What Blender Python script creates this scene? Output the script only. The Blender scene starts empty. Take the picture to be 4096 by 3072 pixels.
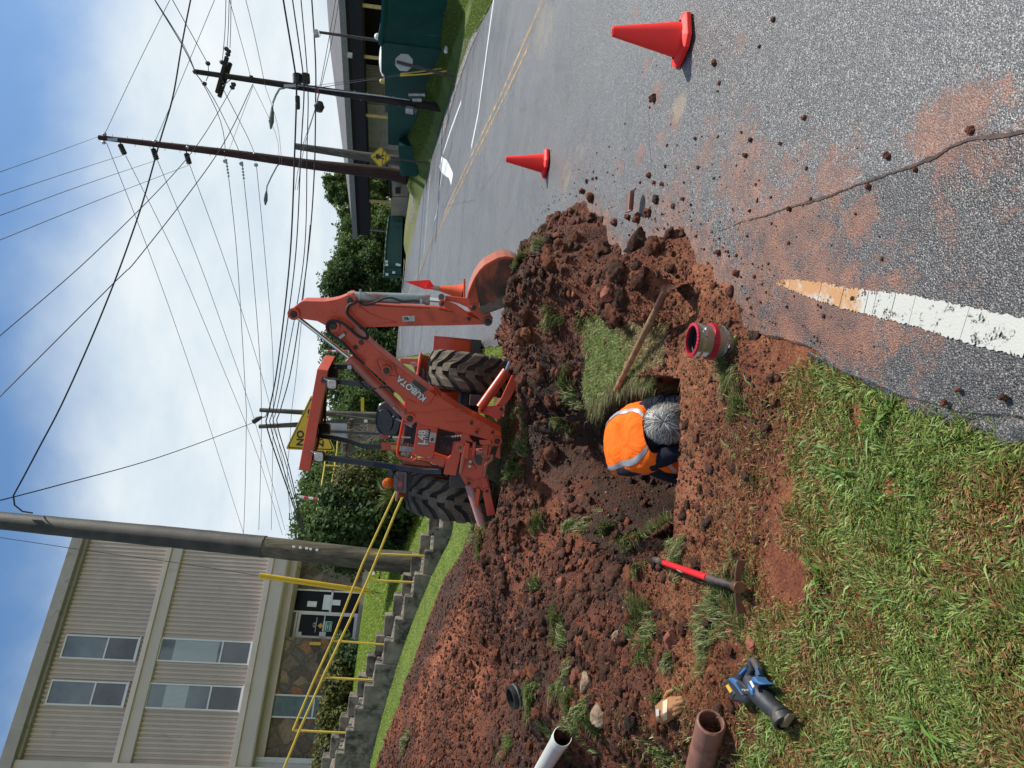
import bpy, bmesh, math, random
import numpy as np
from mathutils import Vector, Matrix
random.seed(7); RNG = np.random.default_rng(11)
R_ = math.radians
scene = bpy.context.scene
COL = scene.collection

# ------------------------------------------------------------------ camera (a phone held upright, picture stored on its side)
F = 2841.0; PITCH = R_(5.4); ROLL = R_(4.8); S = 0.098; H = 1.7
Fw = np.array([0, math.cos(PITCH), -math.sin(PITCH)]); U0 = np.array([0, math.sin(PITCH), math.cos(PITCH)]); R0 = np.array([1., 0, 0])
Uu = math.cos(ROLL)*U0 - math.sin(ROLL)*R0; Rr = math.cos(ROLL)*R0 + math.sin(ROLL)*U0
CAM = np.array([0, 0, H])
cd = bpy.data.cameras.new('camera'); cam = bpy.data.objects.new('camera', cd); COL.objects.link(cam)
cd.sensor_width = 36; cd.lens = F/4096*36; cd.clip_end = 3000; cd.clip_start = 0.05
xa, ya, za = -Uu, Rr, -Fw
cam.matrix_world = Matrix(((xa[0], ya[0], za[0], CAM[0]), (xa[1], ya[1], za[1], CAM[1]), (xa[2], ya[2], za[2], CAM[2]), (0, 0, 0, 1)))
scene.camera = cam
scene.render.resolution_x = 1024; scene.render.resolution_y = 768
# ------------------------------------------------------------------ light
SUN_AZ = R_(67)      # measured from +Y towards +X
SUN_EL = R_(57)
w = bpy.data.worlds.new('World'); scene.world = w; w.use_nodes = True
nt = w.node_tree; nt.nodes.clear()
def N(t, **k):
    n = nt.nodes.new(t)
    for a, b in k.items(): setattr(n, a, b)
    return n
def LK(a, b): nt.links.new(a, b)
out = N('ShaderNodeOutputWorld'); bg = N('ShaderNodeBackground'); sky = N('ShaderNodeTexSky')
sky.sky_type = 'NISHITA'; sky.sun_disc = False; sky.sun_elevation = SUN_EL; sky.sun_rotation = SUN_AZ
sky.air_density = 1.2; sky.dust_density = 1.5; sky.ozone_density = 1.5
bg.inputs[1].default_value = 0.100
geo = N('ShaderNodeNewGeometry'); sep = N('ShaderNodeSeparateXYZ')
tc = N('ShaderNodeTexCoord'); LK(tc.outputs['Generated'], sep.inputs[0])
# project the view direction on a cloud layer: (x, y)/(z+.25)
mz = N('ShaderNodeMath', operation='MAXIMUM'); LK(sep.outputs[2], mz.inputs[0]); mz.inputs[1].default_value = 0.0
az = N('ShaderNodeMath', operation='ADD'); LK(mz.outputs[0], az.inputs[0]); az.inputs[1].default_value = 0.22
dx = N('ShaderNodeMath', operation='DIVIDE'); LK(sep.outputs[0], dx.inputs[0]); LK(az.outputs[0], dx.inputs[1])
dy = N('ShaderNodeMath', operation='DIVIDE'); LK(sep.outputs[1], dy.inputs[0]); LK(az.outputs[0], dy.inputs[1])
cb = N('ShaderNodeCombineXYZ'); LK(dx.outputs[0], cb.inputs[0]); LK(dy.outputs[0], cb.inputs[1])
n1 = N('ShaderNodeTexNoise'); LK(cb.outputs[0], n1.inputs['Vector']); n1.inputs['Scale'].default_value = 1.15; n1.inputs['Detail'].default_value = 9; n1.inputs['Roughness'].default_value = .55; n1.inputs['Distortion'].default_value = .35
n2 = N('ShaderNodeTexNoise'); LK(cb.outputs[0], n2.inputs['Vector']); n2.inputs['Scale'].default_value = 1.9; n2.inputs['Detail'].default_value = 7; n2.inputs['Roughness'].default_value = .6
# cover falls off towards the zenith
cov = N('ShaderNodeMapRange'); LK(sep.outputs[2], cov.inputs[0]); cov.inputs[1].default_value = .32; cov.inputs[2].default_value = .52; cov.inputs[3].default_value = .42; cov.inputs[4].default_value = -.20
# a little clearer to the left (where the blue shows over the building)
s1 = N('ShaderNodeMath', operation='ADD'); LK(n1.outputs[0], s1.inputs[0]); LK(cov.outputs[0], s1.inputs[1])
lf = N('ShaderNodeMapRange'); LK(sep.outputs[0], lf.inputs[0]); lf.inputs[1].default_value = -.55; lf.inputs[2].default_value = .1; lf.inputs[3].default_value = -.12; lf.inputs[4].default_value = 0.02
s2 = N('ShaderNodeMath', operation='ADD'); LK(s1.outputs[0], s2.inputs[0]); LK(lf.outputs[0], s2.inputs[1])
cm = N('ShaderNodeMapRange', interpolation_type='SMOOTHSTEP'); LK(s2.outputs[0], cm.inputs[0]); cm.inputs[1].default_value = .36; cm.inputs[2].default_value = .78
ccol = N('ShaderNodeValToRGB'); LK(n2.outputs[0], ccol.inputs[0])
ccol.color_ramp.elements[0].position = .30; ccol.color_ramp.elements[0].color = (5.5, 6.55, 7.5, 1)
ccol.color_ramp.elements[1].position = .68; ccol.color_ramp.elements[1].color = (7.9, 8.4, 8.6, 1)
lp = N('ShaderNodeMix', data_type='RGBA'); LK(cm.outputs[0], lp.inputs[0]); 
sm = N('ShaderNodeMix', data_type='RGBA', blend_type='MULTIPLY'); sm.inputs[0].default_value = 1; LK(sky.outputs[0], sm.inputs[6]); sm.inputs[7].default_value = (.66, .90, 1.10, 1)
LK(sm.outputs[2], lp.inputs[6]); LK(ccol.outputs[0], lp.inputs[7])
LK(lp.outputs[2], bg.inputs[0]); LK(bg.outputs[0], out.inputs[0])
sd = bpy.data.lights.new('sun', 'SUN'); sun = bpy.data.objects.new('sun', sd); COL.objects.link(sun)
sd.energy = 5.0; sd.angle = R_(0.6); sd.color = (1, .94, .85)
sdir = Vector((math.sin(SUN_AZ)*math.cos(SUN_EL), math.cos(SUN_AZ)*math.cos(SUN_EL), math.sin(SUN_EL)))
sun.rotation_euler = sdir.to_track_quat('Z', 'Y').to_euler()
scene.view_settings.view_transform = 'Standard'; scene.view_settings.look = 'None'; scene.view_settings.exposure = 0.2; scene.view_settings.gamma = 1
scene.render.engine = 'CYCLES'

# ------------------------------------------------------------------ picture -> place helpers (x, y in pixels of the 4096 x 3072 photograph)
def ray(x, y): return Fw + Rr*((3072-y)-1536)/F - Uu*(x-2048)/F
def P(x, y, D): return CAM + ray(x, y)*D
def G(x, y, h=0.):
    d = ray(x, y); return CAM + d*((h-H)/(d[2]-S*d[1]))
def onplane(x, y, p0, n):
    d = ray(x, y); n = np.asarray(n, float); return CAM + d*(np.dot(np.asarray(p0)-CAM, n)/np.dot(d, n))
def PJ(w):
    w = np.asarray(w, float); d = w-CAM; D = d@Fw
    return 2048-F*(d@Uu)/D, 3072-(1536+F*(d@Rr)/D), D
def sst(a, b, x):
    t = np.clip((np.asarray(x, float)-a)/(b-a), 0, 1); return t*t*(3-2*t)
def hgt0(X, Y):
    X = np.asarray(X, float); Y = np.asarray(Y, float)
    l = np.maximum(0, -X-2.75); l = np.where(l < .4, l*l/.8, l-.2); left = 1.72*(1-np.exp(-(.36*l)/1.72*1.25)) 
    rr = np.maximum(0, X-9.75); kk = 1.5+3*sst(29, 36, Y); right = 1.15*(1-np.exp(-(kk*rr)/1.15))*sst(13, 27, Y)*(1-.75*sst(37, 43, Y))
    return S*(np.minimum(Y, 62)+.2*np.maximum(0, Y-62)) + left + right
def T(x, y, off=0.):
    d = ray(x, y); t = 1.0; pv = None
    for i in range(4000):
        p = CAM+d*t; g = p[2]-float(hgt0(p[0], p[1]))-off
        if g < 0: break
        pv = t; t += max(.01, .012*t)
    lo, hi = (pv or 1.0), t
    for i in range(30):
        m = (lo+hi)/2; p = CAM+d*m
        if p[2]-float(hgt0(p[0], p[1]))-off < 0: hi = m
        else: lo = m
    return CAM+d*hi

# ------------------------------------------------------------------ numpy noise
def _h(ix, iy, s):
    n = (ix.astype(np.int64)*374761393 + iy.astype(np.int64)*668265263 + s*974711) & 0x7fffffff
    n = (n ^ (n >> 13)) * 1274126177 & 0x7fffffff
    n = (n ^ (n >> 16)) * 2246822519 & 0x7fffffff
    return ((n ^ (n >> 15)) & 0xffffff)/float(0x1000000)
def vnoise(x, y, s=0):
    ix = np.floor(x); iy = np.floor(y); fx = x-ix; fy = y-iy
    fx = fx*fx*(3-2*fx); fy = fy*fy*(3-2*fy)
    a = _h(ix, iy, s); b = _h(ix+1, iy, s); c = _h(ix, iy+1, s); d = _h(ix+1, iy+1, s)
    return (a*(1-fx)+b*fx)*(1-fy)+(c*(1-fx)+d*fx)*fy
def fbm(x, y, o=4, s=0):
    t = 0.; a = .5; n = 0.
    for i in range(o):
        t = t+a*vnoise(x, y, s+i*17); n += a; a *= .5; x = x*2.03+3.1; y = y*2.03+1.7
    return t/n
def worley(x, y, s=0):
    ix = np.floor(x); iy = np.floor(y); best = np.full(x.shape, 9.); cid = np.zeros(x.shape)
    for dx_ in (-1, 0, 1):
        for dy_ in (-1, 0, 1):
            cx = ix+dx_; cy = iy+dy_
            px = cx+_h(cx, cy, s); py = cy+_h(cx, cy, s+5)
            d = (px-x)**2+(py-y)**2; m = d < best
            best = np.where(m, d, best); cid = np.where(m, _h(cx, cy, s+9), cid)
    return np.sqrt(best), cid
def inpoly(X, Y, poly):
    """signed distance, positive inside"""
    poly = np.asarray(poly, float); ins = np.zeros(X.shape, bool); dd = np.full(X.shape, 1e9)
    n = len(poly)
    for i in range(n):
        x1, y1 = poly[i]; x2, y2 = poly[(i+1) % n]
        c = ((y1 > Y) != (y2 > Y)) & (X < (x2-x1)*(Y-y1)/((y2-y1)+1e-12)+x1); ins ^= c
        ex, ey = x2-x1, y2-y1; L = ex*ex+ey*ey+1e-12
        t = np.clip(((X-x1)*ex+(Y-y1)*ey)/L, 0, 1)
        dd = np.minimum(dd, (X-x1-t*ex)**2+(Y-y1-t*ey)**2)
    dd = np.sqrt(dd); return np.where(ins, dd, -dd)
def pxpoly(L, off=0.): return [T(x, y, off)[:2] for x, y in L]

# ------------------------------------------------------------------ materials
MATS = {}
def ramp(nt_, fac, stops):
    r = nt_.nodes.new('ShaderNodeValToRGB'); nt_.links.new(fac, r.inputs[0])
    e = r.color_ramp.elements
    while len(e) < len(stops): e.new(.5)
    for k, (p, c) in enumerate(stops):
        e[k].position = p; e[k].color = (*c, 1) if len(c) == 3 else c
    return r.outputs[0]
class MT:
    def __init__(s, name):
        s.m = bpy.data.materials.new(name); s.m.use_nodes = True; s.nt = s.m.node_tree
        s.b = s.nt.nodes['Principled BSDF']; s.tc = s.nt.nodes.new('ShaderNodeTexCoord'); MATS[name] = s.m
        s.co = s.tc.outputs['Object']
    def n(s, t, **k):
        q = s.nt.nodes.new(t)
        for a, b in k.items(): setattr(q, a, b)
        return q
    def l(s, a, b): s.nt.links.new(a, b)
    def noise(s, sc, det=4, ro=.55, vec=None, dist=0., out=0):
        q = s.n('ShaderNodeTexNoise'); q.inputs['Scale'].default_value = sc; q.inputs['Detail'].default_value = det
        q.inputs['Roughness'].default_value = ro; q.inputs['Distortion'].default_value = dist; s.l(vec or s.co, q.inputs['Vector']); return q.outputs[out]
    def vor(s, sc, feat='F1', vec=None, out='Distance', rnd=1.):
        q = s.n('ShaderNodeTexVoronoi', feature=feat); q.inputs['Scale'].default_value = sc; q.inputs['Randomness'].default_value = rnd; s.l(vec or s.co, q.inputs['Vector']); return q.outputs[out]
    def scale(s, v, vec=None):
        q = s.n('ShaderNodeMapping'); q.inputs['Scale'].default_value = v; s.l(vec or s.co, q.inputs[0]); return q.outputs[0]
    def ramp(s, f, st): return ramp(s.nt, f, st)
    def mix(s, f, a, b, mode='MIX'):
        q = s.n('ShaderNodeMix', data_type='RGBA', blend_type=mode)
        for v, i in ((f, 0), (a, 6), (b, 7)):
            if isinstance(v, (int, float)): q.inputs[i].default_value = v if i == 0 else (v, v, v, 1)
            elif isinstance(v, tuple): q.inputs[i].default_value = (*v, 1)
            else: s.l(v, q.inputs[i])
        return q.outputs[2]
    def math(s, op, a, b=0.):
        q = s.n('ShaderNodeMath', operation=op)
        for v, i in ((a, 0), (b, 1)):
            if isinstance(v, (int, float)): q.inputs[i].default_value = v
            else: s.l(v, q.inputs[i])
        return q.outputs[0]
    def mr(s, f, a, b, c=0., d=1.):
        q = s.n('ShaderNodeMapRange'); s.l(f, q.inputs[0])
        for i, v in zip((1, 2, 3, 4), (a, b, c, d)): q.inputs[i].default_value = v
        return q.outputs[0]
    def attr(s, nm, out='Fac'):
        q = s.n('ShaderNodeAttribute'); q.attribute_name = nm; return q.outputs[out]
    def bump(s, h, st=.3, dist=.01, prev=None):
        q = s.n('ShaderNodeBump'); q.inputs['Strength'].default_value = st; q.inputs['Distance'].default_value = dist; s.l(h, q.inputs['Height'])
        if prev is not None: s.l(prev, q.inputs['Normal'])
        return q.outputs[0]
    def fin(s, col=None, rough=None, metal=None, nrm=None, spec=None):
        for v, k in ((col, 'Base Color'), (rough, 'Roughness'), (metal, 'Metallic'), (spec, 'Specular IOR Level')):
            if v is None: continue
            if isinstance(v, (int, float)): s.b.inputs[k].default_value = v
            elif isinstance(v, tuple): s.b.inputs[k].default_value = (*v, 1)
            else: s.l(v, s.b.inputs[k])
        if nrm is not None: s.l(nrm, s.b.inputs['Normal'])
        return s.m
def simple(name, c, rough=.5, metal=0., var=.25, sc=6., dirt=None, dsc=3., damt=.55, bump=.0, bsc=40.):
    """plain painted / plastic / metal surface with slight blotches and optional dirt of its own colour"""
    q = MT(name); c2 = tuple(min(1, v*(1+var)) for v in c); c1 = tuple(v*(1-var) for v in c)
    col = q.ramp(q.noise(sc, 5), [(.3, c1), (.7, c2)])
    if dirt: 
        f = q.mr(q.noise(dsc, 8, .68, dist=.4), damt, damt+.14); col = q.mix(f, col, dirt)
        r = q.mr(f, 0, 1, rough, .9)
    else: r = q.mr(q.noise(sc*2.3, 4), .3, .7, max(.02, rough-.08), min(1, rough+.1))
    nm = q.bump(q.noise(bsc, 4), bump, .01) if bump else None
    return q.fin(col, r, metal, nm)

# ------------------------------------------------------------------ mesh building
class MB:
    def __init__(s): s.v = []; s.f = []; s.mi = []; s.cur = 0
    def add(s, vs, fs):
        o = len(s.v); s.v += [tuple(map(float, q)) for q in vs]; s.f += [tuple(i+o for i in f) for f in fs]; s.mi += [s.cur]*len(fs); return s
    def box(s, c, size, ax=None, ay=None, az=None):
        c = np.asarray(c, float); ax = np.array([1., 0, 0]) if ax is None else np.asarray(ax, float); ay = np.array([0, 1., 0]) if ay is None else np.asarray(ay, float)
        az = np.cross(ax, ay) if az is None else np.asarray(az, float)
        a, b, d = ax*size[0]/2, ay*size[1]/2, az*size[2]/2
        vs = [c+i*a+j*b+k*d for i in (-1, 1) for j in (-1, 1) for k in (-1, 1)]
        return s.add(vs, [(0, 1, 3, 2), (4, 6, 7, 5), (0, 4, 5, 1), (2, 3, 7, 6), (0, 2, 6, 4), (1, 5, 7, 3)])
    def boxp(s, p0, p1):  # axis aligned min/max
        p0 = np.asarray(p0, float); p1 = np.asarray(p1, float); return s.box((p0+p1)/2, np.abs(p1-p0))
    def prism(s, pts, vec, caps=True):
        n = len(pts); pts = [np.asarray(p, float) for p in pts]; vec = np.asarray(vec, float)
        vs = pts+[p+vec for p in pts]; fs = [(i, (i+1) % n, (i+1) % n+n, i+n) for i in range(n)]
        if caps: fs += [tuple(range(n-1, -1, -1)), tuple(range(n, 2*n))]
        return s.add(vs, fs)
    def tube(s, pts, r, n=8, caps=True, closed=False):
        pts = [np.asarray(p, float) for p in pts]; m = len(pts); rs = [r]*m if isinstance(r, (int, float)) else list(r)
        vs = []; pu = None
        for i, p in enumerate(pts):
            a = pts[max(i-1, 0)] if not closed else pts[i-1]; b = pts[min(i+1, m-1)] if not closed else pts[(i+1) % m]
            t = b-a; t = t/(np.linalg.norm(t)+1e-12)
            if pu is None: pu = np.cross(t, [0, 0, 1.]); 
            if np.linalg.norm(pu) < 1e-4: pu = np.cross(t, [1., 0, 0])
            pu = pu-t*np.dot(pu, t); 
            if np.linalg.norm(pu) < 1e-6: pu = np.cross(t, [0, 1., 0])
            pu = pu/np.linalg.norm(pu); pv = np.cross(t, pu)
            for k in range(n):
                an = 2*math.pi*k/n; vs.append(p+rs[i]*(pu*math.cos(an)+pv*math.sin(an)))
        fs = []
        for i in range(m-1 if not closed else m):
            j = (i+1) % m
            for k in range(n): fs.append((i*n+k, i*n+(k+1) % n, j*n+(k+1) % n, j*n+k))
        if caps and not closed: fs += [tuple(range(n-1, -1, -1)), tuple(range((m-1)*n, m*n))]
        return s.add(vs, fs)
    def cyl(s, a, b, r, n=16, r2=None): return s.tube([a, b], [r, r if r2 is None else r2], n)
    def ring(s, prof, o, ax, n=24, a0=0, a1=2*math.pi, ref=None, caps=False):
        """revolve profile (r, t) about axis ax through o"""
        o = np.asarray(o, float); ax = np.asarray(ax, float); ax = ax/np.linalg.norm(ax)
        u = np.cross(ax, [0, 0, 1.]) if ref is None else np.asarray(ref, float)
        if np.linalg.norm(u) < 1e-4: u = np.array([1., 0, 0])
        u = u-ax*np.dot(u, ax); u = u/np.linalg.norm(u); v = np.cross(ax, u); full = abs(a1-a0-2*math.pi) < 1e-6; m = n if full else n+1; k = len(prof)
        vs = []
        for i in range(m):
            an = a0+(a1-a0)*i/n; d = u*math.cos(an)+v*math.sin(an)
            for r, t in prof: vs.append(o+ax*t+d*r)
        fs = []
        for i in range(n):
            j = (i+1) % m
            for q in range(k-1): fs.append((i*k+q, i*k+q+1, j*k+q+1, j*k+q))
        return s.add(vs, fs)
    def sphere(s, c, r, n=12, m=8, sc=(1, 1, 1)):
        vs = [np.array(c)+np.array([0, 0, r*sc[2]])]; fs = []
        for i in range(1, m):
            th = math.pi*i/m
            for k in range(n):
                ph = 2*math.pi*k/n; vs.append(np.array(c)+r*np.array([sc[0]*math.sin(th)*math.cos(ph), sc[1]*math.sin(th)*math.sin(ph), sc[2]*math.cos(th)]))
        vs.append(np.array(c)-np.array([0, 0, r*sc[2]])); L = len(vs)-1
        for k in range(n): fs.append((0, 1+k, 1+(k+1) % n)); fs.append((L, L-n+(k+1) % n, L-n+k))
        for i in range(m-2):
            for k in range(n): fs.append((1+i*n+k, 1+(i+1)*n+k, 1+(i+1)*n+(k+1) % n, 1+i*n+(k+1) % n))
        return s.add(vs, fs)
    def grid(s, rows):
        m = len(rows); n = len(rows[0]); vs = [p for r in rows for p in r]
        return s.add(vs, [(i*n+j, i*n+j+1, (i+1)*n+j+1, (i+1)*n+j) for i in range(m-1) for j in range(n-1)])
    def slab(s, rows, vec):
        """grid given thickness by vec"""
        m = len(rows); n = len(rows[0]); vec = np.asarray(vec, float)
        A = [np.asarray(p, float) for r in rows for p in r]; vs = A+[p+vec for p in A]; o = m*n
        fs = [(i*n+j, i*n+j+1, (i+1)*n+j+1, (i+1)*n+j) for i in range(m-1) for j in range(n-1)]
        fs += [tuple(q+o for q in reversed(f)) for f in fs]
        for j in range(n-1): fs.append((j+1, j, j+o, j+1+o)); fs.append(((m-1)*n+j, (m-1)*n+j+1, (m-1)*n+j+1+o, (m-1)*n+j+o))
        for i in range(m-1): fs.append((i*n, (i+1)*n, (i+1)*n+o, i*n+o)); fs.append(((i+1)*n+n-1, i*n+n-1, i*n+n-1+o, (i+1)*n+n-1+o))
        return s.add(vs, fs)
    def build(s, name, mat, parent=None, smooth=False, bevel=0., sharp=35, subsurf=0):
        v = np.array(s.v)
        if parent is None: o0 = np.array([(v[:, 0].min()+v[:, 0].max())/2, (v[:, 1].min()+v[:, 1].max())/2, v[:, 2].min()])
        else: o0 = np.array(parent['_o'])if '_o' in parent else np.zeros(3)
        me = bpy.data.meshes.new(name); me.from_pydata([tuple(q) for q in (v-o0)], [], s.f)
        for m_ in (mat if isinstance(mat, (list, tuple)) else [mat]): me.materials.append(MATS[m_] if isinstance(m_, str) else m_)
        if any(s.mi): me.polygons.foreach_set('material_index', s.mi)
        bm = bmesh.new(); bm.from_mesh(me); bmesh.ops.recalc_face_normals(bm, faces=bm.faces); bm.to_mesh(me); bm.free()
        if smooth: 
            me.polygons.foreach_set('use_smooth', [True]*len(me.polygons))
            try: me.set_sharp_from_angle(angle=R_(sharp))
            except Exception: pass
        o = bpy.data.objects.new(name, me); COL.objects.link(o)
        o.location = o0
        if parent is not None:
            o.parent = parent; o.location = Vector(o0)-Vector(parent['_o']) if '_o' in parent else (0, 0, 0)
        o['_o'] = [float(q) for q in o0]
        if bevel:
            b = o.modifiers.new('bevel', 'BEVEL'); b.width = bevel; b.segments = 2; b.limit_method = 'ANGLE'; b.angle_limit = R_(40)
        if subsurf:
            b = o.modifiers.new('subd', 'SUBSURF'); b.levels = subsurf; b.render_levels = subsurf
        return o
def npmesh(name, V, Fq, mat, attrs=None, smooth=False, parent=None, tri=False, origin=True):
    """large mesh from numpy arrays (all quads or all tris)"""
    V = np.asarray(V, np.float32); Fq = np.asarray(Fq, np.int32); k = Fq.shape[1]
    o0 = np.array([V[:, 0].mean(), V[:, 1].mean(), V[:, 2].min()]) if (origin and parent is None) else (np.array(parent['_o']) if parent is not None else np.zeros(3))
    me = bpy.data.meshes.new(name); me.vertices.add(len(V)); me.vertices.foreach_set('co', (V-o0).astype(np.float32).ravel())
    me.loops.add(Fq.size); me.loops.foreach_set('vertex_index', Fq.ravel()); me.polygons.add(len(Fq))
    me.polygons.foreach_set('loop_start', np.arange(0, Fq.size, k, dtype=np.int32)); me.polygons.foreach_set('loop_total', np.full(len(Fq), k, np.int32))
    if smooth: me.polygons.foreach_set('use_smooth', np.ones(len(Fq), bool))
    me.update(calc_edges=True)
    for nm, a in (attrs or {}).items():
        a = np.asarray(a, np.float32)
        if a.ndim == 2:
            at = me.color_attributes.new(nm, 'FLOAT_COLOR', 'POINT'); c4 = np.ones((len(V), 4), np.float32); c4[:, :3] = a; at.data.foreach_set('color', c4.ravel())
        else:
            at = me.attributes.new(nm, 'FLOAT', 'POINT'); at.data.foreach_set('value', a)
    me.materials.append(MATS[mat] if isinstance(mat, str) else mat)
    o = bpy.data.objects.new(name, me); COL.objects.link(o); o.location = o0 if parent is None else (0, 0, 0)
    if parent is not None: o.parent = parent
    o['_o'] = [float(q) for q in o0]; return o
def tag(o, label=None, cat=None, group=None, kind=None):
    if label: o['label'] = label
    if cat: o['category'] = cat
    if group: o['group'] = group
    if kind: o['kind'] = kind
    return o
def thing(name, label, cat, loc, group=None):
    o = bpy.data.objects.new(name, None); COL.objects.link(o); o.location = [float(q) for q in loc]; o['_o'] = [float(q) for q in loc]
    o.empty_display_size = .1
    return tag(o, label, cat, group)
def copy_tree(o, parent=None):
    c = o.copy(); COL.objects.link(c); c.parent = parent
    for ch in list(o.children): copy_tree(ch, c)
    return c
def textmesh(name, txt, origin, right, up, size, mat, parent=None, bold=0., ext=.001, align='LEFT', sx=1.):
    cu = bpy.data.curves.new('txt', 'FONT'); cu.body = txt; cu.size = size; cu.extrude = ext; cu.offset = bold; cu.align_x = align; cu.align_y = 'CENTER'
    cu.space_character = 1.0; cu.resolution_u = 3
    t = bpy.data.objects.new('txt', cu); me = bpy.data.meshes.new_from_object(t); bpy.data.objects.remove(t); bpy.data.curves.remove(cu)
    r = np.asarray(right, float); r = r/np.linalg.norm(r); u = np.asarray(up, float); u = u-r*np.dot(r, u); u = u/np.linalg.norm(u); nn = np.cross(r, u); o_ = np.asarray(origin, float)
    p0 = np.array(parent['_o']) if parent is not None else o_
    M = Matrix(((r[0]*sx, u[0], nn[0], o_[0]-p0[0]), (r[1]*sx, u[1], nn[1], o_[1]-p0[1]), (r[2]*sx, u[2], nn[2], o_[2]-p0[2]), (0, 0, 0, 1)))
    me.transform(M); me.name = name; me.materials.clear(); me.materials.append(MATS[mat])
    ob = bpy.data.objects.new(name, me); COL.objects.link(ob)
    if parent is not None: ob.parent = parent
    else: ob.location = p0
    ob['_o'] = [float(q) for q in p0]; return ob
def nrmz(v): v = np.asarray(v, float); return v/np.linalg.norm(v)
# ================================================================== ground materials
def m_asphalt():
    q = MT('asphalt'); co = q.co
    v1 = q.vor(150, out='Color'); sp = q.n('ShaderNodeSeparateColor'); q.l(v1, sp.inputs[0])
    agg = q.ramp(sp.outputs[0], [(.0, (.018, .018, .020)), (.45, (.055, .056, .060)), (.78, (.17, .172, .17)), (.96, (.60, .58, .52))])
    v2 = q.vor(330, out='Color'); sp2 = q.n('ShaderNodeSeparateColor'); q.l(v2, sp2.inputs[0])
    fine = q.ramp(sp2.outputs[1], [(.0, (.022, .022, .024)), (.6, (.085, .087, .09)), (.95, (.34, .34, .31))])
    col = q.mix(.45, agg, fine)
    d = q.vor(150, out='Distance'); col = q.mix(q.mr(d, .35, .75, 0, .7), col, (.018, .019, .022))
    big = q.noise(.55, 6, .6); col = q.mix(q.mr(big, .35, .7, 0, .30), col, (.19, .195, .20))
    big2 = q.noise(2.2, 6, .62, dist=.6); col = q.mix(q.mr(big2, .52, .72, 0, .35), col, (.055, .055, .06))
    col = q.mix(q.attr('old'), col, q.mix(1., col, (.62, .60, .60), 'MULTIPLY'))
    # dried tan splashes and red clay film, painted where mud was dropped or tracked
    st = q.attr('stain'); n = q.noise(5.5, 9, .66, dist=.7); n3 = q.noise(38, 5, .6)
    s_ = q.math('ADD', st, q.math('MULTIPLY', q.math('SUBTRACT', n, .5), 1.5)); s_ = q.math('ADD', s_, q.math('MULTIPLY', q.math('SUBTRACT', n3, .5), .9))
    mk = q.mr(s_, .36, .62); mk = q.math('MULTIPLY', mk, q.mr(st, .02, .12)); mk = q.math('MULTIPLY', mk, q.mr(d, .10, .55, 1.0, .45))
    clay = q.ramp(q.noise(9, 5), [(.3, (.095, .030, .016)), (.7, (.36, .125, .048))])
    col = q.mix(q.math('MULTIPLY', mk, .92), col, clay)
    s2 = q.attr('tan'); k2 = q.math('ADD', s2, q.math('MULTIPLY', q.math('SUBTRACT', q.noise(7, 9, .7, dist=.4), .5), 1.6))
    mk2 = q.math('MULTIPLY', q.mr(k2, .5, .85), q.mr(s2, .02, .1)); col = q.mix(q.math('MULTIPLY', mk2, .5), col, (.30, .24, .15))
    r = q.mr(q.noise(1.3, 4), .3, .7, .30, .50); r = q.mix(mk, r, .62)
    b1 = q.bump(q.math('SUBTRACT', 1., d), .6, .005); b2 = q.bump(q.vor(330), .35, .003, b1)
    q.fin(col, r, 0, b2, .55)
m_asphalt()
def m_soil():
    q = MT('soil'); a = q.attr('tone'); a2 = q.attr('pit_mask')
    n = q.noise(3.2, 8, .62, dist=.5); n2 = q.noise(17, 7, .66); n3 = q.noise(70, 4, .6)
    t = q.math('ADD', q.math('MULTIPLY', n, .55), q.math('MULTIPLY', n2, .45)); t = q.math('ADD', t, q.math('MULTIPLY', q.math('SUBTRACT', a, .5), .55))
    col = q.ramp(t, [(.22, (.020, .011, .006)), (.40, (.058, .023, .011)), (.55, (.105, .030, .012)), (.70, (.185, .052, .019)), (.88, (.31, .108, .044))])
    c2 = q.ramp(n3, [(.30, (.45, .40, .38)), (.5, (1, 1, 1)), (.72, (1.5, 1.4, 1.3))]); col = q.mix(.75, col, q.mix(1., col, c2, 'MULTIPLY'))
    v = q.vor(34, out='Color'); sp = q.n('ShaderNodeSeparateColor'); q.l(v, sp.inputs[0])
    peb = q.math('MULTIPLY', q.mr(sp.outputs[0], .965, .975), q.mr(q.vor(34), .20, .28, 1, 0)); col = q.mix(peb, col, (.38, .25, .15))
    tan = q.attr('tanm'); tm = q.mr(q.math('ADD', tan, q.math('MULTIPLY', q.math('SUBTRACT', n2, .5), 1.3)), .45, .75); tm = q.math('MULTIPLY', tm, q.mr(tan, .02, .15))
    col = q.mix(q.math('MULTIPLY', tm, .7), col, q.ramp(n3, [(.3, (.12, .07, .035)), (.7, (.30, .19, .10))]))
    r = q.mr(n2, .3, .7, .55, .9)
    b1 = q.bump(n2, .9, .035); b2 = q.bump(q.noise(90, 6, .75), .9, .012, b1); b3 = q.bump(q.vor(60), .6, .010, b2)
    q.fin(col, r, 0, b3, .35)
m_soil()
def m_blade(name='blade', rough=.5):
    q = MT(name); c = q.attr('bcol', 'Color'); n = q.noise(30, 3); c = q.mix(.35, c, q.mix(1., c, q.ramp(n, [(.3, (.6, .6, .6)), (.7, (1.4, 1.4, 1.3))]), 'MULTIPLY'))
    q.fin(c, rough, 0, None, .3); q.b.inputs['Subsurface Weight'].default_value = 0
    tr = q.n('ShaderNodeBsdfTranslucent'); q.l(c, tr.inputs[0]); mx = q.n('ShaderNodeMixShader'); mx.inputs[0].default_value = .3
    o = q.nt.nodes['Material Output']; q.l(q.b.outputs[0], mx.inputs[1]); q.l(tr.outputs[0], mx.inputs[2]); q.l(mx.outputs[0], o.inputs[0])
m_blade()
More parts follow.
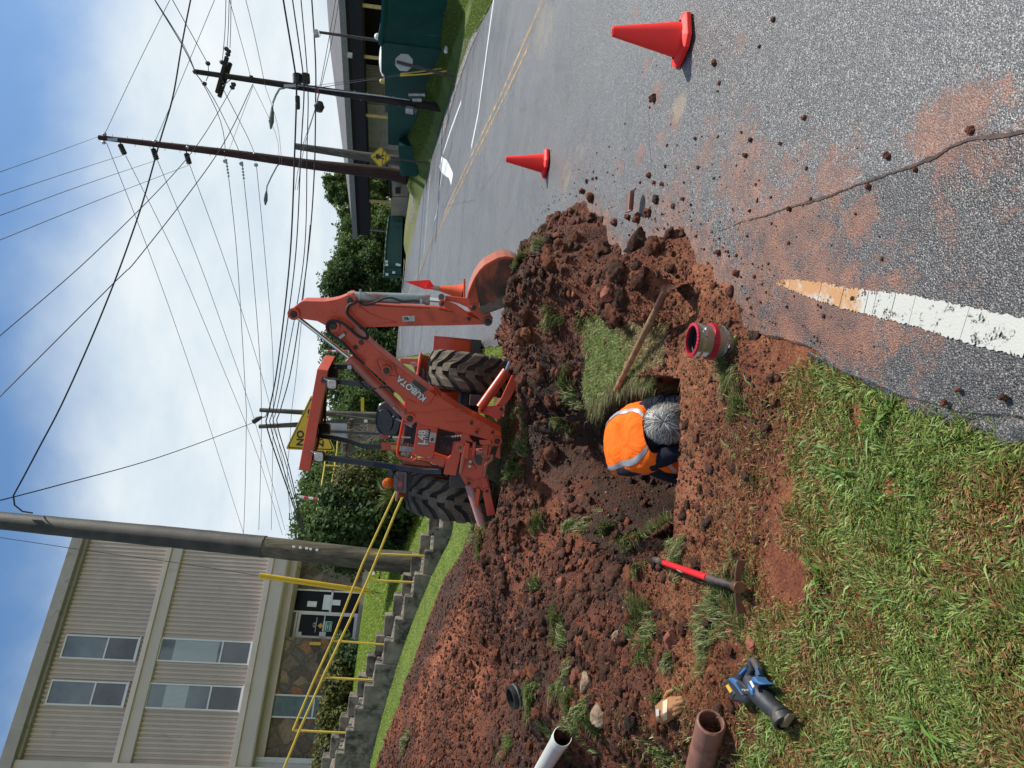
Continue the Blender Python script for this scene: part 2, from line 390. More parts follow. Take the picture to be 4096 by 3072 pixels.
def m_lawn():
    q = MT('lawn'); n = q.noise(1.1, 8, .6); n2 = q.noise(14, 6, .7)
    t = q.math('ADD', q.math('MULTIPLY', n, .5), q.math('MULTIPLY', n2, .5))
    col = q.ramp(t, [(.30, (.05, .07, .018)), (.5, (.115, .165, .03)), (.68, (.20, .26, .055))])
    dry = q.attr('dry'); col = q.mix(q.mr(q.math('ADD', dry, q.math('MULTIPLY', q.math('SUBTRACT', n2, .5), .9)), .45, .8), col, (.17, .15, .075))
    b1 = q.bump(q.noise(25, 6, .75), .9, .05)
    q.fin(col, .8, 0, b1, .2)
m_lawn()

# ================================================================== plan of the dig (world XY taken from the photograph)
TRACT = [(1500, 3100), (1588, 2856), (1628, 2736), (1682, 2589), (1722, 2468), (1775, 2335), (1856, 2201), (1925, 2100), (1990, 2075), (2045, 1980), (2085, 1860), (2100, 1700), (2080, 1590), (2045, 1480), (1995, 1350),
         (2040, 1200), (2075, 1050), (2130, 960), (2230, 880), (2330, 790), (2430, 850), (2450, 960), (2540, 1000), (2640, 910), (2760, 890), (2840, 1000), (2920, 1080), (3010, 1200), (3070, 1330),
         (3130, 1500), (3110, 1750), (3080, 2000), (3040, 2200), (2990, 2330), (2960, 2500), (2930, 2700), (2960, 2850), (2985, 3100)]
DIRT = pxpoly(TRACT)
PIT = [(.10, 3.84), (-.10, 3.80), (-.30, 3.775), (-.55, 3.77), (-.74, 3.75), (-.98, 4.00), (-1.10, 4.6), (-1.05, 5.4), (-.80, 6.1), (-.35, 6.3), (-.22, 5.7), (-.10, 5.2), (.05, 4.9), (.12, 4.4)]
SOD = pxpoly([(2355, 1320), (2400, 1255), (2520, 1290), (2640, 1275), (2720, 1330), (2722, 1480), (2640, 1530), (2570, 1520), (2500, 1580), (2450, 1640), (2360, 1620), (2365, 1450)])
def XL(Y): return np.interp(Y, [0, 1.3, 1.74, 2.2, 2.48, 3.03, 3.5, 5, 10.3, 30, 51, 90], [-.25, -.05, .01, .08, .15, .31, .40, .46, .53, .9, 1.21, 1.6])
def XR(Y): return np.interp(Y, [0, 12, 14.5, 18.2, 25.4, 36, 42, 49, 56, 90], [7.3, 7.35, 7.61, 8.59, 9.41, 9.86, 9.3, 8.56, 8.25, 8.0])
def gauss(X, Y, cx, cy, sx, sy, an=0.):
    c, s_ = math.cos(an), math.sin(an); u = (X-cx)*c+(Y-cy)*s_; v = -(X-cx)*s_+(Y-cy)*c
    return np.exp(-(u/sx)**2-(v/sy)**2)
def ridge(X, Y, pts, wdt):
    d2 = np.full(X.shape, 1e9)
    for (x1, y1), (x2, y2) in zip(pts[:-1], pts[1:]):
        ex, ey = x2-x1, y2-y1; L = ex*ex+ey*ey; t = np.clip(((X-x1)*ex+(Y-y1)*ey)/L, 0, 1)
        d2 = np.minimum(d2, (X-x1-t*ex)**2+(Y-y1-t*ey)**2)
    return np.exp(-d2/wdt**2)
def ground(X, Y, fine=True):
    """height of the dug ground and its masks"""
    X = np.asarray(X, float); Y = np.asarray(Y, float); base = hgt0(X, Y)
    jx = X+.10*(fbm(X*5, Y*5, 3, 3)-.5)*2; jy = Y+.10*(fbm(X*5, Y*5, 3, 8)-.5)*2
    sd = inpoly(jx, jy, DIRT); dm = sst(-.02, .16, sd)
    pit = inpoly(X+.03*(fbm(X*14, Y*14, 2, 5)-.5)*2, Y+.02*(fbm(X*14, Y*14, 2, 6)-.5)*2, PIT)
    sod = sst(-.03, .05, inpoly(jx, jy, SOD))
    road = sst(0, .03, X-XL(Y))
    h = base + np.where(road > .5, -.05, -.035*sst(-.5, 0, X-XL(Y)))
    # spoil banks
    b = .27*ridge(X, Y, [(-2.6, 8.0), (-1.6, 7.0), (-.6, 6.6), (.35, 6.5), (1.05, 6.6)], .55)
    b = b+.24*ridge(X, Y, [(.75, 6.3), (1.15, 5.4), (1.10, 4.7), (.8, 4.15)], .36)
    b = b+.13*gauss(X, Y, 1.55, 6.3, .5, .6)+.16*gauss(X, Y, 1.28, 4.55, .22, .3)
    b = b+.16*ridge(X, Y, [(-3.2, 8.4), (-4.2, 7.6), (-5.2, 6.8)], .8)+.20*ridge(X, Y, [(-2.0, 6.2), (-2.8, 4.6), (-2.3, 3.6)], .8)
    b = b+(.05-.05*sst(8, 11, Y))+.14*(fbm(X*1.3, Y*1.3, 3, 21)-.35)+.14*(fbm(X*3.1, Y*3.1, 3, 31)-.5)
    b = b*sst(-.05, .4+1.4*sst(-1.2, -2.6, X)*sst(5, 7, Y), sd)+.02
    near = sst(4.2, 3.85, Y)*sst(1.1, .9, X)            # trodden ground on this side of the pit is nearly flat
    flat = near*sst(-1.6, -1.1, X)
    b = b*(1-flat)+flat*(.028+.05*(fbm(X*4, Y*4, 3, 41)-.4)); b = b*(1-.85*sod)+.02*sod
    if fine:
        w1, c1 = worley(X*6.5+3*fbm(X*3, Y*3, 2, 77), Y*6.5, 1); w2, c2 = worley(X*15, Y*15, 2); w3, c3 = worley(X*33, Y*33, 4)
        rough = (1-.80*flat)*(1-.9*sod)
        sm_ = sst(.56, .66, fbm(X*1.9+7, Y*1.9, 3, 123)); rough = rough*(1-.55*sm_); cl = .055*np.maximum(0, .62-w1)*(c1 > .35)*c1*1.6+.040*np.maximum(0, .7-w2)*(.3+c2)+.017*np.maximum(0, .75-w3)*(.3+c3)
        loose = .35+.65*sst(.35, .6, fbm(X*.9+4, Y*.9, 2, 90)); near_far = np.clip(Y/5., .8, 1.35)
        b = b+(cl*rough*loose*near_far+.010*(fbm(X*40, Y*40, 3, 50)-.5)*1.6+.02*(fbm(X*12, Y*12, 3, 51)-.5)*rough)
    h = h*(1-dm)+(base+b)*dm-(1-dm)*.0
    # the pit: steep near and right walls, long ramp to the far side
    fl = np.interp(Y, [3.6, 3.85, 4.7, 5.3, 6.3], [1.02, 1.02, .98, .58, .05]); fl = fl*(1+.0*X)
    lw = sst(-1.0, -.62, X); wdt = .07+.30*sst(-.45, -.75, X)+.15*sst(5.2, 6., Y); pd = np.clip((pit+.005)/wdt, 0, 1)**.8*fl*np.where(Y > 4.6, .45+.55*lw, 1)
    if fine: pd = pd+sst(0, .1, pit)*(.05*(fbm(X*6, Y*6, 4, 60)-.5)-.05*np.maximum(0, .6-worley(X*9, Y*9, 12)[0]))
    sag = .30*np.exp(-np.maximum(0, -pit)/.35)*sst(4.6, 5.6, Y)*(1-sod)        # ground slumps towards the pit
    sag = sag+.18*np.exp(-np.maximum(0, -pit)/.3)*sst(-.55, -1.0, X)*sst(4.0, 4.5, Y)
    h = h-np.where(pit > 0, pd+sag*0, sag)
    return h, sd, dm, pit, sod, road
# near ground
ys = np.exp(np.linspace(math.log(1.15), math.log(17.5), 900)); us = np.linspace(-.80, .42, 640)
YY, UU = np.meshgrid(ys, us, indexing='ij'); XX = UU*(YY+.55)
h, sd, dm, pit, sod, road = ground(XX, YY)
keep = ~((XX > XL(YY)+.12) & (dm < .01))
V = np.stack([XX, YY, h], -1).reshape(-1, 3); n0, n1 = XX.shape
idx = np.arange(n0*n1).reshape(n0, n1); Q = np.stack([idx[:-1, :-1], idx[:-1, 1:], idx[1:, 1:], idx[1:, :-1]], -1)
kf = keep[:-1, :-1] | keep[:-1, 1:] | keep[1:, 1:] | keep[1:, :-1]
Xf, Yf = (XX[:-1, :-1]+XX[1:, 1:])/2, (YY[:-1, :-1]+YY[1:, 1:])/2
soil = (sd[:-1, :-1] > -.14) | (pit[:-1, :-1] > -.1) | (YY[:-1, :-1] < 10.)
def sub(mask):
    q = Q[mask & kf].reshape(-1, 4); u_, inv = np.unique(q, return_inverse=True); return u_, inv.reshape(-1, 4)
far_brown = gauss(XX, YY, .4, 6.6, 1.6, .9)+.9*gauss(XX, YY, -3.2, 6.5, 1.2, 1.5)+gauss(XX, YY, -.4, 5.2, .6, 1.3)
smr = sst(.56, .66, fbm(XX*1.9+7, YY*1.9, 3, 123)); tone = .60+.20*smr-.10*(pit > 0)+.62*(fbm(XX*.9, YY*.9, 4, 14)-.5)*2-.24*np.minimum(1, far_brown)+.34*sst(4.6, 3.8, YY)*sst(-3., -1., XX)+.16*gauss(XX, YY, 1.1, 5., .6, .8)  # soil tone lowered inside the pit: the shade of the hole, painted in
tanm = np.clip(.42*sst(4.25, 3.9, YY)*sst(2.4, 2.9, YY)*sst(-2.4, -1.6, XX)+.55*sod, 0, 1)
u_, f_ = sub(soil)
g_ = npmesh('soil', V[u_], f_, 'soil', dict(tone=tone.ravel()[u_], tanm=tanm.ravel()[u_], pit_mask=(pit.ravel()[u_] > 0)*1.), smooth=True); tag(g_, kind='structure')
u_, f_ = sub(~soil)
dry = np.clip(.25+.9*(fbm(XX*.7, YY*.7, 3, 71)-.5), 0, 1)
g_ = npmesh('lawn', V[u_], f_, 'lawn', dict(dry=dry.ravel()[u_]*.7), smooth=True); tag(g_, kind='structure')
HG = h; LY0, LY1 = math.log(1.15), math.log(17.5)
def gz(X, Y):
    X = np.asarray(X, float); Y = np.asarray(Y, float); fi = (np.log(np.clip(Y, 1.16, 17.4))-LY0)/(LY1-LY0)*899; fj = (np.clip(X/(Y+.55), -.799, .419)+.80)/1.22*639
    i = np.clip(fi.astype(int), 0, 898); j = np.clip(fj.astype(int), 0, 638); a = fi-i; b = fj-j
    return (HG[i, j]*(1-b)+HG[i, j+1]*b)*(1-a)+(HG[i+1, j]*(1-b)+HG[i+1, j+1]*b)*a
def gmask(A, X, Y):
    i = np.clip(((np.log(np.clip(Y, 1.16, 17.4))-LY0)/(LY1-LY0)*899).astype(int), 0, 899); j = np.clip(((np.clip(X/(Y+.55), -.799, .419)+.80)/1.22*639).astype(int), 0, 639); return A[i, j]
# wide ground sheet to the horizon, kept below the dig
xs = np.concatenate([np.linspace(-400, -40, 12)[:-1], np.linspace(-40, 60, 201), np.linspace(60, 500, 14)[1:]]); y2 = np.concatenate([np.linspace(-60, 0, 8)[:-1], np.linspace(0, 90, 181), np.linspace(90, 1200, 20)[1:]])
Y2, X2 = np.meshgrid(y2, xs, indexing='ij'); z2 = hgt0(X2, Y2)
inn = sst(.85, .70, np.abs((X2/(Y2+.55+1e-6))+.19)/.72)*sst(1.0, 1.8, Y2)*sst(17., 15.5, Y2); z2 = z2-.012-1.9*inn*((X2 < 3.2)*1.)-.10*sst(-.2, .2, X2-XL(Y2))*sst(.3, -.3, X2-XR(Y2))
idx = np.arange(X2.size).reshape(X2.shape); Q2 = np.stack([idx[:-1, :-1], idx[:-1, 1:], idx[1:, 1:], idx[1:, :-1]], -1).reshape(-1, 4)
dry2 = np.clip(.18+.5*(fbm(X2*.4, Y2*.4, 3, 72)-.5)+.5*sst(30, 44, Y2)*(X2 > 0), 0, 1)
g_ = npmesh('ground', np.stack([X2, Y2, z2], -1).reshape(-1, 3), Q2, 'lawn', dict(dry=dry2.ravel()), smooth=True); tag(g_, kind='structure')

# ================================================================== road
ry = np.concatenate([np.linspace(.3, 8, 220), np.linspace(8, 30, 160)[1:], np.linspace(30, 92, 60)[1:]]); rt = np.linspace(0, 1, 190)**1.35
RY, RT = np.meshgrid(ry, rt, indexing='ij'); xl = XL(RY)+.035*(fbm(RY*4, RY*0, 3, 5)-.5)*2; RX = xl+(XR(RY)+.12*(fbm(RY*1.2, RY*0+9, 3, 6)-.5)-xl)*RT
RZ = S*np.minimum(RY, 62)+.2*S*np.maximum(0, RY-62)-.012*np.exp(-((RX-xl)/.10)**2)
def spots(L, X, Y):
    a = np.zeros(X.shape)
    for x, y, r, am in L:
        g = G(x, y); a = np.maximum(a, am*np.exp(-((X-g[0])**2+((Y-g[1])*.8)**2)/r**2))
    return a
st = spots([(3190, 760, .22, .55), (3330, 700, .16, .8), (3800, 500, .15, 1.0), (3900, 440, .10, .8), (3440, 880, .12, .85), (3120, 1000, .5, .72), (2950, 750, .30, .62), (2820, 600, .25, .5), (2650, 520, .15, .5), (3250, 1180, .28, .85), (3420, 1300, .25, .75), (3150, 1280, .2, .9), (3050, 900, .35, .6),
            (3900, 1130, .10, .5), (3890, 760, .3, .42), (3550, 1120, .3, .5), (3650, 1250, .25, .45), (2620, 380, .12, .6), (2590, 260, .06, .7), (2560, 620, .1, .7), (2480, 660, .12, .5), (2330, 640, .2, .45), (2250, 720, .25, .5), (2950, 480, .25, .4), (2700, 480, .15, .55), (2960, 170, .12, .4), (2540, 60, .1, .4), (2980, 640, .3, .6), (2700, 860, .4, .6), (2560, 900, .4, .5)], RX, RY)
st = np.maximum(st, .68*sst(-.30, .1, inpoly(RX, RY, DIRT))*sst(7.5, 6., RY)); st = np.maximum(st, .42*np.exp(-((RX-XL(RY))/.35)**2)*sst(4.5, 3.2, RY)*sst(1.6, 2.3, RY))
sm_pts = np.array([G(x, y)[:2] for x, y in [(4200, 490), (4096, 522), (3874, 556), (3720, 640), (3504, 712), (3288, 796), (3072, 858), (2860, 930)]]); old = (RX < np.interp(RY, sm_pts[:, 1], sm_pts[:, 0]))*sst(3.7, 3.1, RY)*1.
tn = spots([(2160, 120, .45, .8), (2200, 90, .4, .7), (2170, 180, .4, .7), (2330, 600, .3, .7), (2270, 690, .3, .7), (2715, 430, .12, .9), (2480, 480, .2, .5), (2260, 780, .2, .6), (3450, 600, .3, .25)], RX, RY)
idx = np.arange(RX.size).reshape(RX.shape); Q3 = np.stack([idx[:-1, :-1], idx[:-1, 1:], idx[1:, 1:], idx[1:, :-1]], -1).reshape(-1, 4)
RVt = np.stack([RX, RY, RZ], -1).reshape(-1, 3); 
lipa = np.stack([RX[:, 0]-.03, RY[:, 0], RZ[:, 0]-.07], -1); k0 = len(RVt); RVt = np.concatenate([RVt, lipa]); m_ = len(ry)
lipf = np.stack([idx[:-1, 0], np.arange(k0, k0+m_-1), np.arange(k0+1, k0+m_), idx[1:, 0]], -1)[:, ::-1]; Q3 = np.concatenate([Q3, lipf])
ex = lambda a: np.concatenate([a.ravel(), a[:, 0]])
g_ = npmesh('road', RVt, Q3, 'asphalt', dict(stain=ex(st), tan=ex(tn), old=ex(old)), smooth=True); tag(g_, kind='structure')
# crumbling lower lip of the asphalt near the viewer
ly = np.linspace(1.2, 2.75, 260); lt_ = np.linspace(0, 1, 16); LY, LT = np.meshgrid(ly, lt_, indexing='ij'); wl_ = .07*sst(2.7, 2.0, LY)+.03+.05*(fbm(LY*5, LY*0, 3, 61)-.5)
LX = XL(LY)-wl_*LT+.006; LZ = S*LY-.012-.030*LT**2-.02*(LT > .98)-.018*worley(LX*14, LY*14, 66)[0]+.006
ix_ = np.arange(LX.size).reshape(LX.shape); Q4 = np.stack([ix_[:-1, :-1], ix_[1:, :-1], ix_[1:, 1:], ix_[:-1, 1:]], -1).reshape(-1, 4); g_ = npmesh('road_edge', np.stack([LX, LY, LZ], -1).reshape(-1, 3), Q4, 'asphalt', dict(stain=LX.ravel()*0+.25, tan=LX.ravel()*0, old=LX.ravel()*0+1), smooth=True); tag(g_, kind='structure')
# paint: worn thermoplastic, laid 4 mm above the asphalt
def m_paint(name, c, c2, lo, hi, sc=14):
    q = MT(name); n = q.noise(sc, 8, .72, dist=.3); n2 = q.noise(140, 3, .6); f = q.math('ADD', q.math('MULTIPLY', n, .75), q.math('MULTIPLY', n2, .25))
    yy = q.n('ShaderNodeSeparateXYZ'); q.l(q.co, yy.inputs[0]); cc = q.ramp(q.math('ADD', q.noise(5, 6, .7), q.math('MULTIPLY', yy.outputs[1], .42 if sc > 15 else 0.)), [(.42, c), (.60, c), (.70, c2)]); q.fin(cc, .6, 0, q.bump(n2, .4, .004), .4)
    tr = q.n('ShaderNodeBsdfTransparent'); mx = q.n('ShaderNodeMixShader'); q.l(q.mr(f, lo, hi), mx.inputs[0]); o = q.nt.nodes['Material Output']
    q.l(tr.outputs[0], mx.inputs[1]); q.l(q.b.outputs[0], mx.inputs[2]); q.l(mx.outputs[0], o.inputs[0])
m_paint('white_paint', (.44, .44, .40), (.42, .22, .09), .40, .45, 19); m_paint('white_paint_far', (.60, .62, .62), (.4, .4, .4), .30, .42, 4); m_paint('yellow_paint', (.46, .29, .11), (.32, .22, .12), .42, .56, 6)
def zroad(y): return S*min(y, 62)+.2*S*max(0, y-62)
def ribbon(pts, wd, sub_=.3, jag=0., seed=1, wob=0.):
    """pts: world XY with width, returns rows"""
    rnd = random.Random(seed); mb = MB(); L = []; 
    for (a, b) in zip(pts[:-1], pts[1:]):
        a = np.array(a); b = np.array(b); n = max(1, int(np.linalg.norm(b-a)/sub_)); L += [a+(b-a)*i/n for i in range(n)]
    L.append(np.array(pts[-1])); rows = []; ws = wd if isinstance(wd, list) else [wd]*len(pts)
    cum = [0.]; 
    for a, b in zip(L[:-1], L[1:]): cum.append(cum[-1]+np.linalg.norm(b-a))
    pc = [0.]
    for a, b in zip(pts[:-1], pts[1:]): pc.append(pc[-1]+np.linalg.norm(np.array(b)-np.array(a)))
    for i, p in enumerate(L):
        t = L[min(i+1, len(L)-1)]-L[max(i-1, 0)]; t = t/np.linalg.norm(t); nn = np.array([-t[1], t[0]]); wv = np.interp(cum[i], pc, ws)/2
        p = p+nn*wob*(float(fbm(np.array([cum[i]*9.]), np.array([seed*1.]), 4, seed)[0])-.5)*2
        rows.append([(q[0], q[1], zroad(q[1])+.004) for q in (p+nn*(wv+rnd.uniform(-jag, jag)), p-nn*(wv+rnd.uniform(-jag, jag)))])
    return mb.grid(rows)
def gx(L): return [tuple(G(x, y)[:2]) for x, y in L]
EL = np.array([G(x, y)[:2] for x, y in [(4250, 1395), (4090, 1347), (3980, 1324), (3873, 1300), (3690, 1250), (3565, 1225), (3400, 1196), (3286, 1167), (3190, 1143), (3110, 1128)]]); EW = [.10, .10, .10, .10, .094, .090, .078, .072, .05, .02]
ec = np.concatenate([[0], np.cumsum(np.linalg.norm(np.diff(EL, axis=0), axis=1))]); rr_ = random.Random(4); mbl = MB(); s0_ = 0.
while s0_ < ec[-1]:
    ln_ = rr_.choice([.04, .09, .14, .22, .3]); e_ = min(ec[-1], s0_+ln_); pts_ = [(np.interp(v, ec, EL[:, 0]), np.interp(v, ec, EL[:, 1])) for v in np.linspace(s0_, e_, max(3, int(ln_/.006)))]; ws_ = [float(np.interp(v, ec, EW)) for v in np.linspace(s0_, e_, len(pts_))]
    sk_ = rr_.uniform(-.004, .004); r_m = ribbon(pts_, ws_, .004, .0045, rr_.randint(0, 999)); mbl.add(r_m.v, r_m.f); s0_ = e_+rr_.choice([.0015, .002, .003, .006])
tag(mbl.build('edge_line', 'white_paint'), kind='structure')
m = ribbon([(4.86, 8.2), (4.80, 12), (4.93, 16), (5.08, 26), (5.15, 40), (5.2, 70)], .075, .5, .004); tag(m.build('yellow_line', 'yellow_paint'), kind='structure')
m = ribbon([(4.60, 9.6), (4.62, 12), (4.72, 16), (4.88, 26), (4.97, 40), (5.0, 70)], .065, .5, .004, 2); tag(m.build('yellow_line', 'yellow_paint'), kind='structure')
m = ribbon(gx([(1975, 0), (1913, 457), (1886, 590)]), .16, .3); tag(m.build('lane_line', 'white_paint_far'), kind='structure')
m = ribbon(gx([(1845, 407), (1800, 530), (1772, 617)]), [.10, .12, .12], .3); tag(m.build('lane_line', 'white_paint_far'), kind='structure')
m = ribbon(gx([(1768, 690), (1745, 860), (1738, 880)]), [.15, .12, .08], .3); tag(m.build('lane_line', 'white_paint_far'), kind='structure')
m = ribbon(gx([(1721, 700), (1705, 900), (1696, 1020)]), .14, .5); tag(m.build('lane_line', 'white_paint_far'), kind='structure')
m = ribbon(gx([(1628, 1010), (1618, 1110), (1602, 1250), (1600, 1400)]), .16, 1); tag(m.build('lane_line', 'white_paint_far'), kind='structure')
# turn arrow
A = [(1766, 626), (1789, 641), (1812, 690), (1812, 702), (1805, 742), (1796, 712), (1777, 700), (1762, 684), (1758, 668)]
mb = MB(); pp = [(*G(x, y)[:2], G(x, y)[2]+.0042) for x, y in A]; mb.add(pp, [tuple(range(len(pp)))]); tag(mb.build('turn_arrow', 'white_paint_far'), kind='structure')
# patch seam and cracks: irregular tar-dark ribbons
q = MT('crack'); q.fin(q.ramp(q.noise(30, 5), [(.3, (.015, .012, .011)), (.7, (.10, .055, .04))]), .8)
m = ribbon(gx([(4200, 490), (4096, 522), (3960, 548), (3874, 556), (3800, 590), (3720, 640), (3600, 680), (3504, 712), (3400, 752), (3288, 796), (3180, 826), (3072, 858), (2960, 890), (2860, 930)]), [.010, .009, .013, .006, .007, .014, .006, .010, .005, .012, .007, .006, .004, .002], .010, .0022, 3, .009); tag(m.build('road_seam', 'crack'), kind='structure')
for k, L in enumerate([[(2600, 440), (2602, 560), (2598, 700), (2590, 740)], [(2480, 1540), (2470, 1600)], [(2185, 0), (2160, 70), (2120, 140), (2090, 230)], [(2180, 330), (2150, 400), (2120, 430)], [(2270, 410), (2278, 350)], [(2060, 400), (2070, 430), (2110, 440)], [(1780, 1300), (1745, 1330), (1700, 1390), (1660, 1440)], [(2020, 930), (2045, 900)],
                       [(1760, 830), (1900, 800), (2010, 640)]]):
    m = ribbon(gx(L), .003+.003*(k > 5), .03, .0015, 10+k, .05); tag(m.build('road_crack', 'crack'), kind='structure')
# ================================================================== office building on the left
def m_stone(name, sc, c):
    q = MT(name); v = q.n('ShaderNodeTexVoronoi', feature='DISTANCE_TO_EDGE'); v.inputs['Scale'].default_value = sc
    nz = q.noise(3, 4, .6, out=1); wv = q.n('ShaderNodeVectorMath', operation='MULTIPLY_ADD'); q.l(nz, wv.inputs[0]); wv.inputs[1].default_value = (.35, .35, .35); q.l(q.co, wv.inputs[2]); q.l(wv.outputs[0], v.inputs['Vector'])
    cc = q.vor(sc, out='Color', vec=wv.outputs[0]); sp = q.n('ShaderNodeSeparateColor'); q.l(cc, sp.inputs[0])
    col = q.ramp(sp.outputs[0], c); n = q.noise(9, 7, .65); col = q.mix(.6, col, q.mix(1., col, q.ramp(n, [(.3, (.45, .43, .40)), (.7, (1.5, 1.45, 1.35))]), 'MULTIPLY'))
    e = q.mr(v.outputs[0], .02, .07); col = q.mix(e, (.17, .145, .12), col)
    b = q.bump(e, .9, .05); b = q.bump(n, .5, .03, b); q.fin(col, .85, 0, b, .25)
m_stone('field_stone', 1.9, [(.1, (.10, .075, .055)), (.35, (.19, .15, .11)), (.55, (.13, .125, .11)), (.75, (.27, .20, .13)), (.93, (.30, .13, .06))])
simple('siding', (.47, .385, .325), .45, var=.06, sc=1.2, dirt=(.33, .28, .25), dsc=.8, damt=.62)
simple('band', (.48, .41, .355), .45, var=.05, sc=1.0, dirt=(.36, .32, .29), dsc=1.4, damt=.6)
simple('cornice', (.27, .245, .21), .5, var=.12, sc=2., dirt=(.16, .14, .12), dsc=2)
simple('teal_trim', (.02, .13, .14), .4, var=.1)
simple('white_frame', (.62, .60, .58), .4, var=.05, dirt=(.4, .37, .34), dsc=3, damt=.62)
simple('roofing', (.25, .24, .23), .8)
def m_glass(name, c, r=.08, sp=.9):
    q = MT(name); n = q.noise(.6, 4, .6); q.fin(q.ramp(n, [(.35, tuple(v*.55 for v in c)), (.65, tuple(v*1.35 for v in c))]), r, 0, None, sp)
m_glass('window_glass', (.10, .13, .15)); m_glass('screen_glass', (.085, .085, .09), .35); m_glass('door_glass', (.008, .010, .013), .3, .12)
def m_blinds():
    q = MT('blinds'); wv = q.n('ShaderNodeTexWave', wave_type='BANDS', bands_direction='X'); wv.inputs['Scale'].default_value = 9; q.l(q.co, wv.inputs[0])
    q.fin(q.ramp(wv.outputs[0], [(.1, (.20, .23, .24)), (.6, (.38, .42, .42))]), .12, 0, None, .7)
m_blinds()
simple('green_blinds', (.05, .10, .10), .25, var=.3, sc=3); simple('paper', (.70, .72, .74), .6, var=.04); simple('ink_white', (.8, .82, .82), .6, var=.02); simple('sign_green', (.02, .22, .12), .4, var=.05); simple('sticker_yellow', (.60, .36, .03), .4, var=.1)
simple('concrete_sill', (.30, .25, .19), .85, var=.2, dirt=(.12, .11, .10), dsc=4)
ang = R_(28); bd = np.array([-math.cos(ang), -math.sin(ang), 0]); bn = np.array([math.sin(ang), -math.cos(ang), 0]); Z3 = np.array([0, 0, 1.])
B0 = P(1430, 2215, 29)
def bs(x, y, off=0.):
    p = onplane(x, y, B0+bn*off, bn); return float(np.dot(p-B0, bd)), float(p[2])
def bp(s_, z, off=0.): return B0*np.array([1, 1, 0])+bd*s_+bn*off+Z3*z
def bbox(mb, s0, s1, z0, z1, o0, o1):
    c = bp((s0+s1)/2, (z0+z1)/2, (o0+o1)/2); return mb.box(c, (abs(s1-s0), abs(z1-z0), abs(o1-o0)), bd, Z3, bn)
bld = thing('office_building', 'three-storey office building with beige ribbed metal siding over a stone ground floor', 'building', B0)
LW = 21.0
zt = bs(302, 2171)[1]; zc = bs(350, 2192)[1]; z2a = bs(679, 2195)[1]; z2b = bs(737, 2200)[1]; z3a = bs(1082, 2225)[1]; z3b = bs(1153, 2233)[1]; zg = B0[2]-.3
mb = MB(); bbox(mb, .12, LW, z3a+.1, zt-.25, -9, -.14); bbox(mb, .6, LW, zg-2, z3a+.1, -9, -2.2); mb.build('wall', 'siding', bld)
mb = MB(); bbox(mb, -.05, LW+.1, zt-.25, zt-.02, -9.2, .32); mb.build('roof', 'roofing', bld)
mb = MB(); bbox(mb, -.12, LW, zt-.42, zt, .20, .42); bbox(mb, -.08, LW, zc-.02, zt-.30, -.12, .20); mb.build('cornice', 'cornice', bld, bevel=.01)
def siding(z0, z1, name='siding_panel'):
    mb = MB(); pr = []; pit_ = .155; k = 0; s_ = .02
    while s_ < LW: pr += [(s_, 0.), (s_+.055, 0.), (s_+.072, .05), (s_+.138, .05)]; s_ += pit_
    rows = [[bp(a, z0, b-.05) for a, b in pr], [bp(a, z1, b-.05) for a, b in pr]]; mb.grid(rows); mb.build(name, 'siding', bld)
siding(z2b, zc+.05); siding(z3a-.02, z2a+.1)
for za, zb in ((z2b, z2a), (z3b, z3a)):
    mb = MB(); hh = abs(za-zb); lo = min(za, zb); hi = max(za, zb); bbox(mb, -.10, LW, lo, hi-.12*hh, -.1, .16); bbox(mb, -.13, LW, hi-.30*hh, hi, -.06, .26); mb.build('floor_band', 'band', bld, bevel=.008)
mb = MB(); bbox(mb, -.06, .015, z3b, zt-.3, -3, -.02); mb.build('corner_trim', 'teal_trim', bld)
sL = bs(500, 3052)[0]
mb = MB(); bbox(mb, sL, sL+.35, z3b-2.8, zt-.35, -.12, .28); mb.build('pilaster', 'band', bld)
# soffit and ground floor
GZ = -.65; DZ = -1.55
mb = MB(); bbox(mb, .0, LW, z3b-.03, z3b+.06, -2.5, .12); bbox(mb, .0, LW, z3b-.30, z3b-.03, -2.4, -.45+.0); mb.build('soffit', 'band', bld)
sd0 = bs(1300, 2555, GZ)[0]
mb = MB(); bbox(mb, sd0, LW, zg-1.5, z3b-.03, -2.2, GZ); mb.build('stone_wall', 'field_stone', bld)
sr0 = bs(1300, 2262, DZ)[0]; sr1 = bs(1300, 2362, DZ)[0]
mb = MB(); bbox(mb, sr0-.1, sr1, zg-1.5, z3b-.03, -2.2, DZ); mb.build('stone_wall', 'field_stone', bld)
mb = MB(); bbox(mb, sr0-.28, sr0-.1, zg-1, z3b-.1, DZ-.2, DZ+.12); mb.build('end_post', 'white_frame', bld)
zs = bs(1450, 2400, DZ)[1]
mb = MB(); bbox(mb, -.5, sd0+2.0, zs-1.2, zs, DZ-.1, GZ+.35); mb.build('door_sill', 'concrete_sill', bld)
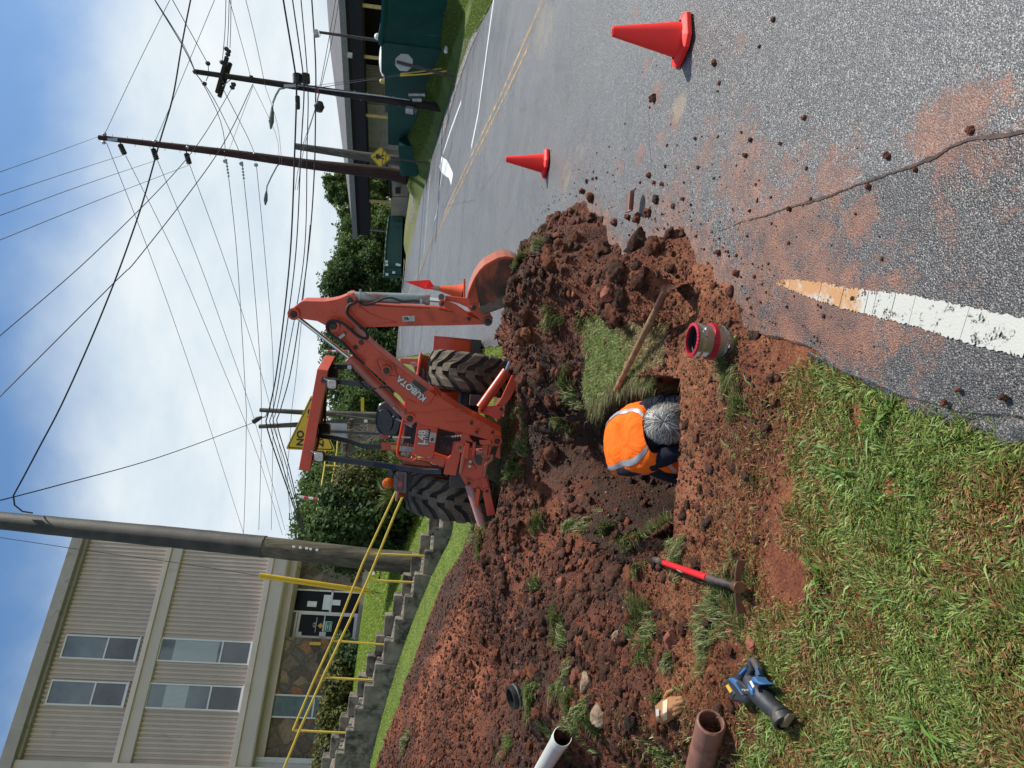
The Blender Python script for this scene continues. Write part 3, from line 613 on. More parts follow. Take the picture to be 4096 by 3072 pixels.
# entrance: glazed side light (right) and glazed door (left)
e0 = bs(1300, 2362, DZ)[0]; e1 = bs(1300, 2452, DZ)[0]; e2 = bs(1300, 2562, DZ)[0]; zt_ = bs(1175, 2400, DZ)[1]; zm = bs(1327, 2400, DZ)[1]
ent = MB(); fw = .06
for a, b, c, d in ((e0, e0+fw, zs, zt_), (e1-fw/2, e1+fw/2, zs, zt_), (e2-fw, e2, zs, zt_), (e0, e2, zt_-.08, zt_), (e0, e1, zm-.04, zm+.04), (e0, e2, zs, zs+.08)): bbox(ent, a, b, c, d, DZ, DZ+.08)
fr = ent.build('entrance_frame', 'white_frame', bld)
mb = MB(); bbox(mb, e0, e1, zs, zt_, DZ-.02, DZ+.03); mb.build('side_light', 'door_glass', fr)
dr = MB()
for a, b, c, d in ((e1+.03, e1+.11, zs+.02, zt_-.30), (e2-.14, e2-.06, zs+.02, zt_-.30), (e1+.11, e2-.14, zt_-.40, zt_-.30), (e1+.11, e2-.14, zs+.02, zs+.22)): bbox(dr, a, b, c, d, DZ+.03, DZ+.10)
bbox(dr, e1+.03, e2-.06, zt_-.28, zt_-.2, DZ+.03, DZ+.09)
door = dr.build('door', 'white_frame', bld)
mb = MB(); bbox(mb, e1+.11, e2-.14, zs+.22, zt_-.40, DZ+.04, DZ+.06); mb.build('door_glass', 'door_glass', door)
mb = MB(); bbox(mb, e1+.03, e2-.06, zt_-.2, zt_-.08, DZ+.01, DZ+.04); mb.build('transom', 'screen_glass', door)
zb_ = bs(1297, 2500, DZ)[1]
mb = MB(); bbox(mb, e1+.11, e2-.16, zb_-.02, zb_+.02, DZ+.11, DZ+.15); bbox(mb, e2-.3, e2-.12, zb_-.13, zb_+.13, DZ+.11, DZ+.16); mb.build('push_bar', 'white_frame', door)
def plate(x0, y0, x1, y1, mt, nm, off, par, th=.006):
    a = bs(x0, y0, off); b = bs(x1, y1, off); mb = MB(); bbox(mb, min(a[0], b[0]), max(a[0], b[0]), min(a[1], b[1]), max(a[1], b[1]), off, off+th); return mb.build(nm, mt, par), a, b
plate(1231, 2404, 1265, 2428, 'paper', 'notice', DZ+.04, fr); plate(1297, 2379, 1320, 2440, 'paper', 'notice', DZ+.04, fr); plate(1329, 2399, 1360, 2422, 'paper', 'notice', DZ+.04, fr)
o_, a, b = plate(1294, 2485, 1324, 2526, 'sign_green', 'door_sign', DZ+.115, door)
rt_ = -bd
sx0, sx1 = min(a[0], b[0]), max(a[0], b[0]); sz1, sz0 = max(a[1], b[1]), min(a[1], b[1]); mb = MB(); rs_ = random.Random(8)
for i, (f0, f1) in enumerate(((.06, .94), (.08, .90), (.36, .74), (.20, .84))):
    f = f0
    while f < f1: wn_ = min(f1-f, rs_.uniform(.05, .2)); zc_ = sz1-(sz1-sz0)*(.15+.20*i+(.06 if i == 3 else 0)); bbox(mb, sx0+(sx1-sx0)*f, sx0+(sx1-sx0)*(f+wn_), zc_-.014, zc_+.014, DZ+.121, DZ+.124); f += wn_+.025
mb.build('sign_lettering', 'ink_white', door)
mb = MB()
for q0, q1, q2, q3 in ((sx0, sx1, sz1-.012, sz1), (sx0, sx1, sz0, sz0+.012), (sx0, sx0+.012, sz0+.012, sz1-.012), (sx1-.012, sx1, sz0+.012, sz1-.012)): bbox(mb, q0, q1, q2, q3, DZ+.121, DZ+.124)
mb.build('sign_border', 'ink_white', door)
plate(1192, 2527, 1204, 2544, 'paper', 'notice', DZ+.07, door); plate(1281, 2532, 1290, 2540, 'paper', 'notice', DZ+.07, door)
c_ = bs(1282, 2503, DZ+.07); mb = MB(); hp = [bp(c_[0]+a_, c_[1]+b_, DZ+.07) for a_, b_ in ((.11, 0), (0, .11), (-.11, 0), (0, -.11))]; mb.prism(hp, bn*.006); mb.build('diamond_sticker', 'sticker_yellow', door)
c_ = bs(1264, 2500, DZ+.07); mb = MB()
bbox(mb, c_[0]-.30, c_[0]+.30, c_[1]-.008, c_[1]+.008, DZ+.07, DZ+.074)
for k in (0, 1): 
    for sg in (1, -1): mb.prism([bp(c_[0]+sg*.02, c_[1]+.06+k*.05, DZ+.07), bp(c_[0]+sg*.09, c_[1]+.02+k*.05, DZ+.07), bp(c_[0]+sg*.09, c_[1]+.035+k*.05, DZ+.07), bp(c_[0]+sg*.02, c_[1]+.08+k*.05, DZ+.07)], bn*.004)
mb.build('door_emblem', 'ink_white', door)
# plaque and yellow notice box on stone
mb = MB(); a = bs(1240, 2567, GZ); b = bs(1283, 2577, GZ); bbox(mb, a[0], b[0]+.05, b[1], a[1], GZ, GZ+.05); mb.build('plaque', 'sticker_yellow', bld)
# windows
def window(px, mt_top, mt_bot, fr_=.58, off=.02, name='window', blinds=None):
    pts = [bs(x, y, off) for x, y in px]; s0 = (pts[0][0]+pts[1][0])/2; s1 = (pts[2][0]+pts[3][0])/2; z1 = (pts[0][1]+pts[3][1])/2; z0 = (pts[1][1]+pts[2][1])/2
    zm_ = z1-(z1-z0)*fr_; t = .055; mb = MB()
    for a, b, c, d in ((s0, s0+t, z0, z1), (s1-t, s1, z0, z1), (s0+t, s1-t, z1-t, z1), (s0+t, s1-t, z0, z0+t), (s0+t, s1-t, zm_-t/2, zm_+t/2)): bbox(mb, a, b, c, d, off-.06, off+.05)
    bbox(mb, s0-.03, s1+.03, z0-.05, z0, off-.06, off+.09)
    w_ = mb.build(name, 'white_frame', bld)
    mb = MB(); bbox(mb, s0+t, s1-t, zm_+t/2, z1-t, off-.06, off+.01); mb.build('pane', mt_top, w_)
    mb = MB(); bbox(mb, s0+t, s1-t, z0+t, zm_-t/2, off-.06, off+.02); mb.build('pane', mt_bot, w_)
    if blinds:
        a, b = blinds; L = z1-z0; mb = MB(); bbox(mb, s0+t, s1-t, z1-L*b, z1-L*a, off+.01, off+.014); mb.build('blind', 'blinds', w_)
    return w_
window([(268, 2539), (565, 2549), (537, 2645), (238, 2634)], 'window_glass', 'screen_glass')
window([(210, 2718), (515, 2730), (491, 2832), (179, 2817)], 'window_glass', 'screen_glass')
window([(648, 2554), (1012, 2563), (994, 2659), (623, 2648)], 'window_glass', 'screen_glass', .68, blinds=(.16, .64))
window([(602, 2733), (975, 2742), (957, 2847), (574, 2835)], 'window_glass', 'screen_glass', .66, blinds=(.18, .42))
window([(1093, 2772), (1363, 2790), (1364, 2878), (1082, 2872)], 'green_blinds', 'green_blinds', .60, off=GZ+.05)
s0 = bs(1120, 3030, -.3)[0]
mb = MB(); pr = []; s_ = s0
while s_ < LW: pr += [(s_, 0.), (s_+.08, 0.), (s_+.09, .04), (s_+.17, .04)]; s_ += .18
mb.grid([[bp(a, zs-.2, b-.35) for a, b in pr], [bp(a, z3b, b-.35) for a, b in pr]]); mb.build('white_panel', 'white_frame', bld)
# ================================================================== stairs, rails, leaning wrapped pole, guy
simple('concrete', (.20, .175, .135), .9, var=.35, sc=5, dirt=(.045, .042, .035), dsc=3.5, damt=.47, bump=.4, bsc=30)
simple('rail_yellow', (.62, .44, .055), .42, var=.1, sc=5, dirt=(.18, .11, .04), dsc=14, damt=.60)
simple('guard_yellow', (.72, .46, .015), .4, var=.06)
simple('steel', (.30, .31, .32), .38, .8, var=.15); simple('dark_steel', (.05, .05, .052), .5, .3)
def m_wood(name, c1, c2, c3, st=.6):
    q = MT(name); v = q.scale((14, 14, .8)); n = q.noise(1., 7, .65, vec=v, dist=.5); col = q.ramp(n, [(.28, c1), (.5, c2), (.72, c3)])
    col = q.mix(.5, col, q.mix(1., col, q.ramp(q.noise(1.1, 4), [(.35, (.6, .6, .6)), (.65, (1.3, 1.3, 1.25))]), 'MULTIPLY'))
    q.fin(col, .85, 0, q.bump(n, st, .02), .25)
m_wood('pole_wood', (.035, .030, .022), (.095, .082, .058), (.17, .15, .11)); m_wood('pole_dark', (.012, .010, .010), (.030, .024, .022), (.06, .048, .042)); m_wood('pole_rust', (.018, .010, .010), (.045, .022, .020), (.08, .036, .030)); m_wood('pole_grey', (.04, .036, .03), (.10, .09, .075), (.17, .155, .13))
st = thing('concrete_stairs', 'weathered concrete steps climbing the grass bank to the office', 'stairs', P(1775, 2100, 13.9))
TX0, TX1 = 13.55, 15.0
run = .432; rise = .150; x0 = P(1765, 2098, 14.0)[0]+run; y0 = 13.75
for k in range(15):
    xx = x0-k*run; zt_ = hgt0(xx-.2, 14.0)+.20 if False else 0
top0 = P(1762, 2105, 13.9)[2]+.02-rise
for k in range(15):
    xa = x0-k*run; zt_ = top0+k*rise*1.0
    mb = MB(); mb.boxp((xa-run-.25, 13.72, zt_-.55), (xa, 15.0, zt_)); mb.build('step', 'concrete', st, bevel=.015)
    mb = MB(); mb.boxp((xa-run*1.0, 15.0, zt_-.5), (xa-.01, 15.25, zt_+.22)); mb.build('curb_block', 'concrete', st, bevel=.02)
    mb = MB(); jy = random.uniform(-.035, .035); mb.boxp((xa-run+.012, 13.50+jy, zt_-.62), (xa+.015, 13.72, zt_+.10+random.uniform(-.012, .012))); mb.build('curb_block', 'concrete', st, bevel=.02)
def dpt(pa, pb, y, Y):  # point at plane Y=const
    return onplane(pa, pb, (0, Y, 0), (0, 1, 0))
def rail(name, label, top, posts, Y, r=.024, extra=None):
    t = thing(name, label, 'handrail', onplane(posts[0][1][0], posts[0][1][1], (0, Y, 0), (0, 1, 0)), 'handrails of the concrete stairs')
    mb = MB(); mb.tube([onplane(x, y, (0, Y, 0), (0, 1, 0)) for x, y in top], r, 10); mb.build('top_rail', 'rail_yellow', t, smooth=True)
    for a, b in posts:
        mb = MB(); pb_ = onplane(*b, (0, Y, 0), (0, 1, 0)); mb.cyl(onplane(*a, (0, Y, 0), (0, 1, 0)), pb_-Z3*.15, r*.92, 10); mb.build('post', 'rail_yellow', t, smooth=True)
    return t
rail('handrail', 'far yellow pipe handrail of the stairs, ending in a bend at its upper post', [(1690, 1745), (1612, 1905), (1546, 2048), (1450, 2255), (1330, 2560), (1250, 2735), (1172, 2921)], [((1481, 2214), (1690, 2223)), ((1334, 2563), (1541, 2580)), ((1172, 2921), (1388, 2932)), ((1640, 1850), (1800, 1858))], 14.9)
rail('handrail', 'near yellow pipe handrail of the stairs, running out of view uphill', [(1712, 1760), (1650, 1900), (1583, 2048), (1480, 2300), (1400, 2480), (1300, 2690), (1196, 2925), (1136, 3072), (1080, 3200)], [((1469, 2320), (1686, 2331)), ((1300, 2710), (1518, 2723)), ((1120, 3110), (1330, 3120)), ((1650, 1903), (1850, 1912))], 13.85)
# big leaning pole
pb_ = P(1660, 2248, 16.0); pt_ = P(-900, 2050, 17.2)
pl = thing('utility_pole', 'thick weathered wooden pole wrapped in mesh, standing on the lawn behind the stairs', 'utility pole', pb_, 'utility poles')
def lerp(a, b, t): return np.asarray(a)*(1-t)+np.asarray(b)*t
pts = [P(1720, 2256, 16), P(1500, 2239, 16.05), P(1200, 2203, 16.15), P(1050, 2186, 16.2), P(700, 2150, 16.35), P(300, 2112, 16.5), P(0, 2082, 16.6), P(-400, 2048, 16.8), P(-1100, 1990, 17.2)]
rs = [.25, .243, .236, .230, .225, .208, .192, .17, .14]
mb = MB(); mb.tube(pts, rs, 24); mb.build('shaft', 'pole_wood', pl, smooth=True)
def m_wrap():
    q = MT('pole_wrap'); w1 = q.n('ShaderNodeTexWave', wave_type='BANDS', bands_direction='Z'); w1.inputs['Scale'].default_value = 14; w1.inputs['Distortion'].default_value = .5; q.l(q.co, w1.inputs[0])
    n = q.noise(2.2, 6, .6); col = q.ramp(n, [(.3, (.035, .032, .027)), (.7, (.10, .09, .07))]); col = q.mix(q.mr(w1.outputs[0], .35, .6, .0, .55), col, (.012, .012, .013))
    q.fin(col, .6, 0, q.bump(w1.outputs[0], .7, .01), .4)
m_wrap()
mb = MB(); L = []; rr_ = []
for i in range(61):
    t = i/60; y_ = 1060-2160*t; k = np.interp(-y_, [-1720, -1500, -1200, -1050, -700, -300, 0, 400, 1100], range(9)); i0 = min(7, int(k)); f_ = k-i0
    L.append(pts[i0]*(1-f_)+pts[i0+1]*f_); rr_.append((rs[i0]*(1-f_)+rs[i0+1]*f_)+.010+.005*((i % 6) == 0))
mb.tube(L, rr_, 24); mb.build('mesh_wrap', 'pole_wrap', pl, smooth=True)
mb = MB()
for k in range(5): mb.cyl(P(1175+k*22+(k*37%11), 2187+k*3.2, 15.93), P(1176+k*22+(k*37%11), 2187+k*3.2, 15.90), .03, 8)
mb.build('tag', 'ink_white', pl)
mb = MB(); mb.box(P(1618, 2292, 15.85), (.05, .05, .12)); mb.tube([P(1618, 2292, 15.8), P(1600, 2296, 15.8)], .02, 6); mb.build('bracket', 'dark_steel', pl)
# guy with yellow guard
gy = thing('guy_wire', 'guy wire with a yellow plastic guard anchored in the lawn beside the wrapped pole', 'guy wire', P(1515, 2372, 17.4))
mb = MB(); mb.tube([P(-200, 2105, 17.0), P(0, 2150, 17.0), P(300, 2195, 17.1), P(700, 2250, 17.2), P(1037, 2302, 17.3)], .008, 5); mb.build('wire', 'dark_steel', gy)
a, b = P(1037, 2302, 17.3), P(1480, 2366, 17.4); d_ = nrmz(b-a); side = nrmz(np.cross(d_, Fw)); mb = MB(); mb.tube([a+side*.028, b+side*.028], .036, 10); mb.tube([a-side*.036, b-side*.036], .036, 10); mb.build('guard', 'guard_yellow', gy, smooth=True)
mb = MB(); c = P(1492, 2368, 17.4); mb.tube([c+d_*(-.05)+side*.0, c+side*.035, c+d_*.09, c-side*.035], .012, 6, closed=True); mb.cyl(c+d_*.09, P(1522, 2373, 17.4), .014, 6); mb.build('anchor', 'dark_steel', gy)
# service drop wire loops on the pole top
# ================================================================== trees and shrubs
def m_leaf(name, c1, c2, c3, tr_=.25, ro=.5):
    q = MT(name); a = q.attr('lv'); col = q.ramp(a, [(.05, c1), (.5, c2), (.95, c3)]); q.fin(col, ro, 0, None, .15)
    tr = q.n('ShaderNodeBsdfTranslucent'); q.l(col, tr.inputs[0]); mx = q.n('ShaderNodeMixShader'); mx.inputs[0].default_value = tr_
    o = q.nt.nodes['Material Output']; q.l(q.b.outputs[0], mx.inputs[1]); q.l(tr.outputs[0], mx.inputs[2]); q.l(mx.outputs[0], o.inputs[0])
m_leaf('leaf_tree', (.030, .060, .018), (.072, .125, .036), (.16, .22, .07), .38, .75); m_leaf('leaf_dark', (.018, .040, .015), (.046, .086, .029), (.105, .16, .052), .33, .7); m_leaf('leaf_olive', (.035, .042, .012), (.085, .092, .026), (.17, .17, .055), .2, .7)
m_leaf('leaf_bright', (.02, .05, .01), (.05, .11, .02), (.12, .20, .05), .3); m_leaf('leaf_stripe', (.06, .09, .03), (.20, .24, .10), (.45, .46, .28), .2)
m_wood('bark', (.02, .016, .012), (.05, .04, .03), (.09, .075, .055))
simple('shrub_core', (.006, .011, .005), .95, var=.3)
def leaves(blobs, n, size, rng, asp=1.7, flat=.5, out_=.55):
    """leaf quads spread through a set of blobs (cx, cy, cz, rx, ry, rz)"""
    B = np.array(blobs); w_ = (B[:, 3]*B[:, 4]+B[:, 4]*B[:, 5]); k = rng.choice(len(B), n, p=w_/w_.sum())
    d = rng.normal(size=(n, 3)); d /= np.linalg.norm(d, axis=1)[:, None]; rad = 1-rng.random(n)**1.5*.55+rng.normal(size=n)*.12
    lump = 1+.18*np.sin(d[:, 0]*7+k)+.14*np.sin(d[:, 1]*9+k*2)*np.cos(d[:, 2]*8)
    pos = B[k, :3]+d*B[k, 3:6]*(rad*lump)[:, None]
    nr = d*out_+rng.normal(size=(n, 3))*.6; nr[:, 2] += flat; nr /= np.linalg.norm(nr, axis=1)[:, None]
    t = np.cross(nr, rng.normal(size=(n, 3))); t /= np.linalg.norm(t, axis=1)[:, None]; b = np.cross(nr, t)
    s_ = size*(.55+.9*rng.random(n)); t = t*(s_*.5*asp)[:, None]; b = b*(s_*.5)[:, None]
    V = np.stack([pos-t, pos+b*.9-t*.1, pos+t, pos-b*.9-t*.1], 1).reshape(-1, 3); Fq = np.arange(4*n).reshape(n, 4)
    bl = rng.random(len(B)); lv = np.clip(.15+.45*bl[k]+.4*rng.random(n)+.10*d[:, 2], 0, 1)
    return V, Fq, np.repeat(lv, 4)
def tree(base, top_z, width, kind, label, group, n=9000, leaf=.32, seed=1, low=.12, nb=26, asym=0., airy=0.):
    rng = np.random.default_rng(seed); base = np.array(base, float); hh = top_z-base[2]; t = thing('tree', label, 'tree', base, group)
    blobs = []; r_ = width/2
    for i in range(nb):
        u = rng.random(); z = low+(1-low)*(i+.5)/nb*.93; prof = math.sin(math.pi*min(1, max(.12, (z-low)/(1-low)*.78+.17)))**.7; a = rng.random()*6.28; q_ = r_*prof*math.sqrt(u)*.78
        br = r_*(.26+.20*rng.random())*(1-.3*airy)
        blobs.append((base[0]+math.cos(a)*q_+asym*z*r_, base[1]+math.sin(a)*q_, base[2]+hh*z-br*.3, br, br, br*.8))
    V, Fq, lv = leaves(blobs, n, leaf, rng); npmesh('crown', V, Fq, kind, dict(lv=lv), parent=t)
    mb = MB(); tr = [base+[0, 0, -.4], base+[.05*hh*(rng.random()-.5), 0, hh*.3], base+[asym*r_*.5, 0, hh*.62], base+[asym*r_*.8, 0, hh*.85]]; mb.tube(tr, [hh*.022, hh*.017, hh*.01, hh*.003], 8)
    for b in blobs[::3]: mb.tube([tr[1]+(tr[2]-tr[1])*rng.random(), (np.array(b[:3])+tr[2])/2-[0, 0, .3], np.array(b[:3])], [hh*.008, hh*.005, hh*.002], 5)
    mb.build('trunk', 'bark', t, smooth=True); return t
def at_ground(y, D):
    """world XY for picture row y at depth D, standing on the ground"""
    lo, hi = 0., 3000.
    for i in range(40):
        m_ = (lo+hi)/2; p = P(m_, y, D)
        if p[2] > float(hgt0(p[0], p[1])): lo = m_
        else: hi = m_
    return P(lo, y, D)
G1 = 'trees behind the road and the warehouse'
TR = [(790, 1280, 88, 7.0, 'leaf_tree', 'open crowned tree with bare twigs rising over the end of the warehouse roof', .7), (905, 1350, 84, 6.0, 'leaf_tree', 'leafy tree right behind the white downpipe at the end of the warehouse canopy', .0),
      (700, 1440, 92, 8.5, 'leaf_dark', 'dark tree seen under the warehouse canopy between its yellow posts', .0), (985, 1345, 78, 7.0, 'leaf_tree', 'tree with a yellowish crown standing over the middle of the green dumpster', 0), (1075, 1305, 76, 6.5, 'leaf_tree', 'tall rounded tree above the left end of the green dumpster', 0),
      (1160, 1292, 72, 7.0, 'leaf_dark', 'broad dark tree directly right of the excavator arm', 0), (1260, 1330, 74, 7., 'leaf_dark', 'tree seen between the digging arm and its ram', 0), (1375, 1288, 70, 6.5, 'leaf_tree', 'tree whose top shows over the elbow side of the boom', 0),
      (1470, 1300, 66, 6.0, 'leaf_dark', 'tree just right of the tractor canopy corner', 0), (1560, 1318, 62, 6.0, 'leaf_tree', 'lighter tree framed by the canopy posts behind the seat', 0), (1655, 1330, 60, 6.0, 'leaf_tree', 'tree behind the two distant utility poles', 0), (1750, 1318, 58, 6.0, 'leaf_dark', 'dark tree behind the yellow pennant sign', 0),
      (1840, 1262, 54, 5.5, 'leaf_dark', 'tree rising left of the tractor canopy over the stone wall', 0), (1925, 1225, 52, 5.5, 'leaf_tree', 'tree behind the yellow railing on the stone wall', 0), (2010, 1192, 50, 5.0, 'leaf_tree', 'tall tree behind the striped barrier arm', .2), (2095, 1165, 47, 5.5, 'leaf_tree', 'tree whose crown fades out behind the wrapped pole', .2), (2190, 1190, 46, 5., 'leaf_dark', 'tree showing between the wrapped pole and the office corner', 0)]
for i, (y, xt, D, w_, kd, lb, airy) in enumerate(TR):
    b = at_ground(y, D); tree(b, P(xt, y, D)[2], w_*1.15, kd, lb, G1, n=17000 if airy < .5 else 7500, leaf=.235*D/75, seed=20+i, low=.04 if airy < .5 else .35, nb=26 if airy < .5 else 18, airy=airy)
def shrub(px_y, px_x, D, r, kind, label, group, n=5000, leaf=.07, seed=1, zs=1., name='shrub', base=None):
    c = P(px_x, px_y, D); rng = np.random.default_rng(seed); gz = float(hgt0(c[0], c[1])); t = thing(name, label, 'shrub', (c[0], c[1], gz), group)
    blobs = [(c[0], c[1], c[2], r*.86, r*.86, r*zs*.86)]+[(c[0]+r*.45*math.cos(a), c[1]+r*.45*math.sin(a), c[2]+r*zs*(rng.random()*1.1-.55), r*.5, r*.5, r*.45) for a in rng.random(9)*6.28]
    V, Fq, lv = leaves(blobs, n, leaf, rng, 1.6, .4, 1.1); npmesh('foliage', V, Fq, kind, dict(lv=lv), parent=t)
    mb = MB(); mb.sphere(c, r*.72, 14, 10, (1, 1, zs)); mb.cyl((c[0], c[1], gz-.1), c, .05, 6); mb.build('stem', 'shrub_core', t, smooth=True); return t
G2 = 'shrubs below the stone wall'
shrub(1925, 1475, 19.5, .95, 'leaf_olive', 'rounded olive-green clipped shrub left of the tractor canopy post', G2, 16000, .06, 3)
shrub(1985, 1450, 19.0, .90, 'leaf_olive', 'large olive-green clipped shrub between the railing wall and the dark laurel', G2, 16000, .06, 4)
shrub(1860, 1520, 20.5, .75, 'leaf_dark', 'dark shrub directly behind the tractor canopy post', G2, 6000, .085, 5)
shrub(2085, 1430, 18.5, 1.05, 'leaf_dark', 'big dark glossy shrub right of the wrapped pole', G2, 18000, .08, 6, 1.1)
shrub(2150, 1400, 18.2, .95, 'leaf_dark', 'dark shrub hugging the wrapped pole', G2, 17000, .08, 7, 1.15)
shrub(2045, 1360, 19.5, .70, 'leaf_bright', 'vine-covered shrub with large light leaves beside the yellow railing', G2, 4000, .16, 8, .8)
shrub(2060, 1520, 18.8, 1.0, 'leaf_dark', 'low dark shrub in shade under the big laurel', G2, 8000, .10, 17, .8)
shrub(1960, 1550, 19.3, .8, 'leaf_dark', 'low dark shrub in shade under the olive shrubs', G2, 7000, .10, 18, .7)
# striped tufts
for i, (x, y, D, lb) in enumerate([(1578, 1845, 19, 'tuft of striped ornamental grass seen past the tractor fender'), (1548, 1985, 18, 'striped ornamental grass tuft behind the orange beacon')]):
    c = P(x, y, D); t = thing('ornamental_grass', lb, 'plant', c, 'striped grass tufts'); rng = np.random.default_rng(60+i); Vs = []; Fs = []; lv = []
    for k in range(260):
        a = rng.random()*6.28; ln = .25+.4*rng.random(); up = .5+.5*rng.random(); d = np.array([math.cos(a)*(1-.4*up), math.sin(a)*(1-.4*up), up]); s_ = np.cross(d, [0, 0, 1.]); s_ = s_/np.linalg.norm(s_)*.012; p0 = c+np.array([math.cos(a), math.sin(a), 0])*.08-[0, 0, .15]; p1 = p0+d*ln*.6; p2 = p0+d*ln*np.array([1.25, 1.25, .75])
        o_ = len(Vs); Vs += [p0-s_, p0+s_, p1+s_, p1-s_, p2+s_*.2, p2-s_*.2]; Fs += [(o_, o_+1, o_+2, o_+3), (o_+3, o_+2, o_+4, o_+5)]; lv += [rng.random()]*6
    npmesh('foliage', np.array(Vs), np.array(Fs), 'leaf_stripe', dict(lv=np.array(lv)), parent=t)
# hedge shrubs along the office
G3 = 'shrubs along the office front'
HS = [(2600, 1375, 26.2, .62, 'dark round shrub just left of the glass door'), (2635, 1405, 25.8, .6, 'second shrub left of the door, lower and darker'), (2700, 1350, 25.4, .62, 'clipped shrub between the door and the ground-floor window'), (2765, 1350, 25, .62, 'clipped shrub in front of the right side of the ground-floor window'), (2832, 1345, 24.6, .6, 'clipped shrub in front of the left side of the ground-floor window'), (2895, 1330, 24.2, .66, 'tall clipped shrub left of the ground-floor window'), (2960, 1335, 23.9, .66, 'clipped shrub before the stone wall near the white siding'), (3030, 1318, 23.5, .72, 'last clipped shrub at the left picture edge, below the white siding')]
for i, (y, x, D, r, lb) in enumerate(HS): shrub(y, x, D, r, 'leaf_dark' if i < 2 else 'leaf_olive', lb, G3, 5000, .075, 30+i, .85)
# dark bed and concrete walk between lawn and office
q = MT('mulch'); q.fin(q.ramp(q.noise(12, 6, .7), [(.3, (.012, .009, .007)), (.7, (.06, .035, .025))]), .95, 0, q.bump(q.noise(30, 5), .8, .04))
q = MT('walk'); q.fin(q.ramp(q.noise(2.5, 7, .65), [(.3, (.16, .155, .15)), (.7, (.36, .35, .34))]), .7, 0, q.bump(q.noise(60, 4), .3, .01))
def sheet(name, mat_, px, off, n=14, fine=None):
    """px: two rows of picture points; lofts them on the ground"""
    A, B = px; rows = []
    for j in range(n):
        t = j/(n-1); row = []
        for a, b in zip(A, B):
            p = np.array(T(*a))*(1-t)+np.array(T(*b))*t; row.append((p[0], p[1], float(hgt0(p[0], p[1]))+off))
        rows.append(row)
    return tag(MB().grid(rows).build(name, mat_, smooth=True), kind='structure')
sheet('path', 'walk', ([(1483, 2300), (1520, 2150), (1545, 2020), (1575, 1900), (1600, 1790)], [(1500, 2300), (1552, 2150), (1590, 2040), (1630, 1930), (1650, 1830)]), .02)
# field-stone wall with yellow railing on top
m_stone('rough_stone', 2.3, [(.1, (.045, .038, .034)), (.35, (.10, .08, .068)), (.55, (.075, .066, .06)), (.75, (.14, .105, .085)), (.93, (.20, .16, .13))])
sw = thing('stone_wall', 'dark rough field-stone retaining wall behind the shrubs', 'stone wall', P(1600, 1900, 23))
top = [(1402, 1690, 25.5), (1392, 1745, 25), (1384, 1800, 24.6), (1376, 1900, 24), (1364, 1980, 23.4), (1352, 2060, 22.8), (1345, 2200, 22.0)]
mb = MB(); fr_, bk, tp = [], [], []
TT = [P(*a) for a in top]; LL = []
for a, b in zip(TT[:-1], TT[1:]): LL += [a+(b-a)*i/8 for i in range(8)]
rr = random.Random(3); LL = [p+np.array([0, 0, rr.uniform(-.06, .07)]) for p in LL]
mb.slab([[p for p in LL], [p-Z3*1.0 for p in LL], [p-Z3*3.2 for p in LL]], (-.1, .5, 0)); mb.build('wall', 'rough_stone', sw)
mb = MB(); 
for p in LL[::2]: mb.box(p+np.array([-.05, .22, .04]), (.34, .62, .12+.05*rr.random()), (math.cos(.3*rr.random()), .2, 0))
mb.build('coping', 'rough_stone', sw, bevel=.02)
rl = thing('railing', 'yellow pipe railing on top of the dark stone wall', 'railing', P(1375, 1900, 24))
def rtube(mb, L, r): mb.tube([P(*a) for a in L], r, 8)
mb = MB(); rtube(mb, [(1312, 1740, 24.6), (1301, 1810, 24.3), (1299, 1862, 24.1), (1280, 1980, 23.4), (1265, 2050, 23.0), (1252, 2110, 22.7)], .026); mb.build('top_rail', 'rail_yellow', rl, smooth=True)
mb = MB(); rtube(mb, [(1352, 1740, 24.6), (1348, 1800, 24.4), (1338, 1868, 24.1), (1320, 1980, 23.4), (1308, 2050, 23.0), (1295, 2120, 22.7)], .026); mb.build('mid_rail', 'rail_yellow', rl, smooth=True)
for a, b in (((1298, 1861, 24.1), (1378, 1867, 24.1)), ((1280, 1978, 23.4), (1362, 1982, 23.4)), ((1308, 1745, 24.6), (1390, 1750, 24.6))):
    mb = MB(); rtube(mb, [a, b], .026); mb.build('post', 'rail_yellow', rl, smooth=True)
# striped barrier arm
simple('barrier_white', (.6, .6, .6), .4); simple('barrier_red', (.45, .03, .04), .4)
ba = thing('barrier_arm', 'raised red and white striped railway barrier arm behind the railing', 'barrier arm', P(1420, 2015, 34))
mb = MB(); mb2 = MB(); a, b = P(1198, 1987, 34), P(1420, 2016, 34)
for i in range(12):
    (mb if i % 2 == 0 else mb2).tube([a+(b-a)*i/12, a+(b-a)*(i+1)/12], .07, 6)
mb.build('white_band', 'barrier_white', ba); mb2.build('red_band', 'barrier_red', ba)
ba = thing('barrier_arm', 'second raised striped barrier arm, seen between boom and tractor canopy', 'barrier arm', P(1400, 1405, 44)); mb = MB(); mb2 = MB(); a, b = P(1296, 1404, 44), P(1440, 1406, 44)
for i in range(9):
    (mb if i % 2 == 0 else mb2).tube([a+(b-a)*i/9, a+(b-a)*(i+1)/9], .07, 6)
mb.build('white_band', 'barrier_white', ba); mb2.build('red_band', 'barrier_red', ba)
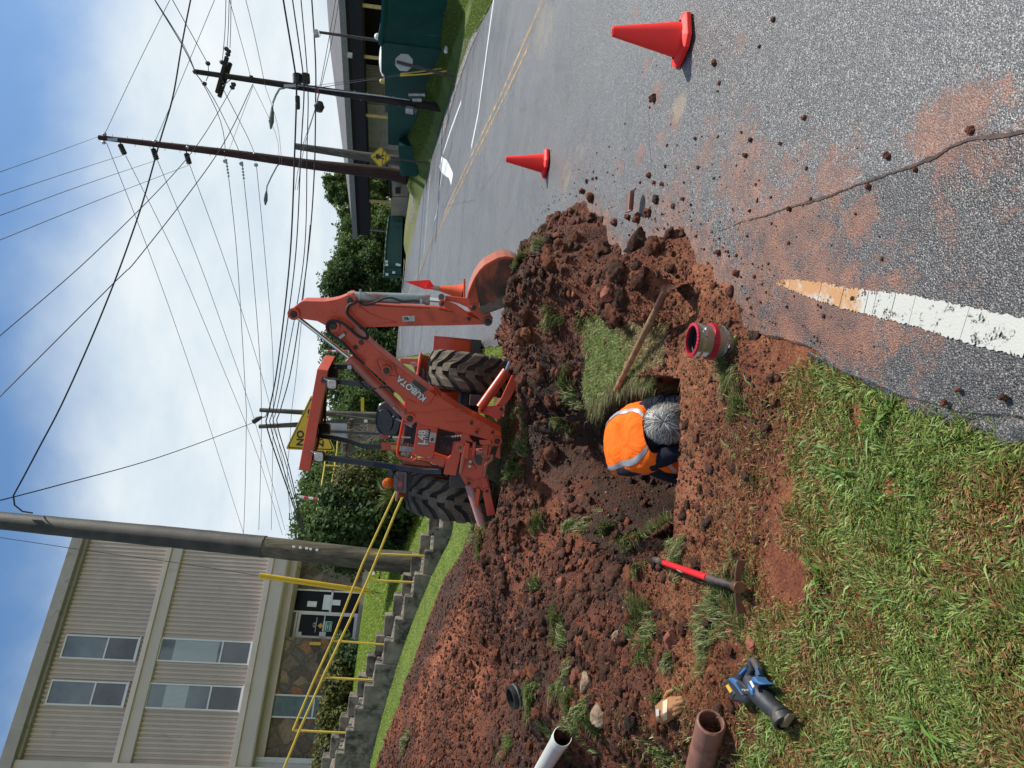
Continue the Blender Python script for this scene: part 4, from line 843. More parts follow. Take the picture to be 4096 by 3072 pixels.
# ================================================================== warehouse, green block wall, dumpster on the right
def m_rib(name, c, sc=10., amt=.35, dirc='X', w_=.5):
    q = MT(name); wv = q.n('ShaderNodeTexWave', wave_type='BANDS', bands_direction=dirc); wv.inputs['Scale'].default_value = sc; q.l(q.co, wv.inputs[0]); n = q.noise(.8, 5, .6)
    col = q.ramp(n, [(.3, tuple(v*.8 for v in c)), (.7, tuple(v*1.2 for v in c))]); q.fin(col, .55, 0, q.bump(wv.outputs[0], w_, .05))
m_rib('wh_roof', (.115, .105, .095), 1.3, dirc='X'); m_rib('wh_wall', (.52, .48, .44), 2.); m_rib('wh_white', (.82, .82, .82), 1.6, dirc='Z'); m_rib('shed', (.30, .26, .225), 3.2)
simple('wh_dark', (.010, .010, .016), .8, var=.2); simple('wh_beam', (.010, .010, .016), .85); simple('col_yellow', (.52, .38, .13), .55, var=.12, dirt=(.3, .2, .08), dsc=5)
simple('gutter', (.14, .145, .14), .5, var=.3, sc=8); simple('sky_white', (.75, .75, .75), .5)
def m_block():
    q = MT('green_block'); b = q.n('ShaderNodeTexBrick'); b.inputs['Scale'].default_value = 1.; b.inputs['Mortar Size'].default_value = .012; b.inputs['Brick Width'].default_value = .4; b.inputs['Row Height'].default_value = .2
    xyz = q.n('ShaderNodeSeparateXYZ'); q.l(q.co, xyz.inputs[0]); s_ = q.math('ADD', xyz.outputs[0], xyz.outputs[1]); cb_ = q.n('ShaderNodeCombineXYZ'); q.l(s_, cb_.inputs[0]); q.l(xyz.outputs[2], cb_.inputs[1]); q.l(cb_.outputs[0], b.inputs[0])
    n = q.noise(1.1, 7, .65); col = q.ramp(n, [(.3, (.003, .045, .040)), (.7, (.005, .066, .058))]); st_ = q.noise(1., 8, .7, vec=q.scale((3, 3, .7)), dist=.4)
    col = q.mix(q.mr(st_, .66, .74, 0, .75), col, (.006, .016, .018)); g = q.mr(q.noise(1., 6, .7, vec=q.scale((6, 6, .5))), .66, .72, 0, .25); col = q.mix(g, col, (.25, .32, .30))
    q.fin(col, .6, 0, q.bump(q.math('SUBTRACT', 1., b.outputs[1]), .5, .012), .15)
m_block(); m_rib('dumpster_green', (.008, .060, .045), .6)
def poly(mb, px, D, vec):
    mb.prism([P(x, y, d) for (x, y), d in zip(px, D)], vec); return mb
# --- green wall following the road
gwn = thing('block_wall', 'dark green painted block retaining wall along the far grass verge', 'wall', P(1790, 185, 22))
Ya, Yb = 22.17, 31.0; Xa, Xb = 10.30, 10.75; wd = np.array([Xb-Xa, Yb-Ya, 0]); wn = nrmz(np.cross(wd, Z3)); p0_ = np.array([Xa, Ya, 0])
def wz(x, y): p = onplane(x, y, p0_, wn); return p
outl = [(1840, 178), (1792, 182), (1795, 150), (1796, 300), (1796, 450), (1770, 600)]
top_ = [(1528, 178), (1520, 262), (1541, 264), (1542, 300), (1552, 455), (1552, 586)]
def gw(L, name='wall', dz=6.):
    mb = MB(); mb.prism([wz(x, y) for x, y in L]+[wz(L[-1][0], L[-1][1])-Z3*dz, wz(L[0][0], L[0][1])-Z3*dz], np.array([.6, 0, 0])); mb.build(name, 'green_block', gwn)
gw([(1512, 168), (1512, 172), (1525, 175), (1525, 283), (1526, 290), (1538, 302), (1541, 448)], dz=2.6)
gw([(1551, 448), (1552, 578)], dz=2.2)
# nearer leg of the wall, turning towards the right
c0 = wz(1525, 175); r0 = P(1533, -120, 20.2); r0b = P(1552, -120, 20.2)
mb = MB(); A_ = [c0, P(1522, 150, 22), P(1533, 95, 21.4), P(1536, 30, 20.9), P(1546, -150, 19.6)]; mb.prism(A_+[A_[-1]-Z3*4, A_[0]-Z3*3.2], (.3, .8, 0)); mb.build('wall', 'green_block', gwn)
mb = MB(); 
for a, b in zip(A_[:-1], A_[1:]): mb.tube([a, b], .09, 6)
mb.build('coping', 'green_block', gwn)
mb = MB(); pp = P(1787, 190, 21.8); mb.cyl(pp, pp+np.array([-.18, -.1, .02]), .06, 10); mb.build('drain_pipe', 'sky_white', gwn)
# low part of the wall farther on
lw = thing('low_wall', 'lower teal painted wall section behind the pedestrian sign', 'wall', P(1640, 640, 33)); mb = MB()
mb.prism([P(1593, 583, 32.), P(1600, 700, 34.5), P(1615, 705, 34.5), P(1670, 705, 34.5), P(1670, 583, 32.)], (.5, .4, 0)); mb.build('wall', 'green_block', lw)
# --- warehouse
wh = thing('warehouse', 'long grey warehouse with a deep canopy on thin yellow posts beyond the green wall', 'warehouse', P(1604, 801, 60))
E0 = P(1420, 926, 62); ed = nrmz(np.array([12.17, -14.66, 0])); en = np.array([-ed[1], ed[0], 0]);  en = en if np.dot(en, CAM-E0) > 0 else -en
def wpl(x, y, off=0.): return onplane(x, y, E0+en*off, en)
def ws(x, y, off=0.): p = wpl(x, y, off); return float(np.dot(p-E0, ed)), float(p[2])
def wp(s_, z, off=0.): return E0*np.array([1, 1, 0])+ed*s_+en*off+Z3*z
def wbox(mb, s0, s1, z0, z1, o0, o1): return mb.box(wp((s0+s1)/2, (z0+z1)/2, (o0+o1)/2), (abs(s1-s0), abs(z1-z0), abs(o1-o0)), ed, Z3, en)
ez = E0[2]; S1 = ws(1370, -300)[0]; WB = -7.
# roof: eave line and a ridge going back
rz = P(1322, 100, 62)[2]
mb = MB(); e_l = wp(-.6, ez+.15); e_r = wp(S1, ez+.15)
rd_l = onplane(1338, 330, E0-en*11, en); k0_ = np.dot(rd_l-E0, ed); zr = rd_l[2]
sl = ws(1322, 210, -11); zr = sl[1]
mb.prism([e_l, e_r, wp(S1, zr, -11), wp(sl[0], zr, -11)], (0, 0, -.25)); mb.build('roof', 'wh_roof', wh)
mb = MB(); mb.prism([e_l+(0, 0, -.26), wp(sl[0], zr-.3, -11), wp(sl[0], ez-5, -24), wp(-.6, ez-5, -2)], ed*.15); 
mb = MB(); wbox(mb, -.7, S1, ez-.22, ez+.20, 0, .22); mb.build('gutter', 'gutter', wh)
mb = MB(); wbox(mb, -.4, S1, ez-1.25, ez-.22, -1.2, -.1); wbox(mb, -.4, S1, ez-.35, ez-.22, WB, 0); mb.build('canopy_beam', 'wh_beam', wh)
s_w0 = ws(1450, 690, WB)[0]; s_w1 = ws(1450, 255, WB)[0]
mb = MB(); wbox(mb, s_w0, ws(1450, 620, WB)[0], ez-12, ez, WB-.4, WB); mb.build('wall', 'wh_wall', wh)
mb = MB(); wbox(mb, ws(1450, 585, WB)[0], ws(1450, 415, WB)[0], ez-12, ws(1443, 500, WB)[1], WB-.38, WB+.02); mb.build('wall', 'wh_white', wh)
mb = MB(); wbox(mb, ws(1450, 620, WB)[0], s_w1, ez-12, ez, WB-.5, WB-.02); mb.build('wall', 'wh_wall', wh)
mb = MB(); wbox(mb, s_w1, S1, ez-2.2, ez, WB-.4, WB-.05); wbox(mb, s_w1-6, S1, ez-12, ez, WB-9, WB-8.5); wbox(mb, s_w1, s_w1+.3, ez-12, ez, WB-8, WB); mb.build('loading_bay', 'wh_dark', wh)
mb = MB(); wbox(mb, s_w1-.5, S1, ws(1436, 300, WB+.1)[1]-.25, ws(1436, 300, WB+.1)[1]+.25, WB, WB+.15); mb.build('lintel', 'wh_wall', wh)
for (ya, xa_, xb_) in ((12, 1384, 1700), (-190, 1384, 1700), (220, 1410, 1700), (453, 1402, 1700), (796, 1418, 1604)):
    a = wpl(xa_, ya, -.5); s_ = float(np.dot(a-E0, ed)); mb = MB(); zb_ = float(hgt0(a[0], a[1]))-.3; mb.cyl(wp(s_, zb_, -.5), wp(s_, ez-.3, -.5), .13, 8); mb.build('canopy_post', 'col_yellow', wh, smooth=True)
a = wpl(1437, 915, -.2); mb = MB(); mb.cyl(a+Z3*.4, a-Z3*4.5, .10, 8); mb.build('downpipe', 'gutter', wh, smooth=True)
mb = MB(); wbox(mb, s_w0-.1, s_w0+.1, ez-12, ez-1.3, WB-.1, WB+.2); mb.build('corner_trim', 'sky_white', wh)
q = MT('lamp_lit'); q.b.inputs['Emission Color'].default_value = (1, .85, .6, 1); q.b.inputs['Emission Strength'].default_value = 2.2; q.fin((.8, .7, .5), .5)
for x, y in ((1453, 198), (1484, 134)):
    mb = MB(); c = wpl(x, y, WB-6); mb.box(c, (.9, .10, .25), ed, Z3, en); mb.build('strip_light', 'lamp_lit', wh)
# objects standing on the loading floor: white covered pile and a bollard
simple('tarp', (.62, .63, .64), .6, var=.08)
mb = MB(); c = P(1520, 212, 27); mb.sphere(c+np.array([0, .3, -.22]), .8, 14, 8, (1.0, .8, .34)); tag(mb.build('tarp_bundle', 'tarp', smooth=True), 'white tarp covered bundle behind the green wall', 'bundle')
mb = MB(); c = P(1531, 325, 30); mb.cyl(c-Z3*.8, c+Z3*.02, .12, 12); mb.sphere(c+Z3*.02, .12, 12, 6); tag(mb.build('bollard', 'col_yellow', smooth=True), 'pale yellow round-topped bollard behind the green wall', 'bollard')
mb = MB(); c = P(1511, 147, 23); mb.sphere(c, .11, 10, 8); mb.cyl(c-Z3*.5, c, .06, 8); tag(mb.build('globe_lamp', 'sky_white', smooth=True), 'small white globe lamp on the corner of the green wall', 'lamp')
# small beige shed with window, corrugated fence
sh = thing('shed', 'small beige metal shed with a dark window under the warehouse canopy', 'shed', P(1600, 730, 52)); mb = MB()
mb.prism([P(1562, 660, 50), P(1566, 690, 51), P(1561, 720, 52), P(1562, 786, 54), P(1640, 786, 54), P(1640, 660, 50)], (1.5, 3, 0)); mb.build('wall', 'shed', sh)
mb = MB(); a, b = P(1560, 715, 51.8), P(1562, 790, 53.9); mb.tube([a, b], .12, 6); a, b = P(1546, 660, 49.8), P(1562, 716, 51.6); mb.tube([a, b], .12, 6); mb.build('roof_trim', 'wh_beam', sh)
mb = MB(); mb.prism([P(1581, 748, 51.5), P(1581, 775, 52.6), P(1602, 775, 52.6), P(1602, 748, 51.5)], (.05, .2, 0)); mb.build('window', 'wh_dark', sh)
mb = MB(); mb.prism([P(1562, 788, 54), P(1564, 862, 56), P(1640, 862, 56), P(1640, 788, 54)], (.4, .8, 0)); tag(mb.build('metal_fence', 'shed'), 'corrugated beige fence panel between shed and green dumpster', 'fence')
# dumpster
du = thing('dumpster', 'long dark green roll-off dumpster in front of the trees', 'dumpster', P(1608, 1000, 56)); mb = MB()
A_ = [P(1556, 864, 57), P(1545, 960, 57), P(1536, 1108, 57), P(1604, 1108, 57), P(1608, 1000, 57), P(1611, 864, 57)]; mb.prism(A_, (.4, 2.4, 0)); mb.build('body', 'dumpster_green', du)
mb = MB(); mb.tube([P(1556, 862, 56.9), P(1545, 960, 56.9), P(1535, 1110, 56.9)], .09, 6); 
for y, xa_, xb_ in ((1108, 1536, 1606), (1092, 1537, 1606), (1066, 1539, 1606)): mb.tube([P(xa_, y, 56.9), P(xb_, y, 56.9)], .09, 6)
mb.build('rim', 'dumpster_green', du)
mb = MB()
for x, y in ((1546, 1046), (1547, 1059), (1589, 1058), (1597, 1060), (1548, 1098), (1575, 1090)): mb.box(P(x, y, 56.75), (.18, .05, .22))
mb.build('sticker', 'paper', du)
# gravel apron in front of the warehouse
sheet('gravel', 'walk', ([(1604, 760), (1606, 850), (1606, 960), (1600, 1100)], [(1608, 770), (1622, 860), (1626, 960), (1612, 1090)]), .02, 6)
q = MT('gravel'); v_ = q.vor(16, out='Color'); sp_ = q.n('ShaderNodeSeparateColor'); q.l(v_, sp_.inputs[0]); q.fin(q.ramp(sp_.outputs[0], [(.1, (.05, .05, .05)), (.6, (.14, .135, .13)), (.95, (.32, .31, .29))]), .85, 0, q.bump(q.vor(16), .8, .03))
def strip(name, L, mat_, off=.012):
    rows = [[(p[0], p[1], float(hgt0(p[0], p[1]))+off) for p in (T(*a), (np.array(T(*a))+np.array(T(*b)))/2, T(*b))] for a, b in L]; return tag(MB().grid(rows).build(name, mat_, smooth=True), kind='structure')
strip('gravel', [((1892, 130), (1912, 130)), ((1850, 165), (1895, 170)), ((1836, 220), (1872, 225)), ((1815, 290), (1850, 290)), ((1802, 340), (1830, 345)), ((1785, 420), (1806, 425)), ((1770, 500), (1786, 505)), ((1756, 570), (1766, 575))], 'gravel')
strip('gravel', [((1652, 740), (1668, 745)), ((1648, 800), (1672, 790)), ((1640, 880), (1664, 860)), ((1637, 940), (1642, 940))], 'gravel')
# ================================================================== poles, street lights, wires, signs
simple('black_rubber', (.012, .012, .013), .55, var=.2); simple('galv', (.33, .35, .36), .42, .6, var=.2); simple('grey_head', (.10, .105, .10), .5, .3); simple('insul', (.02, .018, .02), .25); simple('wire_dark', (.02, .022, .03), .6); simple('wire_grey', (.08, .085, .09), .5)
simple('sign_back', (.36, .38, .38), .45, .3, var=.1); simple('sign_yellow', (.62, .42, .01), .45, var=.05, dirt=(.45, .33, .03), dsc=4, damt=.62); simple('sign_black', (.008, .008, .008), .5); simple('rust_post', (.06, .035, .03), .6, var=.3)
GP = 'utility poles'
def bolts(mb, a, b, n, r=.012, off=.13):
    for i in range(n):
        p = np.asarray(a)*(1-i/n)+np.asarray(b)*i/n; s_ = off if i % 2 else -off; mb.cyl(p+Rr*s_*.7, p+Rr*s_*1.25, r, 5)
# pole A
DA = 26.0; a, b = P(1790, 436, DA), P(778, 286, DA)
pa = thing('utility_pole', 'dark wooden pole with crossarms, street light and meter cans beside the green wall', 'utility pole', P(1778, 435, DA), GP)
mb = MB(); mb.tube([a, a*.5+b*.5, b], [.155, .125, .09], 14); mb.build('shaft', 'pole_dark', pa, smooth=True)
mb = MB(); c1, c2 = P(908, 228, DA-.15), P(868, 372, DA-.15); d = c2-c1; mb.box((c1+c2)/2, (np.linalg.norm(d), .11, .13), nrmz(d), nrmz(np.cross(nrmz(d), Fw))); mb.build('crossarm', 'pole_dark', pa)
mb = MB(); c1, c2 = P(922, 252, DA+.15), P(877, 388, DA+.15); d = c2-c1; mb.box((c1+c2)/2, (np.linalg.norm(d), .11, .13), nrmz(d), nrmz(np.cross(nrmz(d), Fw))); mb.build('crossarm', 'pole_dark', pa)
mb = MB()
for x, y in ((915, 205), (912, 218), (889, 250), (832, 254), (818, 335), (935, 338), (1005, 310), (930, 350), (781, 288), (906, 196)): mb.sphere(P(x, y, DA-.1), .085, 8, 6); mb.sphere(P(x-5, y-3, DA-.1), .06, 8, 6)
mb.build('insulator', 'insul', pa)
mb = MB()
for p_, q_ in (((832, 254), (835, 297)), ((820, 332), (836, 298)), ((905, 292), (933, 312)), ((890, 345), (940, 305)), ((883, 290), (893, 330))): mb.tube([P(*p_, DA), P(*q_, DA)], .016, 5)
bolts(mb, P(1700, 423, DA), P(1290, 362, DA), 16); mb.build('brace', 'galv', pa)
mb = MB(); mb.box(P(1166, 343, DA-.14), (.10, .02, .55), Rr, Fw, None); mb.build('number_plate', 'sign_back', pa)
mb = MB(); mb.box(P(1268, 362, DA-.16), (.14, .02, .14), Rr, Fw); mb.build('tag', 'barrier_red', pa)
def streetlight(par, L, D, hd, nm='street_light'):
    mb = MB(); mb.tube([P(x, y, D-.1*i) for i, (x, y) in enumerate(L)], .035, 8); arm = mb.build('lamp_arm', 'galv', par, smooth=True)
    (x0_, y0_), (x1_, y1_) = hd; a_, b_ = P(x0_, y0_, D-.5), P(x1_, y1_, D-.7); m1 = a_*.75+b_*.25; m2 = a_*.35+b_*.65
    mb = MB(); mb.tube([a_, m1, m2, b_], [.04, .075, .095, .03], 10); mb.build('lamp_head', 'grey_head', arm, smooth=True)
streetlight(pa, [(1140, 352), (1118, 356), (1103, 382), (1092, 410), (1089, 432)], DA, ((1089, 432), (1083, 515)))
mb = MB(); 
for x0_, x1_, y0_, y1_ in ((1643, 1664, 368, 388), (1672, 1692, 369, 388), (1645, 1692, 389, 408)): c = (P(x0_, y0_, DA-.2)+P(x1_, y1_, DA-.2))/2; mb.cyl(c-Uu*.17, c+Uu*.17, .09, 12)
mb.build('meter_can', 'galv', pa, smooth=True)
mb = MB(); mb.cyl(P(1625, 438, DA-.1), P(1655, 443, DA-.1), .14, 16); mb.cyl(P(1655, 443, DA-.1), P(1668, 436, DA-.1), .13, 16, .04); mb.build('transformer_can', 'galv', pa, smooth=True)
mb = MB(); mb.tube([P(1180, 340, DA-.16), P(1300, 358, DA-.16), P(1530, 385, DA-.16), P(1640, 400, DA-.16)], .022, 6); mb.build('conduit', 'galv', pa)
for (x0_, y0_, x1_, y1_, r, lb) in ((1188, 297, 1190, 331, .16, 'black cable splice case right of the dark pole, on the upper cable'), (1221, 297, 1223, 331, .16, 'black cable splice case right of the dark pole, just below the other'), (1190, 386, 1191, 434, .085, 'slim black splice case left of the dark pole')):
    mb = MB(); mb.tube([P(x0_, y0_-3, DA-.4), P(x0_, y0_, DA-.4), P(x1_, y1_, DA-.4), P(x1_, y1_+3, DA-.4)], [r*.6, r, r, r*.6], 10); tag(mb.build('splice_case', 'black_rubber', smooth=True), lb, 'splice case', 'splice cases')
mb = MB(); mb.tube([P(1278, 408, DA-.4), P(1277, 425, DA-.4), P(1275, 446, DA-.4)], [.12, .19, .12], 10); tag(mb.build('cable_coil', 'black_rubber', smooth=True), 'black coil of cable hanging left of the dark pole', 'cable coil')
# pole B: tall brown
DB = 36.; a, b = P(1625, 706, DB), P(396, 550, DB)
pb = thing('utility_pole', 'tallest pole, slim and reddish brown with disc insulators on its left side', 'utility pole', P(1622, 706, DB), GP)
mb = MB(); L = [P(1630, 712, DB), P(1560, 694, DB), P(1250, 659, DB), P(900, 610, DB), P(396, 550, DB)]; mb.tube(L, [.36, .32, .25, .19, .12], 16); mb.build('shaft', 'pole_rust', pb, smooth=True)
mb = MB(); bolts(mb, P(1200, 650, DB), P(420, 553, DB), 26, .014, .2); mb.box(P(450, 558, DB-.2), (.16, .02, .5), Rr, Fw); mb.build('step_bolt', 'galv', pb)
for (x, y), (x2_, y2_) in (((480, 577), (499, 618)), ((612, 594), (627, 640)), ((745, 613), (758, 657))):
    mb = MB(); p0, p1 = P(x, y, DB-.1), P(x2_, y2_, DB-.2); dd = nrmz(p1-p0); Ln = np.linalg.norm(p1-p0); mb.cyl(p0-Rr*-.1, p1, .03, 6)
    for i in range(6): c = p0+dd*Ln*(i+.7)/6.6; mb.ring([(0.02, -.05), (.13, -.01), (.135, .02), (.02, .05)], c, dd, 12)
    mb.build('insulator', 'insul', pb, smooth=True)
mb = MB()
for x, y in ((418, 537), (620, 566), (752, 590), (901, 608), (900, 645), (959, 617), (965, 655), (1019, 617), (1024, 660), (415, 570)): MB().sphere(P(x, y, DB-.1), .10, 8, 6).build('clamp', 'galv', pb)
for p_, q_ in (((905, 640), (914, 704)), ((968, 650), (975, 713))):
    mb = MB(); mb.tube([P(*p_, DB-.1), P(*q_, DB-.1)], .02, 6)
    for k in range(6): t = k/5; mb.sphere(P(p_[0]*(1-t)+q_[0]*t, p_[1]*(1-t)+q_[1]*t, DB-.1), .06, 6, 5)
    mb.build('insulator', 'galv', pb)
streetlight(pb, [(1118, 655), (1108, 665), (1085, 708), (1068, 745), (1066, 766)], DB, ((1066, 766), (1061, 820)))
# short cut-off pole behind the pedestrian sign
D_ = 34.; ps = thing('utility_pole', 'short grey topless pole behind the pedestrian crossing sign', 'utility pole', P(1640, 655, D_), GP); mb = MB(); mb.tube([P(1655, 650, D_), P(1500, 632, D_), P(1180, 585, D_)], [.26, .22, .15], 14); mb.build('shaft', 'pole_grey', ps, smooth=True)
# distant pair over the tractor canopy
for x0_, y0_, x1_, y1_, lb in ((1520, 1662, 1040, 1640, 'distant grey pole right of the pennant sign, carrying a street light'), (1510, 1680, 1037, 1706, 'distant grey pole behind the pennant sign, leaning towards the lit one')):
    t = thing('utility_pole', lb, 'utility pole', P(x0_, y0_, 37), GP); mb = MB(); mb.tube([P(x0_+20, y0_, 37), P((x0_+x1_)/2, (y0_+y1_)/2+2, 37), P(x1_, y1_, 37)], [.17, .14, .11], 12); mb.build('shaft', 'pole_grey', t, smooth=True)
    if y1_ == 1640:
        mb = MB(); mb.tube([P(1068, 1649, 37), P(1067, 1658, 36.9), P(1060, 1668, 36.7), P(1046, 1670, 36.6)], .035, 6); arm = mb.build('lamp_arm', 'galv', t, smooth=True)
        mb = MB(); mb.tube([P(1048, 1668, 36.6), P(1030, 1676, 36.6), P(1012, 1688, 36.6)], [.07, .13, .13], 8); mb.build('lamp_head', 'black_rubber', arm, smooth=True)
t = thing('utility_pole', 'thin pale leaning pole with a paper notice behind the tractor seat', 'utility pole', P(1505, 1682, 36), GP); mb = MB(); mb.tube([P(1520, 1683, 36), P(1345, 1660, 36)], [.08, .05], 8); mb.build('shaft', 'pole_grey', t); mb = MB(); mb.box(P(1463, 1684, 35.8), (.14, .02, .17), Rr, Fw); mb.build('notice', 'paper', t)
# floodlight pole behind the green wall
D_ = 24.; t = thing('lamp_post', 'slim brown floodlight post rising behind the green wall', 'lamp post', P(1515, 162, D_)); mb = MB(); mb.tube([P(1530, 164, D_), P(1278, 129, D_)], [.055, .045], 8); mb.build('post', 'rust_post', t)
mb = MB(); mb.box(P(1264, 134, D_-.1), (.20, .22, .16), nrmz(Rr*.9+Uu*.15), None, None); mb.build('lamp_head', 'sign_back', t, bevel=.02); mb = MB(); mb.tube([P(1262, 122, D_), P(1280, 124, D_), P(1280, 145, D_), P(1275, 147, D_)], .012, 5); mb.build('bracket', 'galv', t)
D_ = 46.; t = thing('floodlight', 'small floodlight under the warehouse eave', 'floodlight', P(1410, 222, D_)); mb = MB(); mb.box(P(1400, 221, D_), (.28, .2, .3)); mb.build('lamp_head', 'sign_back', t)
# guy guards at pole A
D_ = 23.; t = thing('guy_guard', 'yellow guy guard stake slanting out of the verge behind the stop sign', 'guy guard', P(1800, 283, D_)); mb = MB(); mb.tube([P(1600, 303, D_), P(1700, 296, D_), P(1803, 281, D_)], .024, 8); mb.build('guard', 'guard_yellow', t)
mb = MB(); mb.tube([P(1262, 352, 25.5), P(1600, 303, D_)], .008, 4); mb.build('wire', 'wire_dark', t)
t = thing('guy_guard', 'faded grey-yellow guy guard stake next to the brighter one', 'guy guard', P(1815, 268, D_+.3)); mb = MB(); mb.tube([P(1601, 296, D_+.3), P(1700, 283, D_+.3), P(1818, 266, D_+.3)], .022, 8); mb.build('guard', 'col_yellow', t)
for y0_ in (345, 358):
    mb = MB(); mb.tube([P(1240, y0_, 25.5), P(1599, 298, D_+.2)], .007, 4); mb.build('wire', 'wire_dark', t)
# pedestrian sign
def plate_on(L, D, th, nrm=None):
    return [P(x, y, D) for x, y in L]
D_ = 28.3; t = thing('pedestrian_sign', 'yellow diamond pedestrian crossing sign on a dark post across the road', 'road sign', P(1709, 652, D_))
mb = MB(); mb.box((P(1530, 628, D_+.08)+P(1712, 653, D_+.08))/2, (.06, .04, np.linalg.norm(P(1530, 628, D_)-P(1712, 653, D_))), None, None, nrmz(P(1530, 628, D_)-P(1712, 653, D_))); mb.build('post', 'rust_post', t)
def rounded(L, r, n=4):
    L = [np.array(q, float) for q in L]; out_ = []; m_ = len(L)
    for i in range(m_):
        p, a, b = L[i], L[i-1], L[(i+1) % m_]; u = nrmz(a-p)*r; v = nrmz(b-p)*r
        for k in range(n+1): t_ = k/n; out_.append((1-t_)**2*(p+u)+2*t_*(1-t_)*p+t_*t_*(p+v))
    return [tuple(q) for q in out_]
def insetp(L, d):
    c = np.mean(np.array(L), 0); return [tuple(c+(np.array(q)-c)*d) for q in L]
dm_ = rounded([(1479, 624), (1524, 585), (1565, 633), (1519, 671)], 8)
for L, D2, mt, nm in ((dm_, D_, 'sign_yellow', 'plate'), (insetp(dm_, .955), D_-.012, 'sign_black', 'border'), (insetp(dm_, .905), D_-.02, 'sign_yellow', 'face')):
    mb = MB(); mb.prism([P(x, y, D2) for x, y in L], Fw*.01); mb.build(nm, mt, t)
def fig(L, D2=D_-.034): 
    mb_.prism([P(x, y, D2) for x, y in L], Fw*.006)
mb_ = MB(); k_ = 2.765; o_ = (1300, 550); tr = lambda L: [(o_[0]+a/k_, o_[1]+b/k_) for a, b in L]
hc = P(o_[0]+544/k_, o_[1]+216/k_, D_-.034); mb_.cyl(hc, hc+Fw*.006, .035, 12)
for L in ([(560, 190), (575, 182), (600, 200), (612, 218), (608, 232), (575, 232), (560, 222)], [(568, 184), (600, 182), (602, 192), (578, 196)], [(562, 226), (590, 250), (594, 244), (574, 226)], [(600, 200), (656, 193), (657, 205), (606, 216)], [(600, 215), (632, 222), (656, 236), (652, 246), (620, 234), (604, 230)],
          [(640, 140), (648, 141), (636, 200), (630, 199)], [(634, 250), (640, 251), (634, 298), (628, 297)], [(674, 182), (680, 183), (672, 265), (666, 264)]): fig(tr(L))
mb_.build('pedestrian_symbol', 'sign_black', t)
# back of a stop sign
D_ = 22.; t = thing('stop_sign', 'octagonal stop sign seen from behind on a leaning brown post', 'road sign', P(1812, 306, D_)); c = np.array((1616, 250.)); R8 = 37
oc = [(c[0]+R8*math.cos(R_(22.5+45*i+4)), c[1]+R8*math.sin(R_(22.5+45*i+4))) for i in range(8)]; mb = MB(); mb.prism([P(x, y, D_) for x, y in oc], Fw*.006); mb.build('plate', 'sign_back', t)
mb = MB(); a, b = P(1586, 246, D_-.05), P(1815, 307, D_-.02); mb.box((a+b)/2, (.075, .05, np.linalg.norm(a-b)), None, None, nrmz(b-a)); mb.build('post', 'rust_post', t)
# pennant sign
D_ = 13.9; t = thing('pennant_sign', 'yellow no-passing-zone pennant sign behind the tractor canopy', 'road sign', P(1640, 1740, D_))
pn = rounded([(1142, 1797), (1342, 1806), (1246, 1578)], 12)
for L, D2, mt, nm in ((pn, D_, 'sign_yellow', 'plate'), (insetp(pn, .93), D_-.008, 'sign_black', 'border'), (insetp(pn, .875), D_-.014, 'sign_yellow', 'face')):
    mb = MB(); mb.prism([P(x, y, D2) for x, y in L], Fw*.006); mb.build(nm, mt, t)
up_ = P(1147, 1795, D_)-P(1337, 1803, D_); rt2 = np.cross(Fw, nrmz(up_)); rt2 = rt2 if np.dot(rt2, Rr) > 0 else -rt2
for tx, x, y in (('NO', 1201, 1784), ('PASSING', 1241, 1786), ('ZONE', 1281, 1788)): textmesh('lettering', tx, P(x, y, D_-.022), rt2, up_, .19, 'sign_black', t, bold=.006)
mb = MB(); mb.cyl(P(1188, 1723, D_-.03), P(1188, 1723, D_), .02, 8); mb.build('bolt', 'galv', t)
mb = MB(); a, b = P(1250, 1722, D_+.06), P(1690, 1744, D_+.06); mb.box((a+b)/2, (.05, .05, np.linalg.norm(a-b)), nrmz(Rr), None, nrmz(b-a)); mb.build('post', 'dark_steel', t)
mb = MB(); mb.prism([P(x, y, D_+.12) for x, y in rounded([(1295, 1692), (1388, 1694), (1388, 1760), (1295, 1758)], 8)], Fw*.006); tag(mb.build('sign_plate', 'sign_back', t))
# yellow small sign far behind
mb = MB(); mb.prism([P(x, y, 40) for x, y in ((1443, 1590), (1456, 1590), (1456, 1645), (1443, 1645))], Fw*.05); tag(mb.build('far_sign', 'sign_yellow'), 'narrow yellow sign far away between trees behind the seat', 'road sign')
# ---------------------------------------------------------------- wires
def wire(L, D0, D1, r, mt='wire_dark'):
    L = [np.array(q, float) for q in L]; cum = [0.]
    for a, b in zip(L[:-1], L[1:]): cum.append(cum[-1]+np.linalg.norm(b-a))
    out_ = []; n = max(8, int(cum[-1]/40))
    X_ = np.array(L)
    # smooth Catmull-Rom through the picked points
    def cr(s_):
        i = min(len(L)-2, max(0, int(np.searchsorted(cum, s_)-1))); t_ = (s_-cum[i])/(cum[i+1]-cum[i]+1e-9); p0 = L[max(i-1, 0)]; p1 = L[i]; p2 = L[i+1]; p3 = L[min(i+2, len(L)-1)]
        return .5*((2*p1)+(-p0+p2)*t_+(2*p0-5*p1+4*p2-p3)*t_*t_+(-p0+3*p1-3*p2+p3)*t_**3)
    for i in range(n+1):
        s_ = cum[-1]*i/n; q_ = cr(s_); t_ = i/n; D = 1/((1-t_)/D0+t_/D1); out_.append(P(q_[0], q_[1], D))
    return MB().tube(out_, r, 5)
